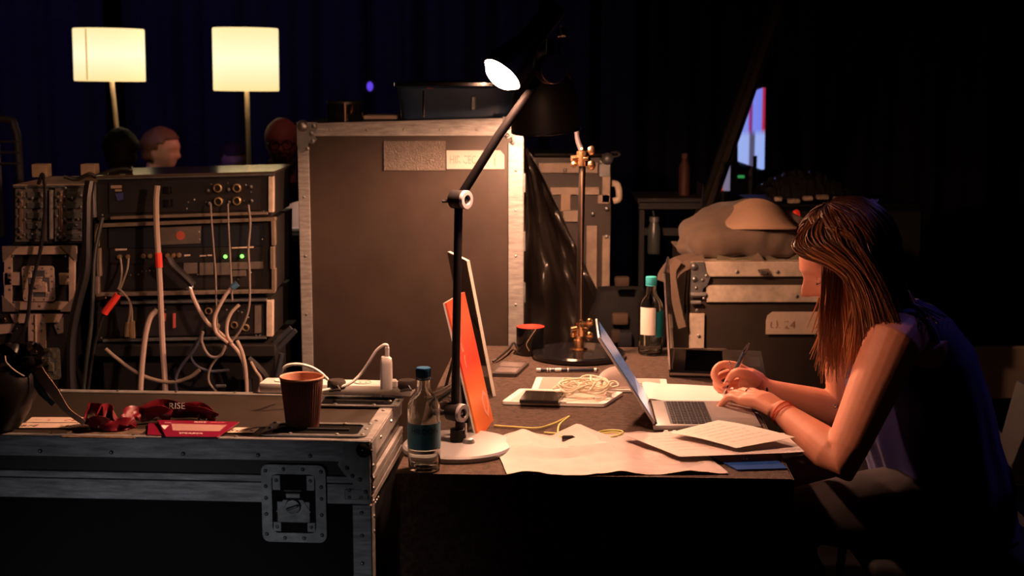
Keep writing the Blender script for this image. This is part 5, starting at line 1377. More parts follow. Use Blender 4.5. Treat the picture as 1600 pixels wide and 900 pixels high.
# notebook
c = [PT(1010, 634), PT(1142, 636), PT(1150, 610), PT(1003, 607)]
nbk = thing('notebook', 'open white notebook the woman writes in, beyond the laptop', 'notebook', c[0])
def nb(h0, h1, ins, nm, m_):
    cc = sum(c, Vector()) / 4
    V = [cc + (p_ - cc) * ins + Vector((0, 0, h0)) for p_ in c] + [cc + (p_ - cc) * ins + Vector((0, 0, h1)) for p_ in c]
    return part(nm, MB().add(V, [(3, 2, 1, 0), (4, 5, 6, 7), (0, 1, 5, 4), (1, 2, 6, 5), (2, 3, 7, 6), (3, 0, 4, 7)]), m_, nbk)
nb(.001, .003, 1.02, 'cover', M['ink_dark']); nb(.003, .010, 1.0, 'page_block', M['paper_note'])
def pg(u, v):
    p_ = c[0] * (1 - u) * (1 - v) + c[1] * u * (1 - v) + c[2] * u * v + c[3] * (1 - u) * v
    return p_ + Vector((0, 0, .0112 + .006 * math.exp(-((u - .05) / .10) ** 2) + .002 * math.sin(u * 5)))
part('top_page', MB().grid(pg, 20, 6, .0006), M['paper_note'], nbk)
sp = MB()
for k in range(12):
    p_ = c[0] + (c[3] - c[0]) * ((k + .5) / 12); sp.lathe([(.006, -.0006), (.0066, 0), (.006, .0006), (.0054, 0)], axis_matrix(p_ + Vector((-.002, 0, .009)), c[3] - c[0]), 10, close=True)
part('spiral_binding', sp, M['steel_dk'], nbk, stuff=True)

# tablet with phone and cable bundle, second white tray-like tablet behind
def slab_on_table(name, corners, h, label, cat, m_, z0=0.0, r=.0):
    cc = [PT(px, py, ZC + z0 + h) for px, py in corners]
    t = thing(name, label, cat, Vector((cc[0].x, cc[0].y, ZC + z0)))
    V = [Vector((p_.x, p_.y, ZC + z0 + .0005)) for p_ in cc] + [Vector((p_.x, p_.y, ZC + z0 + h)) for p_ in cc]
    b = bmesh.new(); mb = MB(); mb.bm = b
    mb.add(V, [(3, 2, 1, 0), (4, 5, 6, 7), (0, 1, 5, 4), (1, 2, 6, 5), (2, 3, 7, 6), (3, 0, 4, 7)])
    if r: bmesh.ops.bevel(b, geom=[e for e in b.edges if abs(e.verts[0].co.z - e.verts[1].co.z) > h * .5], offset=r, segments=4, affect='EDGES', profile=.5)
    part('body', mb, m_, t)
    return t, cc
def inset(cc, ins, z, h, nm, m_, t):
    ctr = sum(cc, Vector()) / 4
    V = [ctr + (p_ - ctr) * ins + Vector((0, 0, z)) for p_ in cc] + [ctr + (p_ - ctr) * ins + Vector((0, 0, z + h)) for p_ in cc]
    return part(nm, MB().add(V, [(3, 2, 1, 0), (4, 5, 6, 7), (0, 1, 5, 4), (1, 2, 6, 5), (2, 3, 7, 6), (3, 0, 4, 7)]), m_, t)
M['glass_dark'] = mat('glass_dark', (.030, .024, .018), .14, coat=.5)
tA, cA = slab_on_table('tablet', [(784, 627), (945, 631), (974, 612), (812, 607)], .008, 'white tablet lying on the desk under a phone and coiled cable', 'tablet', M['white_plastic'], r=.008)
inset(cA, .86, .0, .0006, 'screen_glass', mat('tablet_pale', (.70, .62, .55), .25, coat=.3), tA)
tB, cB = slab_on_table('tablet', [(830, 609), (1044, 609), (1041, 592), (838, 589)], .007, 'white framed panel lying behind the white tablet', 'tablet', M['white_plastic'], r=.006)
inset(cB, .90, .0, .0006, 'screen_glass', mat('tablet_pink', (.50, .40, .36), .3, coat=.2), tB)
tP, cP = slab_on_table('phone', [(811, 625), (872, 627), (884, 612), (822, 610)], .008, 'dark phone lying on the white tablet beside the coiled cable', 'phone', M['black_gloss'], z0=.009, r=.005)
inset(cP, .92, .0, .0006, 'screen_glass', M['glass_dark'], tP)
# coiled white cable
rnd = random.Random(5); cc0 = PT(916, 613, ZC + .012)
pts = []
for k in range(64):
    a = k * .62; rr = .050 + .020 * math.sin(k * 1.7); e = .50
    pts.append(cc0 + Vector((rr * 1.05 * math.cos(a) + .012 * math.sin(k * .9), rr * e * 1.7 * math.sin(a) + .010 * math.cos(k * 1.3), .004 + .008 * (1 + math.sin(k * 2.3)) + .014 * k / 64)))
cb_ = thing('coiled_cable', 'coiled white charging cable heaped on the white tablet', 'cable', cc0 - Vector((0, 0, .012)))
part('cord', MB().tube(spline(pts, 4), .0024, 7), cable_mat('ivory', (.74, .68, .52)), cb_)
gp = [PT(882, 612, ZC + .014), PT(884, 602, ZC + .02), PT(893, 593, ZC + .026), PT(903, 594, ZC + .022), PT(907, 603, ZC + .02)]
part('green_loop', MB().tube(spline(gp, 6), .0025, 7), cable_mat('green', (.22, .42, .16)), cb_)
for x, y in ((880, 628), (934, 622)): part('plug', MB().box(PT(x, y, ZC + .014), (.016, .008, .006), .002), M['white_plastic'], cb_)
# curled paper leaf standing behind the laptop lid
def leaf(u, v):
    a = math.pi * (.98 - .60 * u)
    px = 962 + 27 * math.cos(a) * 1.05 + 10 * u; z = .002 + .048 * v * math.sin(min(math.pi * .5, math.pi * (.12 + .5 * u)))
    p_ = PT(px, 611 - 3 * math.sin(a), ZC + .008)
    return p_ + Vector((0, .02 * u + .03 * v * v, z))
single('curled_paper', MB().grid(leaf, 14, 8, .0006), M['paper_b'], 'pale curled paper leaf rising behind the silver laptop lid', 'paper', loc=PT(948, 611, ZC + .008))
# pen lying before the rear lamp
a, b = PT(838, 578, ZC + .005), PT(935, 578, ZC + .005)
pn = thing('pen', 'dark pen with white tips lying in front of the rear lamp', 'pen', (a + b) / 2 - Vector((0, 0, .005)))
part('barrel', MB().tube([a, a + (b - a) * .03, a + (b - a) * .97, b], [.003, .0046, .0046, .002], 12), mat('pen_slate', (.03, .04, .06), .25), pn)
for f0, f1 in ((.0, .07), (.17, .19), (.21, .23), (.30, .40), (.50, .52), (.93, .97)):
    part('pale_band', MB().tube([a + (b - a) * f0, a + (b - a) * f1], .0052, 12), M['white_plastic'], pn)
# black framed card wallet / calculator shape
tW, cW = slab_on_table('card_tray', [(769, 583), (807, 584), (827, 566), (782, 564)], .009, 'small black framed tray with grey panes left of the red cup', 'tray', mat('tray_black', (.05, .042, .04), .4), r=.004)
for u0, u1 in ((.08, .46), (.54, .92)):
    def q_(u, v): return cW[0] * (1 - u) * (1 - v) + cW[1] * u * (1 - v) + cW[2] * u * v + cW[3] * (1 - u) * v
    def fn(a_, b_): return q_(.08 + .84 * a_, u0 + (u1 - u0) * b_) + Vector((0, 0, .0008))
    part('pane', MB().grid(fn, 1, 1, .001), mat('pane_grey', (.16, .13, .12), .25), tW)
# red lined cup
b0 = PT(829, 553); m_ = Matrix.Translation(b0)
h = Zp(829, 553, ZC); rr = .0405; hh = .078
cu = thing('mug', 'black mug with bright red inside, left of the rear lamp', 'mug', b0)
part('body', MB().lathe([(0, 0), (rr * .94, 0), (rr * .98, .004), (rr, hh), (rr * .96, hh + .001), (rr * .93, hh - .003), (rr * .92, .008), (0, .007)], m_, 40), M['black_gloss'], cu)
part('red_lining', MB().lathe([(rr * .965, hh + .0014), (rr * .92, hh - .003), (rr * .905, .012), (0, .010)], m_, 40), mat('red_enamel', (.85, .09, .06), .35), cu)
part('tea_bag_string', MB().tube(spline([b0 + Vector((.014, -rr * .97, hh)), b0 + Vector((-.002, -rr * 1.03, hh * .7)), b0 + Vector((-.012, -rr * 1.03, hh * .45)), b0 + Vector((-.004, -rr * 1.05, hh * .2))], 6), .0009, 6), M['tan_wood'], cu)
single('cable', MB().tube(spline([PT(770, 565, ZC + .004), PT(780, 558, ZC + .012), PT(795, 545, ZC + .018), PT(803, 536, ZC + .02), PT(810, 548, ZC + .006)], 6), .0036, 8), c_blk, 'short black cord between the red lined mug and the black tray', 'cable', loc=PT(790, 552))

# ------------------------------------------------------------------ orange sign and white framed screen
def orange_mat():
    m = mat('orange_print', (1.0, .16, .05), .38, coat=.15); nt = m.node_tree; N = nt.nodes; L = nt.links; b = N['Principled BSDF']
    tc = N.new('ShaderNodeTexCoord'); sx = N.new('ShaderNodeSeparateXYZ'); L.new(tc.outputs['Generated'], sx.inputs[0])
    r = N.new('ShaderNodeValToRGB'); e = r.color_ramp.elements
    e[0].position = 0; e[0].color = (.95, .20, .04, 1); e[1].position = 1; e[1].color = (.85, .09, .035, 1)
    k = e.new(.30); k.color = (.95, .24, .05, 1); k = e.new(.52); k.color = (.90, .07, .04, 1); k = e.new(.8); k.color = (.92, .16, .07, 1)
    L.new(sx.outputs['Z'], r.inputs['Fac']); L.new(r.outputs['Color'], b.inputs['Base Color'])
    return m
n0 = PT(749, 688); f0 = PT(771, 656)
n1 = Yp(698, 473, n0.y + .012); f1 = Yp(726, 456, f0.y + .012)
sg = thing('sign_board', 'leaning orange sign board behind the front lamp pole', 'sign', n0)
nn = (f0 - n0).cross(n1 - n0).normalized()
if nn.x < 0: nn = -nn
V = [n0, f0, f1, n1]; back = [v - nn * .004 for v in V]
part('board', MB().add(V + back, [(0, 1, 2, 3), (7, 6, 5, 4), (0, 4, 5, 1), (1, 5, 6, 2), (2, 6, 7, 3), (3, 7, 4, 0)]), orange_mat(), sg)
bk = [v - nn * .0045 for v in V]; bk2 = [v - nn * .0085 for v in V]
part('backing', MB().add(bk + bk2, [(0, 1, 2, 3), (7, 6, 5, 4), (0, 4, 5, 1), (1, 5, 6, 2), (2, 6, 7, 3), (3, 7, 4, 0)]), M['white_plastic'], sg)
up_ = (n1 - n0).normalized(); ry = (f0 - n0).normalized()
SM = Matrix((ry, up_, nn)).transposed().to_4x4(); SM.translation = n0 + nn * .0006
ink = mat('sign_pale_print', (1.0, .42, .30), .4)
wS = (f0 - n0).length; hS = (n1 - n0).length
RT = Matrix.Rotation(-math.pi / 2, 4, 'Z')
text_part('lettering', 'Rise', .07, SM @ Matrix.Translation((.035, hS * .88, 0)) @ RT, ink, sg)
text_part('lettering', 'ID', .085, SM @ Matrix.Translation((.07, hS * .56, 0)) @ RT, ink, sg)
ic = MB().prism([(x + wS * .76, y + hS * .12) for x, y in ((-.028, .0), (.0, -.02), (.028, .0), (.028, .03), (.0, .045), (-.028, .03))], .0004, SM, [(x + wS * .76, y + hS * .12) for x, y in ((-.018, .006), (.0, -.009), (.018, .006), (.018, .025), (.0, .035), (-.018, .025))])
part('emblem', ic, ink, sg)
lg = [PT(735, 664), PT(724, 690)]
e0 = n0 + (n1 - n0) * .52 - nn * .006; e1 = f0 + (f1 - f0) * .52 - nn * .006
q0 = PT(722, 690); q1 = PT(742, 652)
V = [q0, q1, e1, e0]; V2 = [v + Vector((-.003, 0, 0)) for v in V]
part('easel_leg', MB().add(V + V2, [(0, 1, 2, 3), (7, 6, 5, 4), (0, 4, 5, 1), (1, 5, 6, 2), (2, 6, 7, 3), (3, 7, 4, 0)]), mat('easel_grey', (.11, .105, .11), .6), sg)

n0 = PT(773, 619); n1 = Yp(732, 407, n0.y)
wdir = Vector((-.30, 1.0, 0)).normalized() * .19
t = thing('framed_screen', 'white edged framed screen leaning behind the orange sign', 'screen', n0)
ud = (n1 - n0); nl = wdir.cross(ud).normalized()
if nl.x > 0: nl = -nl
def fr_box(a, b, c0, c1, d0, d1, nm, m_):
    V = []
    for d in (d0, d1):
        for s_, q_ in ((a, c0), (b, c0), (b, c1), (a, c1)): V.append(n0 + wdir * s_ + ud * q_ + nl * d)
    return part(nm, MB().add(V, [(0, 1, 2, 3), (7, 6, 5, 4), (0, 4, 5, 1), (1, 5, 6, 2), (2, 6, 7, 3), (3, 7, 4, 0)]), m_, t)
fr_box(0, .05, 0, 1, -.003, .0045, 'frame_side', M['white_plastic']); fr_box(.95, 1, 0, 1, -.003, .0045, 'frame_side', M['white_plastic'])
fr_box(.05, .95, .0, .03, -.003, .0045, 'frame_edge', M['white_plastic']); fr_box(.05, .95, .97, 1, -.003, .0045, 'frame_edge', M['white_plastic'])
fr_box(.012, .99, .012, .99, .0046, .0062, 'dark_glass', mat('screen_brown_glass', (.05, .03, .02), .1, coat=.6))
fr_box(.05, .95, .03, .97, -.004, .004, 'back_board', M['black'])
pr = n0 + wdir * .5 + ud * .6
part('prop', MB().tube([pr + nl * .006, Vector((pr.x - .06, pr.y, ZC + .003))], .004, 8), M['black'], t)

# ------------------------------------------------------------------ cables on the desk
yl = cable_mat('yellow_green', (.55, .52, .14))
yc = thing('usb_cable', 'yellow-green cable looping behind the crumpled paper', 'cable', PT(875, 690))
pts = [PT(772, 665, ZC + .003), PT(800, 667, ZC + .003), PT(838, 669, ZC + .004), PT(862, 663, ZC + .004), PT(880, 655, ZC + .012), PT(889, 651, ZC + .02), PT(884, 655, ZC + .016), PT(874, 664, ZC + .008), PT(872, 675, ZC + .006), PT(877, 683, ZC + .006)]
part('cord', MB().tube(spline(pts, 7), .0024, 8), yl, yc)
pts = [PT(850, 676, ZC + .003), PT(880, 678, ZC + .003), PT(920, 679, ZC + .003), PT(945, 673, ZC + .004), PT(968, 673, ZC + .006), PT(973, 677, ZC + .006), PT(958, 683, ZC + .004), PT(930, 687, ZC + .004), PT(915, 687, ZC + .004)]
part('cord', MB().tube(spline(pts, 7), .0024, 8), yl, yc)
pts = [PT(920, 680, ZC + .004), PT(950, 676, ZC + .007), PT(966, 676, ZC + .009), PT(966, 680, ZC + .006), PT(940, 686, ZC + .006)]
part('cord', MB().tube(spline(pts, 7), .0022, 8), yl, yc)
A_ = PT(896, 686, ZC + .008)
part('adapter', MB().box((A_.x, A_.y, ZC + .008), (.050, .022, .012), .003), M['black_gloss'], yc)
part('adapter_plug', MB().box((A_.x + .034, A_.y, ZC + .007), (.018, .012, .008), .002), M['steel_dk'], yc)
wc = thing('charger_lead', 'white lead with two small plugs in the laptop edge', 'cable', PT(1035, 678))
part('cord', MB().tube(spline([PT(940, 684, ZC + .003), PT(980, 682, ZC + .003), PT(1015, 680, ZC + .004), PT(1034, 677, ZC + .006), PT(1041, 674, ZC + .008)], 6), .0022, 8), M['white_plastic'], wc)
for x in (1041, 1054): q = PT(x, 676, ZC + .007); part('plug', MB().box((q.x, q.y - .002, ZC + .0075), (.012, .016, .009), .003), M['white_plastic'], wc)

# ------------------------------------------------------------------ power strip with plug on the case
def onlid(px, py, z=H1 + .002): return Zp(px, py, z)
zs0 = H1 + .002; hs = .022
a = Zp(402, 617, zs0); b = Zp(640, 623, zs0)
sd = (b - a).normalized(); sn = Vector((-sd.y, sd.x, 0))
ps = thing('power_strip', 'long white power strip along the rear edge of the case', 'power strip', (a + b) / 2 + sn * .03)
Lz = (b - a).length
PM = xyz_matrix(a + sn * .012, sd, sn)
part('body', MB().box((Lz / 2, .032, hs / 2 + .001), (Lz, .058, hs), .003, PM, 2), M['white_plastic'], ps)
for k in range(5):
    m = PM @ Matrix.Translation((.045 + k * (Lz - .06) / 4.6, .032, hs + .001))
    so = part('socket_well', MB().lathe([(.019, .0), (.019, .002), (.017, .002), (.016, .0005), (0, .0005)], m, 24), mat('socket_white_%d' % k, (.70, .66, .60), .45), ps)
    part('socket_holes', MB().cyl(m @ Vector((-.006, 0, .0004)), m @ Vector((-.006, 0, .0009)), .0022, 8).cyl(m @ Vector((.006, 0, .0004)), m @ Vector((.006, 0, .0009)), .0022, 8), M['black'], so)
ztop = zs0 + hs + .002
pb = Zp(604, 607, ztop)
pl = thing('plug_adapter', 'white plug adapter standing upright on the power strip', 'plug', pb)
hP = Yp(604, 557, pb.y).z - ztop
part('body', MB().loft([(pb, (.013, 0, 0), (0, .012, 0)), (pb + Vector((0, 0, hP * .8)), (.0125, 0, 0), (0, .012, 0)), (pb + Vector((.0, 0, hP * .93)), (.0115, 0, 0), (0, .011, 0)), (pb + Vector((-.002, 0, hP)), (.008, 0, 0), (0, .009, 0))], 24, power=4.5), M['white_plastic'], pl)
part('side_pin_block', MB().box(pb + Vector((.016, .004, .010)), (.012, .016, .018), .003), M['white_plastic'], pl)
part('usb_plug', MB().box(pb + Vector((.002, 0, hP + .010)), (.010, .007, .022), .002), M['white_plastic'], pl)
u0 = pb + Vector((.002, 0, hP + .02))
yq = pb.y
wcb = thing('usb_cable', 'white cable arcing from the plug adapter over the brown cup', 'cable', Zp(520, 612, ztop))
part('cord', MB().tube(spline([u0, Yp(605, 540, yq), Yp(600, 539, yq), Yp(588, 548, yq), Yp(575, 568, yq), Yp(562, 586, yq), Yp(545, 600, yq - .01), Yp(520, 607, yq - .015), Yp(500, 611, yq - .02)], 8), .0033, 9), M['white_plastic'], wcb)
CUPY = 2.86
part('cord', MB().tube(spline([Yp(512, 593, yq - .05), Yp(500, 582, yq - .06), Yp(484, 573, yq - .07), Yp(464, 569, yq - .08), Yp(447, 572, yq - .08), Yp(440, 582, yq - .08), Yp(440, 594, yq - .07), Yp(445, 608, yq - .03)], 8), .0033, 9), M['white_plastic'], wcb)
for px, lab in ((526, 'dark flat plug on the power strip, just right of the brown cup'), (636, 'dark flat plug on the power strip beside the bottle neck')):
    q = Zp(px, 607, ztop); tt = thing('power_plug', lab, 'plug', q)
    part('body', MB().lathe([(0, .0), (.018, 0), (.020, .004), (.020, .014), (.017, .019), (0, .020)], Matrix.Translation(q) , 24), mat('plug_brown_black', (.05, .04, .035), .35), tt)
    part('cord', MB().tube(spline([q + Vector((.004, -.018, .010)), q + Vector((.010, -.024, .002)), q + Vector((.006, -.030, -.004 + .008)), q + Vector((-.012, -.034, .002))], 6), .0028, 8), c_blk, tt)
# clutter of leads between strip and lamp
def clutter(label, pts, r, m_, cat='cable', name='cable'): return single(name, MB().tube(spline(pts, 7), r, 8), m_, label, cat, loc=pts[-1])
y_ = 3.05
clutter('pale lead arcing from the strip to the lamp pole', yp([(664, 620), (680, 614), (700, 604), (716, 594)], 3.10, 2.97), .0028, c_white)
clutter('thick black lamp lead rising to the pole', yp([(676, 634), (690, 622), (704, 612), (718, 600)], 3.02, 2.96), .0045, c_blk)
clutter('thin silver lead below the pale one', yp([(670, 625), (688, 618), (702, 610), (715, 600)], 3.12, 2.99), .002, M['steel'])
clutter('metal jack lead running into the lower lamp joint', [PT(684, 640, ZC + .03), PT(692, 643, ZC + .03), J1 - ax * .034], .0035, M['steel'])
q = PT(692, 634, ZC + .006)
wl = MB()
for k in range(3): wl.lathe([(.016 + .002 * k, -.0012), (.0174 + .002 * k, 0), (.016 + .002 * k, .0012), (.0146 + .002 * k, 0)], Matrix.Translation(q + Vector((.003 * k, 0, .003 * k))) @ Matrix.Rotation(.4 + .2 * k, 4, 'X'), 24, close=True)
single('wire_loop', wl, M['steel'], 'small loop of silvery wire between the bottle neck and lamp pole', 'wire', loc=PT(692, 634))
q = PT(650, 627, ZC + .05)

# ------------------------------------------------------------------ things on the front case
cpz = Zp(473, 667, H1 + .001)
cp = thing('paper_cup', 'brown ribbed paper cup standing on the flight case', 'cup', cpz)
hC = Yp(473, 588, cpz.y).z - cpz.z; rT = .0415; rB = .0315
mC = Matrix.Translation(cpz)
M['cup'] = mat('cup_brown', (.105, .036, .025), .7)
cupb = MB(); nrib = 44; V = []; Fc = []; rows = 10; n = nrib * 4
for i in range(rows + 1):
    f = i / rows; r_ = rB + (rT - rB) * f
    for j in range(n):
        a_ = 2 * math.pi * j / n; rr_ = r_ + (.0007 * math.cos(nrib * a_) if .03 < f < .93 else 0)
        V.append(mC @ Vector((rr_ * math.cos(a_), rr_ * math.sin(a_), .002 + (hC - .004) * f)))
for i in range(rows):
    for j in range(n): Fc.append((i * n + j, i * n + (j + 1) % n, (i + 1) * n + (j + 1) % n, (i + 1) * n + j))
cupb.add(V, Fc); cupb.lathe([(0, .004), (rB * .97, .004), (rB, 0), (rB + .0006, .003)], mC, 48)
part('ribbed_wall', cupb, M['cup'], cp)
part('rim', MB().lathe([(rT - .001, hC - .004), (rT + .0012, hC - .003), (rT + .0018, hC - .0008), (rT + .0008, hC + .0012), (rT - .0012, hC - .001)], mC, 48, close=True), mat('cup_rim', (.45, .22, .15), .6), cp)
part('inner_wall', MB().lathe([(rT - .0012, hC - .001), (rB * .98, .01), (0, .009)], mC, 48), mat('cup_inside', (.50, .26, .18), .7), cp)
# speaker badge
def pl_corner(px, py, z): return Zp(px, py, z)
zb0 = H1 + .006
bp = [pl_corner(259, 682, zb0), pl_corner(340, 682.5, zb0), pl_corner(374, 659, zb0 + .004), pl_corner(246, 656, zb0 + .004)]
bd = thing('name_badge', 'red speaker badge lying on the flight case', 'badge', bp[0])
V = [v for v in bp] + [v - Vector((0, 0, .0016)) for v in bp]
M['badge_red'] = mat('badge_red', (.22, .010, .038), .28, coat=.4)
part('card', MB().add(V, [(0, 1, 2, 3), (7, 6, 5, 4), (0, 4, 5, 1), (1, 5, 6, 2), (2, 6, 7, 3), (3, 7, 4, 0)]), M['badge_red'], bd)
def bq(u, v, d=.0006): return bp[0] * (1 - u) * (1 - v) + bp[1] * u * (1 - v) + bp[2] * u * v + bp[3] * (1 - u) * v + Vector((0, 0, d))
part('name_field', MB().grid(lambda u, v: bq(.16 + .74 * u, .34 + .42 * v), 4, 2, .0004), mat('name_pink', (.44, .25, .23), .35), bd)
part('arrow_mark', MB().add([bq(.01, .66), bq(.12, .66), bq(.03, .40), bq(.01, .66, .0002), bq(.12, .66, .0002), bq(.03, .40, .0002)], [(0, 1, 2), (5, 4, 3), (0, 3, 4, 1), (1, 4, 5, 2), (2, 5, 3, 0)]), M['label_white'], bd)
def badge_text(txt, u0, v0, u1, size, m_):
    tx = text_part('lettering', txt, 1.0, Matrix(), m_, None, ext=0.0)
    xs = [v.co.x for v in tx.data.vertices]; w = max(xs) - min(xs); x0 = min(xs)
    for v in tx.data.vertices: v.co = bq(u0 + (u1 - u0) * (v.co.x - x0) / w, v0 + size * v.co.y, .0012)
    tx.parent = bd; tx.data.transform(root_matrix(bd).inverted())
badge_text('RISE', .46, .84, .62, .13, M['label_white']); badge_text('2019', .66, .84, .84, .13, mat('badge_pale_red', (.62, .15, .16), .5))
badge_text('SPEAKER', .26, .13, .68, .13, M['label_white']); badge_text('RISE', .08, .78, .16, .08, M['label_white'])
b2 = [pl_corner(230, 679, H1 + .003), pl_corner(258, 680, H1 + .003), pl_corner(272, 662, H1 + .003), pl_corner(232, 661, H1 + .003)]
V = [v for v in b2] + [v - Vector((0, 0, .0012)) for v in b2]
part('rear_card', MB().add(V, [(0, 1, 2, 3), (7, 6, 5, 4), (0, 4, 5, 1), (1, 5, 6, 2), (2, 6, 7, 3), (3, 7, 4, 0)]), M['badge_red'], bd)
# crumpled lanyard
M['lanyard'] = mat('lanyard_satin', (.14, .003, .012), .42, coat=.0, bump=.2, bscale=60)
ly = thing('lanyard', 'crumpled shiny red lanyard ribbon heaped left of the badge', 'lanyard', Zp(200, 668, H1))
def ribbon(pts, w, tw0, tw1, seed, nm='ribbon'):
    P = spline(pts, 9); rn = random.Random(seed); ph = rn.random() * 6
    def fn(u, v):
        i = min(len(P) - 1, int(round(u * (len(P) - 1)))); p_ = P[i]; d = (P[min(i + 1, len(P) - 1)] - P[max(i - 1, 0)]).normalized()
        s0 = d.cross(Vector((0, -.4, 1))).normalized(); s1 = d.cross(s0)
        a = tw0 + (tw1 - tw0) * u + .5 * math.sin(u * 9 + ph)
        q_ = p_ + (s0 * math.cos(a) + s1 * math.sin(a)) * w * (v - .5) + s1 * .004 * math.sin(6.28 * v + u * 14)
        q_.z = max(q_.z, H1 + .0015 + .0005 * v)
        return q_
    return part(nm, MB().grid(fn, len(P) - 1, 5, .0010), M['lanyard'], ly, sharp=1.5)
Lz_ = lambda px, py, h: Zp(px, py, H1 + .002) + Vector((0, 0, h))
rbs = [
 ([Lz_(140, 668, .006), Lz_(136, 664, .022), Lz_(146, 662, .030), Lz_(162, 666, .024), Lz_(176, 671, .006)], .034, 1.2, 2.0),
 ([Lz_(150, 670, .010), Lz_(160, 668, .024), Lz_(175, 664, .026), Lz_(190, 668, .012), Lz_(205, 671, .008)], .032, .9, 2.6),
 ([Lz_(138, 670, .012), Lz_(150, 672, .018), Lz_(170, 673, .010), Lz_(190, 672, .008), Lz_(212, 668, .012)], .026, 1.6, .6),
 ([Lz_(195, 668, .012), Lz_(205, 662, .020), Lz_(222, 659, .016), Lz_(245, 658, .018), Lz_(268, 657, .010)], .030, .6, 1.5),
 ([Lz_(205, 655, .008), Lz_(232, 653, .014), Lz_(262, 652, .018), Lz_(292, 653, .016), Lz_(318, 656, .010), Lz_(338, 660, .004)], .034, 1.1, 1.4),
 ([Lz_(225, 652, .006), Lz_(255, 650, .012), Lz_(285, 649, .016), Lz_(312, 651, .012), Lz_(334, 658, .004)], .030, 1.3, .9),
]
for k, (pt_, w, a0, a1) in enumerate(rbs): rb_o = ribbon(pt_, w, a0, a1, k)
sn_ = MB()
for (x, y, h) in ((311, 652, .022), (310, 660, .012), (322, 662, .010), (337, 661, .012)): sn_.ball(Lz_(x, y, h), .0028, 8)
sn_.tube([Lz_(311, 652, .020), Lz_(311, 664, .008)], .0018, 6)
part('clip', sn_, M['chrome'], ly)
lt = text_part('lettering', 'RISE', .018, xyz_matrix(Lz_(264, 656, .022), Vector((1, .02, 0)), Vector((0, .3, 1))), M['label_white'], ly, jitter=.001)

# leather-like bag at the left edge with a tan strap
M['bag'] = mat('bag_black_leather', (.005, .004, .0045), .38, bump=.2, bscale=30, spec=.35)
bq0 = Zp(-10, 672, H1)
bg = thing('handbag', 'black leather bag gathered at the top, at the left edge', 'bag', bq0)
yb = bq0.y
def ringp(px0, px1, py, dy): 
    A_ = Yp(px0, py, yb); B_ = Yp(px1, py, yb); c_ = (A_ + B_) / 2
    return (c_ + Vector((0, .0, 0)), ((B_.x - A_.x) / 2, 0, 0), (0, dy, 0))
secs = [ringp(-90, 22, 672, .05), ringp(-98, 32, 665, .06), ringp(-105, 44, 640, .07), ringp(-108, 57, 610, .075), ringp(-106, 58, 585, .07), ringp(-98, 50, 570, .06), ringp(-88, 40, 560, .05)]
zmin = H1 + .002
b_ = MB().loft(secs, 40)
for v in b_.bm.verts:
    v.co += Vector((0, .006 * noise.noise(v.co * 18), 0)) + Vector((.006 * noise.noise(v.co * 14 + Vector((4, 0, 0))), 0, 0))
    v.co.z = max(v.co.z, zmin)
part('bag_body', b_, M['bag'], bg)
gt_ = MB(); rn = random.Random(2)
for k in range(9):
    px = -60 + k * 12
    gt_.tube(spline([Yp(px, 566, yb + .02 * rn.uniform(-1, 1)), Yp(px + 8 + rn.uniform(-4, 4), 552, yb + .03 * rn.uniform(-1, 1)), Yp(px + 14 + rn.uniform(-6, 6), 540, yb + .03 * rn.uniform(-1, 1)), Yp(px + 26, 548, yb - .02)], 5), [.010 + .006 * math.sin(i) for i in range(16)], 8, True, .6)
part('gathered_top', gt_, M['bag'], bg)
kt = MB(); kt.ball(Yp(44, 568, yb - .02), .022, 14, (1.3, .8, .8)); kt.box(Yp(62, 562, yb - .02), (.022, .02, .014), .004)
kto = part('knot', kt, M['bag'], bg)
part('buckle', MB().box(Yp(52, 551, yb - .03), (.016, .006, .008), .002), M['brass'], kto)
def bstrap(pts, w, nm, m_):
    P = spline(pts, 7)
    def fn(u, v):
        i = min(len(P) - 1, int(round(u * (len(P) - 1)))); p_ = P[i]; d = (P[min(i + 1, len(P) - 1)] - P[max(i - 1, 0)]).normalized()
        s_ = d.cross(Vector((.1, -1, .1))).normalized(); wv = w * (.55 + .45 * math.sin(math.pi * min(1, u * 1.15 + .1)))
        return p_ + s_ * wv * (v - .5)
    return part(nm, MB().grid(fn, len(P) - 1, 2, .0018), m_, bg)
bstrap([Yp(58, 570, yb - .02), Yp(66, 588, yb - .02), Yp(84, 612, yb - .02), Yp(104, 640, yb - .02), Yp(132, 661, yb - .02)], .020, 'tan_strap', mat('strap_tan', (.50, .30, .19), .6))
bstrap([Yp(52, 578, yb - .01), Yp(60, 600, yb - .01), Yp(70, 618, yb - .01), Yp(84, 632, yb - .01)], .018, 'black_strap', M['bag'])
part('piping', MB().tube(spline([Yp(56, 580, yb - .0), Yp(59, 595, yb - .0), Yp(55, 615, yb - .0), Yp(46, 636, yb - .0), Yp(40, 650, yb), Yp(28, 668, yb)], 6), .0018, 6), mat('piping_pale', (.16, .10, .085), .3), bg)
part('piping', MB().tube(spline([Yp(8, 556, yb - .06), Yp(10, 566, yb - .07), Yp(22, 578, yb - .065), Yp(38, 588, yb - .055)], 6), .0013, 6), M['tape_wh'], bg)

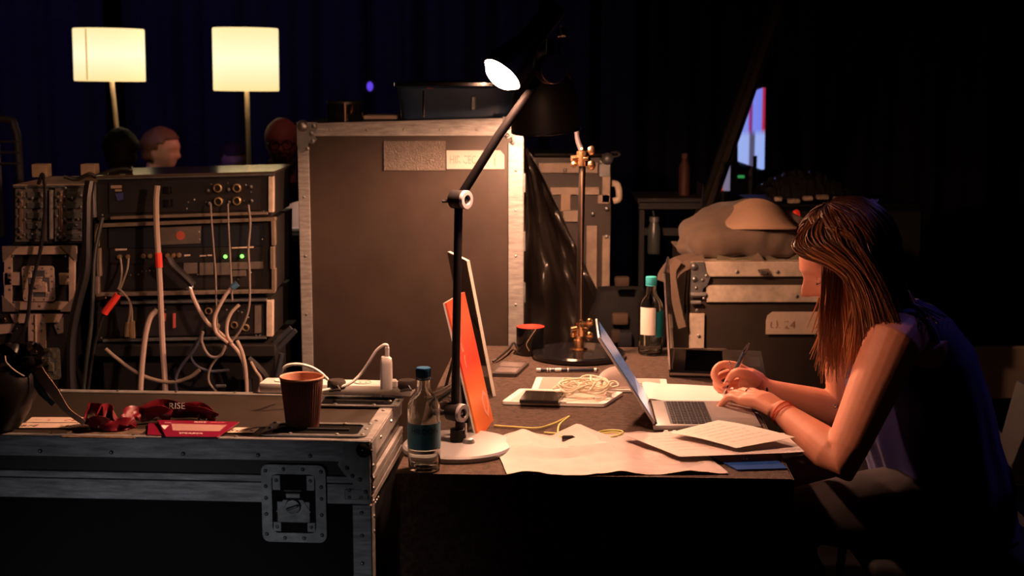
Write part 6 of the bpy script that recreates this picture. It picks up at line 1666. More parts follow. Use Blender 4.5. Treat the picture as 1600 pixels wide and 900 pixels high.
# ================================================================== people
def head_verts(mb, Mx, s=1.0, n_u=64, n_v=48, nose=1.0, jaw=1.0):
    """local x forward, y left, z up, origin at the middle of the skull"""
    V = []; Fc = []
    g = lambda t, m, w: math.exp(-((t - m) / w) ** 2)
    for i in range(n_v + 1):
        th = math.pi * i / n_v
        for j in range(n_u):
            a = 2 * math.pi * j / n_u
            # gather columns towards the face
            a = a - .45 * math.sin(a)
            dx, dy, dz = math.sin(th) * math.cos(a), math.sin(th) * math.sin(a), math.cos(th)
            x, y, z = .098 * dx, .077 * dy, .122 * dz
            low = max(0, -dz)
            if dz > 0: kx = 1 + .13 * 4 * dz * (1 - dz) ; x *= kx; y *= kx * 1.03; z *= .97
            y *= 1 - .30 * low ** 1.5 * jaw
            if dx < 0: x *= 1 - .50 * low ** 1.3
            else: x *= 1 + .10 * low ** 2
            if dx > .2:
                fz = dx
                x -= .006 * g(abs(y), .033, .014) * g(z, .004, .014) * fz            # eye sockets
                x += .005 * g(z, .026, .010) * g(y, 0, .045) * fz                      # brow
                x -= .0045 * g(z, .010, .009) * g(y, 0, .012) * fz
                rz = .0 if z > .018 or z < -.046 else (1.0 if z < -.030 else (.018 - z) / .048 * .85 + .12)
                rz = max(0, rz)
                if z < -.030: rz = max(0, 1 - (-.030 - z) / .012)
                x += nose * .027 * rz * g(y, 0, .0095 + .006 * max(0, -z * 20)) * fz     # nose
                x += .006 * g(z, -.066, .007) * g(y, 0, .020) * fz + .005 * g(z, -.079, .006) * g(y, 0, .018) * fz
                x -= .003 * g(z, -.0725, .003) * g(y, 0, .020) * fz
                x += .009 * g(z, -.106, .014) * g(y, 0, .022) * fz                     # chin
                x += .003 * g(abs(y), .042, .015) * g(z, -.03, .02)
            V.append(Mx @ (Vector((x, y, z)) * s))
    for i in range(n_v):
        for j in range(n_u):
            j2 = (j + 1) % n_u; Fc.append((i * n_u + j, (i + 1) * n_u + j, (i + 1) * n_u + j2, i * n_u + j2))
    mb.add(V, Fc); bmesh.ops.remove_doubles(mb.bm, verts=mb.bm.verts[:], dist=1e-6)
    for sy in (1, -1):
        mb.ball(Mx @ (Vector((-.012, sy * .074, -.008)) * s), .030 * s, 14, (.62, .30, 1.0), Mx)
def head_matrix(c, fwd, up=Vector((0, 0, 1))):
    f = Vector(fwd).normalized(); l = up.cross(f).normalized(); u = f.cross(l)
    m = Matrix((f, l, u)).transposed().to_4x4(); m.translation = Vector(c); return m
def eyes(par, Mx, s=1.0, lid=None):
    for sy in (1, -1):
        e = part('eye', MB().ball(Mx @ (Vector((.074, sy * .032, .003)) * s), .0125 * s, 12), M['eye'], par)
        part('iris', MB().ball(Mx @ (Vector((.0838, sy * .033, .002)) * s), .0045 * s, 8, (.5, 1, 1), Mx), M['iris'], e)
        part('eyebrow', MB().tube([Mx @ (Vector(q) * s) for q in ((.0935, sy * .016, .022), (.0885, sy * .034, .027), (.076, sy * .050, .023))], [.0022 * s, .0032 * s, .0016 * s], 6), M['brow'], par)
M['eye'] = mat('eye_white', (.55, .50, .48), .2); M['iris'] = mat('iris_dark', (.02, .014, .01), .2); M['brow'] = mat('eyebrow_brown', (.06, .028, .015), .8)
M['skin'] = mat('skin_fair', (.76, .31, .20), .52, sss=.0, var=.08, vscale=30, bump=.03, bscale=500)
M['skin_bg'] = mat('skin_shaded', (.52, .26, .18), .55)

# ------------------------------------------------------------------ distant crew, seated
def crew(head_px, D, label, fwd, s, hair_m, hair_kind, cloth_m, tilt=0.0, seat=True, skin=None, extra=None):
    hc = Yp(head_px[0], head_px[1], D)
    f = Vector(fwd).normalized(); fl = Vector((f.x, f.y, 0)).normalized(); left = Vector((0, 0, 1)).cross(fl)
    t = thing('person', label, 'person', (hc.x, hc.y, 0))
    Hm = head_matrix(hc, f)
    mb = MB(); head_verts(mb, Hm, s)
    nb = hc + Vector((0, 0, -.175)) - fl * .035
    mb.tube([hc + Vector((0, 0, -.07)) - fl * .025, nb, nb + Vector((0, 0, -.05))], [.055, .056, .065], 16)
    hip = nb + Vector((0, 0, -.50)) - fl * .05; hip.z = max(hip.z, .52)
    up_ = (nb - hip)
    def sec(p_, a, b): return (p_, fl * a, left * b)
    mb.loft([sec(hip + Vector((0, 0, -.06)), .11, .16), sec(hip, .13, .175), sec(hip + up_ * .3, .115, .155), sec(hip + up_ * .65, .125, .175), sec(hip + up_ * .86, .105, .185), sec(hip + up_ * .97, .065, .10)], 24)
    for sy in (1, -1):
        sh = nb + Vector((0, 0, -.075)) + left * sy * .175; el = sh + Vector((0, 0, -.27)) + fl * .06 + left * sy * .04; wr = el + fl * .22 - left * sy * .10 + Vector((0, 0, .02))
        mb.tube([sh + Vector((0, 0, .03)) - left * sy * .04, sh, sh * .5 + el * .5, el, el * .5 + wr * .5, wr], [.05, .055, .05, .043, .038, .028], 14)
        mb.ball(wr + fl * .05, .042, 12, (1.2, .8, .6))
        kn = hip + fl * .42 + left * sy * .10 + Vector((0, 0, -.02)); an = Vector((kn.x, kn.y, .08))
        mb.tube([hip + left * sy * .08, kn * .6 + hip * .4, kn, kn * .5 + an * .5, an], [.085, .078, .060, .052, .042], 14)
        mb.tube([an + Vector((0, 0, -.035)) - fl * .05, an + Vector((0, 0, -.035)) + fl * .06, an + Vector((0, 0, -.045)) + fl * .16], [.035, .038, .025], 12)
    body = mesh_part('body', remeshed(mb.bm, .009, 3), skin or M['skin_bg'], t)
    cl = MB()
    cl.loft([sec(hip + Vector((0, 0, -.08)), .13, .185), sec(hip, .15, .195), sec(hip + up_ * .3, .135, .175), sec(hip + up_ * .65, .145, .20), sec(hip + up_ * .86, .125, .21), sec(hip + up_ * 1.0, .075, .10)], 28)
    for sy in (1, -1):
        sh = nb + Vector((0, 0, -.075)) + left * sy * .175; el = sh + Vector((0, 0, -.27)) + fl * .06 + left * sy * .04; wr = el + fl * .22 - left * sy * .10 + Vector((0, 0, .02))
        cl.tube([sh + Vector((0, 0, .035)) - left * sy * .05, sh, sh * .5 + el * .5, el, el * .45 + wr * .55], [.055, .070, .064, .056, .047], 14)
    mesh_part('shirt', remeshed(cl.bm, .012, 4), cloth_m, t)
    tr_ = MB()
    for sy in (1, -1):
        kn = hip + fl * .42 + left * sy * .10 + Vector((0, 0, -.02)); an = Vector((kn.x, kn.y, .08))
        tr_.tube([hip + left * sy * .07 + Vector((0, 0, -.01)), kn * .6 + hip * .4, kn, kn * .5 + an * .5, an], [.10, .092, .075, .066, .058], 14)
    mesh_part('trousers', remeshed(tr_.bm, .013, 3), M['trouser'], t)
    eyes(t, Hm, s)
    if hair_kind:
        hb = MB(); V = []
        hb.ball(hc, 1.0, 72, (1, 1, 1))
        lim = {'short': -.015, 'crop': .01, 'full': -.07}[hair_kind]
        for v in hb.bm.verts:
            d = (v.co - hc).normalized(); l = Vector((d.dot(f), d.dot(Hm.to_3x3() @ Vector((0, 1, 0))), d.dot(Hm.to_3x3() @ Vector((0, 0, 1)))))
            k = .009 if hair_kind != 'crop' else .004
            x, y, z = (.098 + k) * l.x, (.077 + k) * l.y, (.122 + k) * l.z
            if z > 0: kx = 1 + .15 * 4 * l.z * (1 - l.z); x *= kx; y *= kx * 1.03
            zl = .070 if l.x > .45 else (.046 if l.x > .12 else (.002 if l.x > -.15 else -.058))
            if z < zl:
                sh_ = .80; x *= sh_; y *= sh_
                if z < zl - .03: z = zl - .03
            q = Vector((x, y, z)) * s
            q += Vector((noise.noise(q * 40), noise.noise(q * 40 + Vector((5, 0, 0))), noise.noise(q * 40 + Vector((0, 5, 0))))) * .004 * (0 if hair_kind == 'crop' else 1)
            v.co = Hm @ q
        part('hair', hb, hair_m, t)
    st = MB(); st.box((hip.x, hip.y, hip.z - .12), (.36, .36, .04), .01)
    for sx in (-1, 1):
        for sy in (-1, 1): st.tube([(hip.x + sx * .13, hip.y + sy * .13, hip.z - .14), (hip.x + sx * .16, hip.y + sy * .16, .0)], .013, 8)
    single('stool', st, M['rack_black'], 'dark stool beneath the ' + extra, 'stool', loc=(hip.x, hip.y, 0))
    return t, Hm, f, left, hc, nb
M['trouser'] = mat('trousers_dark', (.014, .013, .016), .9)
M['shirt_dk'] = mat('shirt_dark', (.016, .016, .022), .9); M['shirt_navy'] = mat('shirt_navy', (.020, .022, .035), .9)
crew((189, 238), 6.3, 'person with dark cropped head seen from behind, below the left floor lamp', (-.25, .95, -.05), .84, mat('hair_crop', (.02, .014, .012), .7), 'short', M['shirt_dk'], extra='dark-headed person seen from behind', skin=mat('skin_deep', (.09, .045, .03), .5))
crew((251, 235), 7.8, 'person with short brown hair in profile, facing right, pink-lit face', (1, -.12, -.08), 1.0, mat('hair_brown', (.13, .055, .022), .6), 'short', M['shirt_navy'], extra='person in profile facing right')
cr3, H3, f3, l3, h3, n3 = crew((441, 222), 6.2, 'bearded person with glasses, facing forward beside the tall grey case', (.08, -1, -.12), .9, mat('hair_grey', (.05, .035, .03), .8), None, M['shirt_dk'], extra='bearded person with glasses')
gm = MB()
for sy in (1, -1):
    gm.lathe([(.021, -.0015), (.0228, 0), (.021, .0015), (.0192, 0)], H3 @ Matrix.Translation((.094, sy * .028, .002)) @ Matrix.Rotation(math.pi / 2, 4, 'Y'), 18, close=True)
    gm.tube([H3 @ Vector((.090, sy * .048, .006)), H3 @ Vector((.0, sy * .074, .006))], .0018, 6)
gm.tube([H3 @ Vector((.097, .009, .006)), H3 @ Vector((.097, -.009, .006))], .0018, 6)
part('glasses', gm, M['black'], cr3)
bd_ = MB()
for k in range(15):
    a = math.radians(-80 + 160 * k / 14); bd_.ball(H3 @ Vector((.027 + .056 * math.cos(a), .052 * math.sin(a), -.079 - .013 * math.cos(a))), .0155, 8)
for k in range(7):
    a = math.radians(-50 + 100 * k / 6); bd_.ball(H3 @ Vector((.085 * math.cos(a * .4), .027 * math.sin(a), -.050)), .007, 8)
mesh_part('beard', remeshed(bd_.bm, .006, 2), mat('beard_dark', (.06, .028, .02), .9), cr3)
crew((366, 252), 9.0, 'small dim reddish head low behind the right floor lamp pole', (.2, -1, -.3), 1.0, mat('hair_red', (.06, .02, .012), .7), 'short', M['shirt_dk'], extra='small dim reddish-headed person')
# white papers on a side table by the bearded person
yv = 5.2
a = Yp(436, 362, yv); b = Yp(474, 320, yv)
sd_ = thing('side_table', 'dark side table between the racks and the tall grey case', 'table', ((a.x + b.x) / 2, yv + .15, 0))
part('top', MB().box(((a.x + b.x) / 2, yv + .15, a.z - .02), (.62, .40, .03), .003), M['rack_black'], sd_)
for sx in (-1, 1):
    for sy in (-1, 1): part('leg', MB().tube([((a.x + b.x) / 2 + sx * .28, yv + .15 + sy * .17, a.z - .035), ((a.x + b.x) / 2 + sx * .28, yv + .15 + sy * .17, 0)], .016, 8), M['steel_dk'], sd_)
def shp(u, v): return Vector((a.x + (b.x - a.x) * u, yv + .04 + .10 * v ** 1.5 - .02 * math.sin(3 * u), a.z + .003 + (b.z - a.z) * v * (.55 + .45 * math.sin(math.pi * (.15 + .5 * u)))))
pp = thing('paper_sheet', 'pinkish white curved paper standing on the side table by the racks', 'paper', (a.x, yv + .04, a.z))
part('sheet', MB().grid(shp, 10, 10, .001), mat('paper_pink', (.80, .62, .56), .8, emit=None), pp)
part('lower_edge', MB().box(((a.x + b.x) / 2, yv + .02, a.z + .007), (b.x - a.x, .03, .012), .002), M['white_plastic'], pp)
hd = MB(); q = Yp(462, 318, yv + .12)

# ================================================================== the woman writing at the desk
V3 = Vector
wm = thing('person', 'woman with long brown-blonde hair in sleeveless blue top writing at the desk', 'person', (1.0, 3.25, 0))
HC = V3((.762, 3.195, 1.105)); pit = math.radians(24)
HF = V3((-math.cos(pit), -.06, -math.sin(pit))).normalized()
HM = head_matrix(HC, HF)
mb = MB(); head_verts(mb, HM, 1.0, 72, 54, 1.42)
NB = V3((.885, 3.25, .985))
mb.tube([HM @ V3((-.03, 0, -.06)), HM @ V3((-.045, 0, -.11)), NB + V3((-.01, 0, .02)), NB + V3((.01, 0, -.05))], [.052, .048, .052, .075], 18)
def tsec(c, d, a, b):
    d = V3(d).normalized(); s = V3((0, 1, 0)); f_ = d.cross(s).normalized(); return (V3(c), f_ * a, s * b)
mb.loft([tsec((1.015, 3.25, .46), (0, 0, 1), .13, .17), tsec((1.01, 3.25, .55), (-.1, 0, 1), .135, .175), tsec((.985, 3.25, .68), (-.25, 0, 1), .115, .145),
         tsec((.945, 3.25, .82), (-.35, 0, 1), .125, .155), tsec((.912, 3.25, .915), (-.4, 0, 1), .105, .165), tsec((.888, 3.25, .97), (-.4, 0, 1), .07, .11)], 28)
SN = V3((.835, 3.065, .945)); EN = V3((.712, 2.985, .700)); WN = V3((.607, 3.165, .770))
SF = V3((.815, 3.430, .945)); EF = V3((.815, 3.40, .705)); WF = Yp(1193, 606, 3.415)
def lerp(a, b, t): return a + (b - a) * t
mb.tube([V3((.885, 3.14, .945)), lerp(V3((.885, 3.14, .945)), SN, .7), SN, lerp(SN, EN, .3), lerp(SN, EN, .6), lerp(SN, EN, .9), EN + V3((.005, 0, -.004)), lerp(EN, WN, .14), lerp(EN, WN, .35), lerp(EN, WN, .65), lerp(EN, WN, .9), WN],
        [.055, .060, .062, .058, .051, .045, .044, .046, .043, .034, .027, .026], 22)
mb.tube([V3((.885, 3.36, .945)), SF, lerp(SF, EF, .35), lerp(SF, EF, .75), EF, lerp(EF, WF, .15), lerp(EF, WF, .4), lerp(EF, WF, .7), lerp(EF, WF, .92), WF],
        [.055, .058, .052, .046, .043, .044, .040, .031, .025, .025], 20)
# legs under the desk
for sy in (-1, 1):
    hp = V3((1.0, 3.25 + sy * .09, .545)); kn = V3((.635, 3.25 + sy * .12, .525)); an = V3((.69, 3.25 + sy * .12, .09))
    mb.tube([hp, lerp(hp, kn, .5), kn, lerp(kn, an, .35), an], [.090, .078, .058, .054, .036], 16)
    mb.tube([an + V3((.035, 0, -.045)), an + V3((-.03, 0, -.045)), an + V3((-.13, 0, -.060))], [.032, .036, .024], 12)
# near hand, lying flat with bent fingers
hd = V3((-.115, .160, -.010)).normalized(); hw = V3((.80, .58, 0)).normalized()      # towards the thumb side
def chain(pts, rad, n=12): mb.tube(spline(pts, 4), [rad[min(len(rad) - 1, int(i / max(1, (len(pts) - 1) * 4) * (len(rad) - 1) + .5))] for i in range((len(pts) - 1) * 4 + 1)], n)
def tapered(pts, r0, r1, n=12):
    P = spline(pts, 4); k = len(P) - 1; mb.tube(P, [r0 + (r1 - r0) * i / k for i in range(k + 1)], n); mb.ball(P[-1], r1 * 1.0, 10)
nails = []
for i, (off, ln, dz) in enumerate(((-.034, .066, -.004), (-.012, .078, .002), (.011, .082, .003), (.033, .074, .0))):
    k = WN + hd * .088 + hw * off * .95 + V3((0, 0, .018 + dz))
    mb.tube([WN + hw * off * .45 + V3((0, 0, -.002)), lerp(WN, k, .55) + V3((0, 0, .006)), k], [.017, .0165, .0125], 12)
    sp = hd + hw * off * 2.2
    m1 = k + sp * ln * .45 + V3((0, 0, .004)); m2 = k + sp * ln * .78 + V3((0, 0, -.010)); m3 = k + sp * ln * 1.0 + V3((0, 0, -.026))
    tapered([k, m1, m2, m3], .0105, .0075); nails.append((m3 + V3((0, 0, .004)) + hd * .003, hd, .0055))
th0 = WN + hw * .026 + hd * .01; tapered([th0, th0 + hd * .035 + hw * .022 + V3((0, 0, -.006)), th0 + hd * .072 + hw * .030 + V3((0, 0, -.010)), th0 + hd * .098 + hw * .026 + V3((0, 0, -.013))], .0145, .0088)
# writing hand
def hp_(px, py, y): return Yp(px, py, y)
mb.tube([WF, hp_(1182, 599, 3.42), hp_(1168, 592, 3.42), hp_(1160, 588, 3.425)], [.025, .030, .030, .024], 16)
tapered([hp_(1166, 580, 3.425), hp_(1146, 571, 3.43), hp_(1126, 571, 3.43), hp_(1116, 584, 3.42), hp_(1122, 597, 3.405), hp_(1131, 604, 3.40)], .0120, .0080)
tapered([hp_(1166, 586, 3.445), hp_(1142, 582, 3.452), hp_(1122, 590, 3.445), hp_(1120, 604, 3.43), hp_(1132, 612, 3.415)], .0115, .0080)
tapered([hp_(1170, 594, 3.455), hp_(1148, 596, 3.465), hp_(1134, 606, 3.455), hp_(1140, 616, 3.44), hp_(1150, 616, 3.43)], .0110, .0080)
tapered([hp_(1178, 602, 3.455), hp_(1158, 607, 3.465), hp_(1147, 614, 3.455), hp_(1154, 619, 3.44), hp_(1163, 617, 3.43)], .0100, .0075)
tapered([hp_(1184, 600, 3.395), hp_(1168, 586, 3.385), hp_(1152, 582, 3.383), hp_(1143, 588, 3.387), hp_(1137, 597, 3.392)], .0150, .0088)
nails += [(hp_(1132, 606, 3.394), V3((-.1, -1, -.2)), .0055), (hp_(1136, 596, 3.385), V3((-.2, -1, .1)), .0065)]
body_me = remeshed(mb.bm, .0030, 3, .5)
mesh_part('body', body_me, M['skin'], wm)
nm = MB()
for p_, d, r in nails: nm.ball(p_, r, 10, (1, .75, .6))
part('nails', nm, mat('nail_rose', (.50, .14, .13), .25), wm)
# face details
eb = MB()
for sy in (1, -1):
    part('eyebrow', MB().tube([HM @ V3(q) for q in ((.0955, sy * .016, .022), (.0905, sy * .034, .0255), (.079, sy * .049, .022))], [.0012, .0020, .0008], 6), M['brow'], wm)
    e = part('eye', MB().ball(HM @ V3((.0735, sy * .032, .001)), .0140, 14), M['eye'], wm)
    part('eyelid', MB().ball(HM @ V3((.0735, sy * .032, .001)), .0150, 16), M['skin'], e)
    part('eyelash', MB().tube([HM @ V3(q) for q in ((.0880, sy * .021, -.007), (.0925, sy * .032, -.0095), (.0855, sy * .043, -.007))], [.0006, .0012, .0006], 6), M['brow'], e)
part('lips', MB().ball(HM @ V3((.0935, 0, -.073)), .012, 12, (.5, 1.7, .62), HM), mat('lips_rose', (.50, .13, .11), .4), wm)

# clothes
M['blouse'] = mat('blouse_blue', (.050, .042, .22), .75, var=.25, vscale=14, bump=.12, bscale=40, sheen=.15)
bl = MB()
def bsec(c, d, a, b, k=0): return tsec(c, d, a, b)
secs = [((1.03, 3.25, .46), (0, 0, 1), .155, .19), ((1.02, 3.25, .56), (-.1, 0, 1), .155, .20), ((.985, 3.25, .66), (-.2, 0, 1), .150, .18), ((.950, 3.25, .76), (-.3, 0, 1), .160, .175),
        ((.925, 3.25, .85), (-.35, 0, 1), .152, .170), ((.905, 3.25, .92), (-.4, 0, 1), .122, .155), ((.893, 3.25, .962), (-.4, 0, 1), .090, .135), ((.882, 3.25, .985), (-.4, 0, 1), .068, .092)]
fine = []
for i in range(len(secs) - 1):
    for k in range(5):
        t_ = k / 5; fine.append(tsec(*[lerp(V3(secs[i][0]), V3(secs[i + 1][0]), t_), lerp(V3(secs[i][1]), V3(secs[i + 1][1]), t_), secs[i][2] + (secs[i + 1][2] - secs[i][2]) * t_, secs[i][3] + (secs[i + 1][3] - secs[i][3]) * t_]))
fine.append(tsec(*secs[-1]))
bl.loft(fine, 90)
for v in bl.bm.verts:
    h = max(0, .9 - v.co.z) * 1.6
    a = math.atan2(v.co.y - 3.25, v.co.x - .97)
    k = .007 * math.sin(a * 13 + 6 * noise.noise(v.co * 5)) * min(1, h * 1.5) + .006 * noise.noise(v.co * 9)
    d = V3((math.cos(a), math.sin(a), 0)); v.co += d * k
part('blouse', bl, M['blouse'], wm, sharp=1.5)
for y in (3.125, 3.375):
    strp = MB(); strp.tube(spline([(.955, y, .90), (.93, y + .0, .965), (.885, y, .998), (.835, y, .965), (.80, y, .90)], 5), .024, 10, True, .5)
    part('shoulder_strap', strp, M['blouse'], wm)
tr_ = MB()
for sy in (-1, 1):
    hp = V3((1.01, 3.25 + sy * .09, .545)); kn = V3((.635, 3.25 + sy * .12, .525)); an = V3((.69, 3.25 + sy * .12, .12))
    tr_.tube([hp, lerp(hp, kn, .5), kn, lerp(kn, an, .35), lerp(kn, an, .97)], [.112, .098, .074, .070, .052], 18)
mesh_part('trousers', remeshed(tr_.bm, .010, 4), mat('trousers_grey', (.050, .040, .045), .9, var=.3, vscale=10), wm)
for sy in (-1, 1):
    an = V3((.69, 3.25 + sy * .12, .09))
    s_ = MB(); s_.loft([(an + V3((.045, 0, -.055)), (0, .030, 0), (0, 0, .033)), (an + V3((-.02, 0, -.045)), (0, .042, 0), (0, 0, .044)), (an + V3((-.10, 0, -.060)), (0, .044, 0), (0, 0, .028)), (an + V3((-.17, 0, -.068)), (0, .028, 0), (0, 0, .018))], 18)
    part('shoe', s_, M['black'], wm)
# jewellery
def ring_at(c, d, r, th, m_, nm, par=None): return part(nm, MB().lathe([(r, -th), (r + th, 0), (r, th), (r - th * .6, 0)], axis_matrix(c, d), 24, close=True), m_, par or wm)
wr = lerp(EN, WN, .93)
cord_m = mat('bracelet_coral', (.85, .16, .06), .6)
ring_at(wr, WN - EN, .0285, .0022, cord_m, 'bracelet'); ring_at(lerp(EN, WN, .88), V3((WN - EN)) + V3((.02, .02, .05)), .0305, .0018, cord_m, 'bracelet')
k = WN + hd * .088 + hw * .010 + V3((0, 0, .020)); ring_at(k + hd * .018 + V3((0, 0, .002)), hd, .0112, .0014, M['brass'], 'finger_ring')
ring_at(hp_(1140, 571, 3.43), V3((1, 0, .1)), .0112, .0012, M['chrome'], 'finger_ring')
part('hair_tie', MB().tube([WF + V3((.004, 0, .027)), WF + V3((.004, -.027, 0)), WF + V3((.004, 0, -.027)), WF + V3((.004, .027, 0)), WF + V3((.004, 0, .027))], .003, 8), M['black'], wm)
part('earring', MB().ball(HM @ V3((-.006, .082, -.045)), .004, 8), M['chrome'], wm)
part('cardigan_button', MB().ball(Yp(1305, 635, 3.13), .005, 10), M['chrome'], wm)

# hair: a cap plus many locks
def hair_material():
    m = bpy.data.materials.new('hair_balayage'); m.use_nodes = True; nt = m.node_tree; N = nt.nodes; L = nt.links; b = N['Principled BSDF']
    at = N.new('ShaderNodeAttribute'); at.attribute_name = 'strand'
    sx = N.new('ShaderNodeSeparateColor'); L.new(at.outputs['Color'], sx.inputs[0])
    r = N.new('ShaderNodeValToRGB'); e = r.color_ramp.elements
    e[0].position = 0; e[0].color = (.11, .034, .014, 1); e[1].position = 1; e[1].color = (.85, .52, .25, 1)
    k = e.new(.35); k.color = (.34, .12, .040, 1); k = e.new(.7); k.color = (.62, .28, .11, 1)
    L.new(sx.outputs['Red'], r.inputs['Fac'])
    L.new(r.outputs['Color'], b.inputs['Base Color'])
    b.inputs['Roughness'].default_value = .34; b.inputs['Specular IOR Level'].default_value = .6
    b.inputs['Anisotropic'].default_value = .5
    return m
M['hair'] = hair_material()
hb = bmesh.new(); col_l = hb.loops.layers.color.new('strand')
RX, RY, RZ = .104, .084, .128
def strand(P, r0, r1, shade0, shade1, flat=.45, n=5):
    k = len(P) - 1; rows = []; px = None
    for i, p_ in enumerate(P):
        d = (P[min(i + 1, k)] - P[max(i - 1, 0)])
        if d.length < 1e-9: d = V3((0, 0, -1))
        d.normalize(); out = (p_ - HC); out -= d * out.dot(d)
        if out.length < 1e-5: out = V3((0, -1, 0))
        y = out.normalized(); x = d.cross(y)
        f_ = i / k; r_ = (r0 * min(1, f_ * 6 + .4)) * (1 - f_ ** 3) + r1 * f_ ** 3
        rows.append([hb.verts.new(p_ + x * math.cos(2 * math.pi * j / n) * r_ + y * math.sin(2 * math.pi * j / n) * r_ * flat) for j in range(n)])
    for i in range(k):
        for j in range(n):
            f = hb.faces.new((rows[i][j], rows[i][(j + 1) % n], rows[i + 1][(j + 1) % n], rows[i + 1][j])); f.smooth = True
            for lp_, fi in zip(f.loops, (i, i, i + 1, i + 1)):
                s_ = shade0 + (shade1 - shade0) * (fi / k); lp_[col_l] = (s_, s_, s_, 1)
rn = random.Random(21)
R3 = HM.to_3x3()
def scalp(phi, th, k=0.0, side=1):
    """phi 0 = front, pi/2 = the given side, pi = back; th 0 = crown of the head"""
    return HM @ V3(((RX + k) * math.sin(th) * math.cos(phi) - .006, side * (RY + k) * math.sin(th) * math.sin(phi), (RZ + k) * math.cos(th)))
def lock(side, ph0, ph1, zend, drift, r, lay, sh0, sh1, th_end=1.62, start=.12, curl=0.0, fast=1.0):
    P = []; m = 9
    for i in range(m):
        f = i / (m - 1); th = start + (th_end - start) * f
        g_ = min(1, f * fast); ph = ph0 + (ph1 - ph0) * (g_ * g_ * (3 - 2 * g_))
        P.append(scalp(ph, th, .008 + lay + .010 * math.sin(math.pi * f), side))
    last = P[-1]; dirv = (P[-1] - P[-2]).normalized()
    ln = max(.02, last.z - zend); k = 9
    for i in range(1, k + 1):
        f = i / k
        q = last + V3((0, 0, -ln * f)) + (dirv - V3((0, 0, dirv.z))) * .035 * (1 - (1 - f) ** 2) + V3(drift) * f * f
        q += V3((math.sin(f * 5 + curl) * .006 * f, math.cos(f * 4 + curl * 2) * .006 * f, 0))
        P.append(q)
    # lie on the shoulders and back rather than pass through them
    for q in P[m:]:
        if q.z < 1.0:
            cx_, a_, b_ = .915 + (.94 - q.z) * .35, .17, .185
            dx, dy = (q.x - cx_) / a_, (q.y - 3.25) / b_; d2 = math.hypot(dx, dy)
            if d2 < 1 and d2 > 1e-4 and q.x > cx_: q.x = cx_ + dx / d2 * a_; q.y = 3.25 + dy / d2 * b_
            for S_, E_ in ((SN, EN), (SF, EF)):
                ab = E_ - S_; tt = max(0, min(1, (q - S_).dot(ab) / ab.length_squared)); c_ = S_ + ab * tt; w_ = q - c_
                if w_.length < .068 and w_.length > 1e-5:
                    q.xyz = c_ + w_.normalized() * .068
    P = [P[0]] + [p_ for i, p_ in enumerate(P[1:])]
    strand(P, r, r * .25, sh0, sh1)
for side, cnt in ((1, 950), (-1, 420)):
    for i in range(cnt):
        u = rn.random(); fs = 1.0
        if u < .30:      # front locks, swept off the forehead and tucked back
            ph0 = rn.uniform(.05, .75); ph1 = rn.uniform(1.28, 1.66); fs = rn.uniform(1.5, 2.0); ze = rn.uniform(.82, .94); dr = (rn.uniform(-.03, .05), 0, 0); te = 1.62
            s0, s1 = rn.uniform(.10, .42), rn.uniform(.55, 1.0); st_ = rn.uniform(.25, .6)
        elif u < .62:
            ph0 = rn.uniform(.6, 1.8); ph1 = max(1.3, ph0 + rn.uniform(-.05, .35)); fs = 1.6; ze = rn.uniform(.84, .97); dr = (rn.uniform(.0, .06), -side * .01, 0); te = 1.60
            s0, s1 = rn.uniform(.0, .28), rn.uniform(.35, .85); st_ = rn.uniform(.08, .5)
        else:
            ph0 = rn.uniform(1.7, 3.2); ph1 = ph0 + rn.uniform(-.15, .1); ze = rn.uniform(.87, 1.0); dr = (rn.uniform(-.01, .035), -side * rn.uniform(-.01, .02), 0); te = 1.55
            s0, s1 = rn.uniform(.0, .16), rn.uniform(.10, .42); st_ = rn.uniform(.05, .5)  # back locks coloured darker to keep lamp glints off them
        lock(side, ph0, ph1, ze, dr, rn.uniform(.0018, .0040), rn.uniform(-.004, .010), s0, s1, te, st_, rn.random() * 6, fs)
# wisps that hang inside, in front of the ear
for i in range(46):
    lock(1, rn.uniform(.95, 1.2), rn.uniform(.95, 1.25), rn.uniform(.84, .97), (rn.uniform(-.02, .02), 0, 0), rn.uniform(.002, .0036), -.012, rn.uniform(.1, .4), rn.uniform(.5, .9), 1.66, .9, rn.random() * 6)
for i in range(60):
    lock(-1, rn.uniform(.75, 1.3), rn.uniform(.85, 1.3), rn.uniform(.83, .95), (rn.uniform(-.04, .01), 0, 0), rn.uniform(.0025, .0045), -.006, rn.uniform(.1, .4), rn.uniform(.5, .95), 1.66, .7, rn.random() * 6)
# the big front lock: from the parting over the forehead, swept back past the ear
def guide(pxs, ys): return [Yp(p_[0], p_[1], y_) for p_, y_ in zip(pxs, ys)]
GA = guide(((1322, 322), (1278, 345), (1244, 378), (1252, 398), (1288, 408), (1322, 426), (1342, 462), (1350, 520), (1346, 585)), (3.19, 3.165, 3.14, 3.115, 3.10, 3.095, 3.09, 3.085, 3.085))
GB = guide(((1345, 314), (1318, 326), (1290, 350), (1292, 375), (1316, 398), (1344, 430), (1362, 470), (1376, 530), (1388, 600)), (3.20, 3.165, 3.13, 3.105, 3.085, 3.075, 3.065, 3.055, 3.045))
GC = guide(((1372, 312), (1362, 326), (1352, 350), (1352, 380), (1366, 415), (1382, 450), (1396, 490), (1412, 530), (1424, 570)), (3.20, 3.16, 3.125, 3.095, 3.075, 3.065, 3.055, 3.045, 3.035))
HMI = HM.inverted()
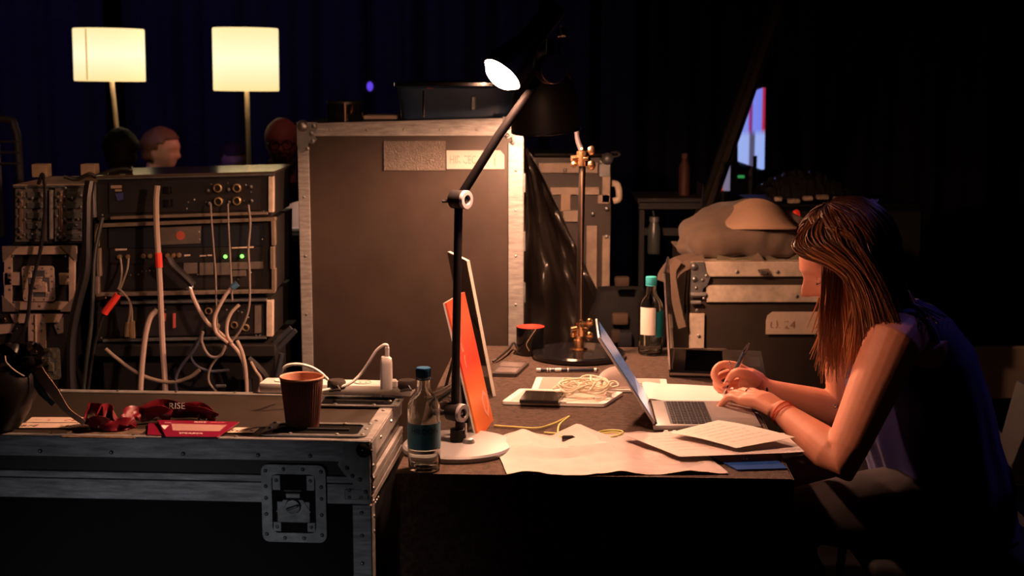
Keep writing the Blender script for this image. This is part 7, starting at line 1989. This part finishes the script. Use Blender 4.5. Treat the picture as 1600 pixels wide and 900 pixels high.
for i in range(430):
    w = rn.random(); jit = V3((rn.gauss(0, .004), rn.gauss(0, .004), rn.gauss(0, .004)))
    lay = rn.uniform(.004, .016)
    if w < .55: A_, B_, k_ = GA, GB, w / .55
    else: A_, B_, k_ = GB, GC, (w - .55) / .45
    end = rn.uniform(.80, 1.0)
    pts = []
    for j, (a, b) in enumerate(zip(A_, B_)):
        q = lerp(a, b, k_) + jit * (.4 + .25 * j) + V3((math.sin(j * 1.1 + i) * .002, 0, 0))
        l = HMI @ q; d2 = math.sqrt((l.x / (RX + lay)) ** 2 + (l.y / (RY + lay)) ** 2 + (l.z / (RZ + lay)) ** 2)
        if d2 < 1 and j < 8: q = HM @ (l / max(d2, .2))
        pts.append(q)
    P = spline(pts, 3); P = P[:int(len(P) * end)]
    br = max(0, 1 - w * 1.5)  # front lock coloured brighter, its lit edge put into the strand colour
    hi = rn.random() < .28
    strand(P, rn.uniform(.0014, .0032), .0006, (rn.uniform(.4, .7) if hi else rn.uniform(.02, .32)) * (.6 + .4 * br), (rn.uniform(.85, 1.0) if hi else rn.uniform(.12, .6)) * (.75 + .25 * br))
# thin strands across the cheek and mouth
for i in range(110):
    x0 = 1316 - abs(rn.gauss(0, 15)); y0 = 404 + (x0 - 1262) * .43
    d_ = rn.uniform(-14, 2)
    pts = [Yp(x0, y0, 3.106), Yp(x0 + d_ * .25, y0 + 35, 3.100), Yp(x0 + d_ * .6, 495, 3.10), Yp(x0 + d_ * .9 + rn.uniform(-4, 4), 540, 3.11), Yp(x0 + d_ + rn.uniform(-8, 8), rn.uniform(555, 600), 3.12)]
    strand(spline(pts, 4), rn.uniform(.0010, .0022), .0005, rn.uniform(.15, .4), rn.uniform(.4, .9))
# cap below the locks
n_u, n_v = 48, 22; rows = []
for i in range(n_v + 1):
    row = []
    for j in range(n_u):
        a = 2 * math.pi * j / n_u; ca = math.cos(a)
        lim = 1.05 if ca > .55 else (1.05 + (.55 - ca) / .55 * .85 if ca > 0 else 2.0)
        th = lim * i / n_v
        p_ = HM @ V3(((RX + .004) * math.sin(th) * ca - .006, (RY + .003) * math.sin(th) * math.sin(a), (RZ + .003) * math.cos(th)))
        row.append(hb.verts.new(p_))
    rows.append(row)
for i in range(n_v):
    for j in range(n_u):
        f = hb.faces.new((rows[i][j], rows[i + 1][j], rows[i + 1][(j + 1) % n_u], rows[i][(j + 1) % n_u])); f.smooth = True
        for lp_ in f.loops: lp_[col_l] = (.06, .06, .06, 1)
bmesh.ops.transform(hb, matrix=root_matrix(wm).inverted(), verts=hb.verts[:])
hme = bpy.data.meshes.new('hair'); hb.to_mesh(hme); hb.free(); hme.materials.append(M['hair'])
link_mesh('hair', hme, wm)

# pen in her hand
a, b = hp_(1129, 617, 3.402), hp_(1170, 536, 3.405)
pn = thing('pen', 'blue-grey ballpoint pen in the hand of the writing woman', 'pen', a)
L2 = lambda t_: lerp(a, b, t_)
part('barrel', MB().tube([L2(.14), L2(.30), L2(.82)], [.0038, .0046, .0046], 12), mat('pen_blue_grey', (.10, .15, .22), .25, metal=.5), pn)
part('tip', MB().tube([a, L2(.05), L2(.14)], [.0007, .0020, .0040], 12), M['chrome'], pn)
part('cap_end', MB().tube([L2(.82), L2(.90), L2(.94), b], [.0048, .0048, .0030, .0026], 12), M['chrome'], pn)
part('pen_clip', MB().box((0, 0, 0), (.0026, .0016, (b - a).length * .34), .0004, axis_matrix(L2(.70) + V3((.0045, -.003, 0)), b - a)), M['chrome'], pn)

# ------------------------------------------------------------------ her chair
ch = thing('chair', 'dark chair with metal frame under the writing woman', 'chair', (1.04, 3.25, 0))
part('seat', MB().box((1.02, 3.25, .425), (.44, .44, .05), .018, None, 3), mat('chair_seat', (.022, .02, .024), .8), ch)
bkm = xyz_matrix((1.235, 3.25, .68), (0, 1, 0), (.22, 0, 1))
part('backrest', MB().box((0, 0, 0), (.40, .20, .02), .008, bkm, 2), mat('chair_back', (.026, .024, .026), .7), ch)
for y in (3.05, 3.45):
    part('frame_side', MB().tube(spline([(1.30, y, .80), (1.25, y, .68), (1.20, y, .48), (1.20, y, .40), (1.24, y, .0)], 6), .011, 10), M['steel_dk'], ch)
    part('leg', MB().tube([(.84, y, .41), (.80, y, .0)], .011, 10), M['steel_dk'], ch)
    part('seat_rail', MB().tube([(.84, y, .395), (1.20, y, .395)], .010, 8), M['steel_dk'], ch)
# a second chair back glinting at the right edge
q = Yp(1566, 735, 3.55)
c2 = thing('chair', 'empty chair with pale metal frame at the right edge behind the woman', 'chair', (q.x + .12, 3.62, 0))
a_, b_ = Yp(1552, 766, 3.55), Yp(1583, 702, 3.55)
bot = Yp(1592, 900, 3.55)
part('back_post', MB().tube([a_ + (a_ - b_) * .9, a_, b_], .0085, 10), mat('chair_tube_pale', (.34, .27, .21), .35, metal=.6), c2)
bo = a_ + (a_ - b_) * .9
part('back_post', MB().tube([bo + V3((0, .36, 0)), a_ + V3((0, .36, 0)), b_ + V3((0, .36, 0))], .0085, 10), M['steel_dk'], c2)
part('backrest', MB().box((0, 0, 0), (.34, .14, .014), .005, xyz_matrix((a_ + b_) / 2 + V3((.012, .18, 0)), (0, 1, 0), b_ - a_), 2), mat('chair_back_grey', (.016, .015, .015), .8), c2)
part('seat', MB().box((bo.x + .21, bo.y + .18, bo.z - .01), (.42, .40, .035), .012, None, 2), mat('chair_seat_grey', (.02, .018, .018), .8), c2)
for x in (bo.x + .03, bo.x + .39):
    for y in (bo.y + .01, bo.y + .35): part('leg', MB().tube([(x, y, bo.z - .02), (x + (.03 if x > bo.x + .2 else -.02), y, 0)], .010, 10), mat('chair_leg_%d%d' % (int(x * 100), int(y * 100)), (.12, .11, .11), .4, metal=.6), c2)

# ================================================================== groups of like things
GROUPS = {'floor_lamp': 'glowing floor lamps at the back', 'stage_drape': 'stage curtains at the back', 'rack_unit': 'rack units in the left stack', 'flight_case': 'flight cases',
          'water_bottle': 'glass water bottles on the desk', 'desk_lamp': 'jointed desk lamps', 'laptop': 'laptops on the desk', 'stool': 'stools of the background crew', 'paper_sheet': 'loose paper sheets',
          'tablet': 'white tablets on the desk', 'pen': 'pens', 'chair': 'chairs at the right', 'wooden_block': 'wooden blocks on the twin-latch case', 'power_plug': 'dark plugs on the power strip', 'cable': 'cables', 'usb_cable': 'cables', 'lit_screen': 'lit screens at the back'}
for o in COL.objects:
    if o.parent is None and o.get('category'):
        g = GROUPS.get(o.name.split('.')[0])
        if g: o['group'] = g
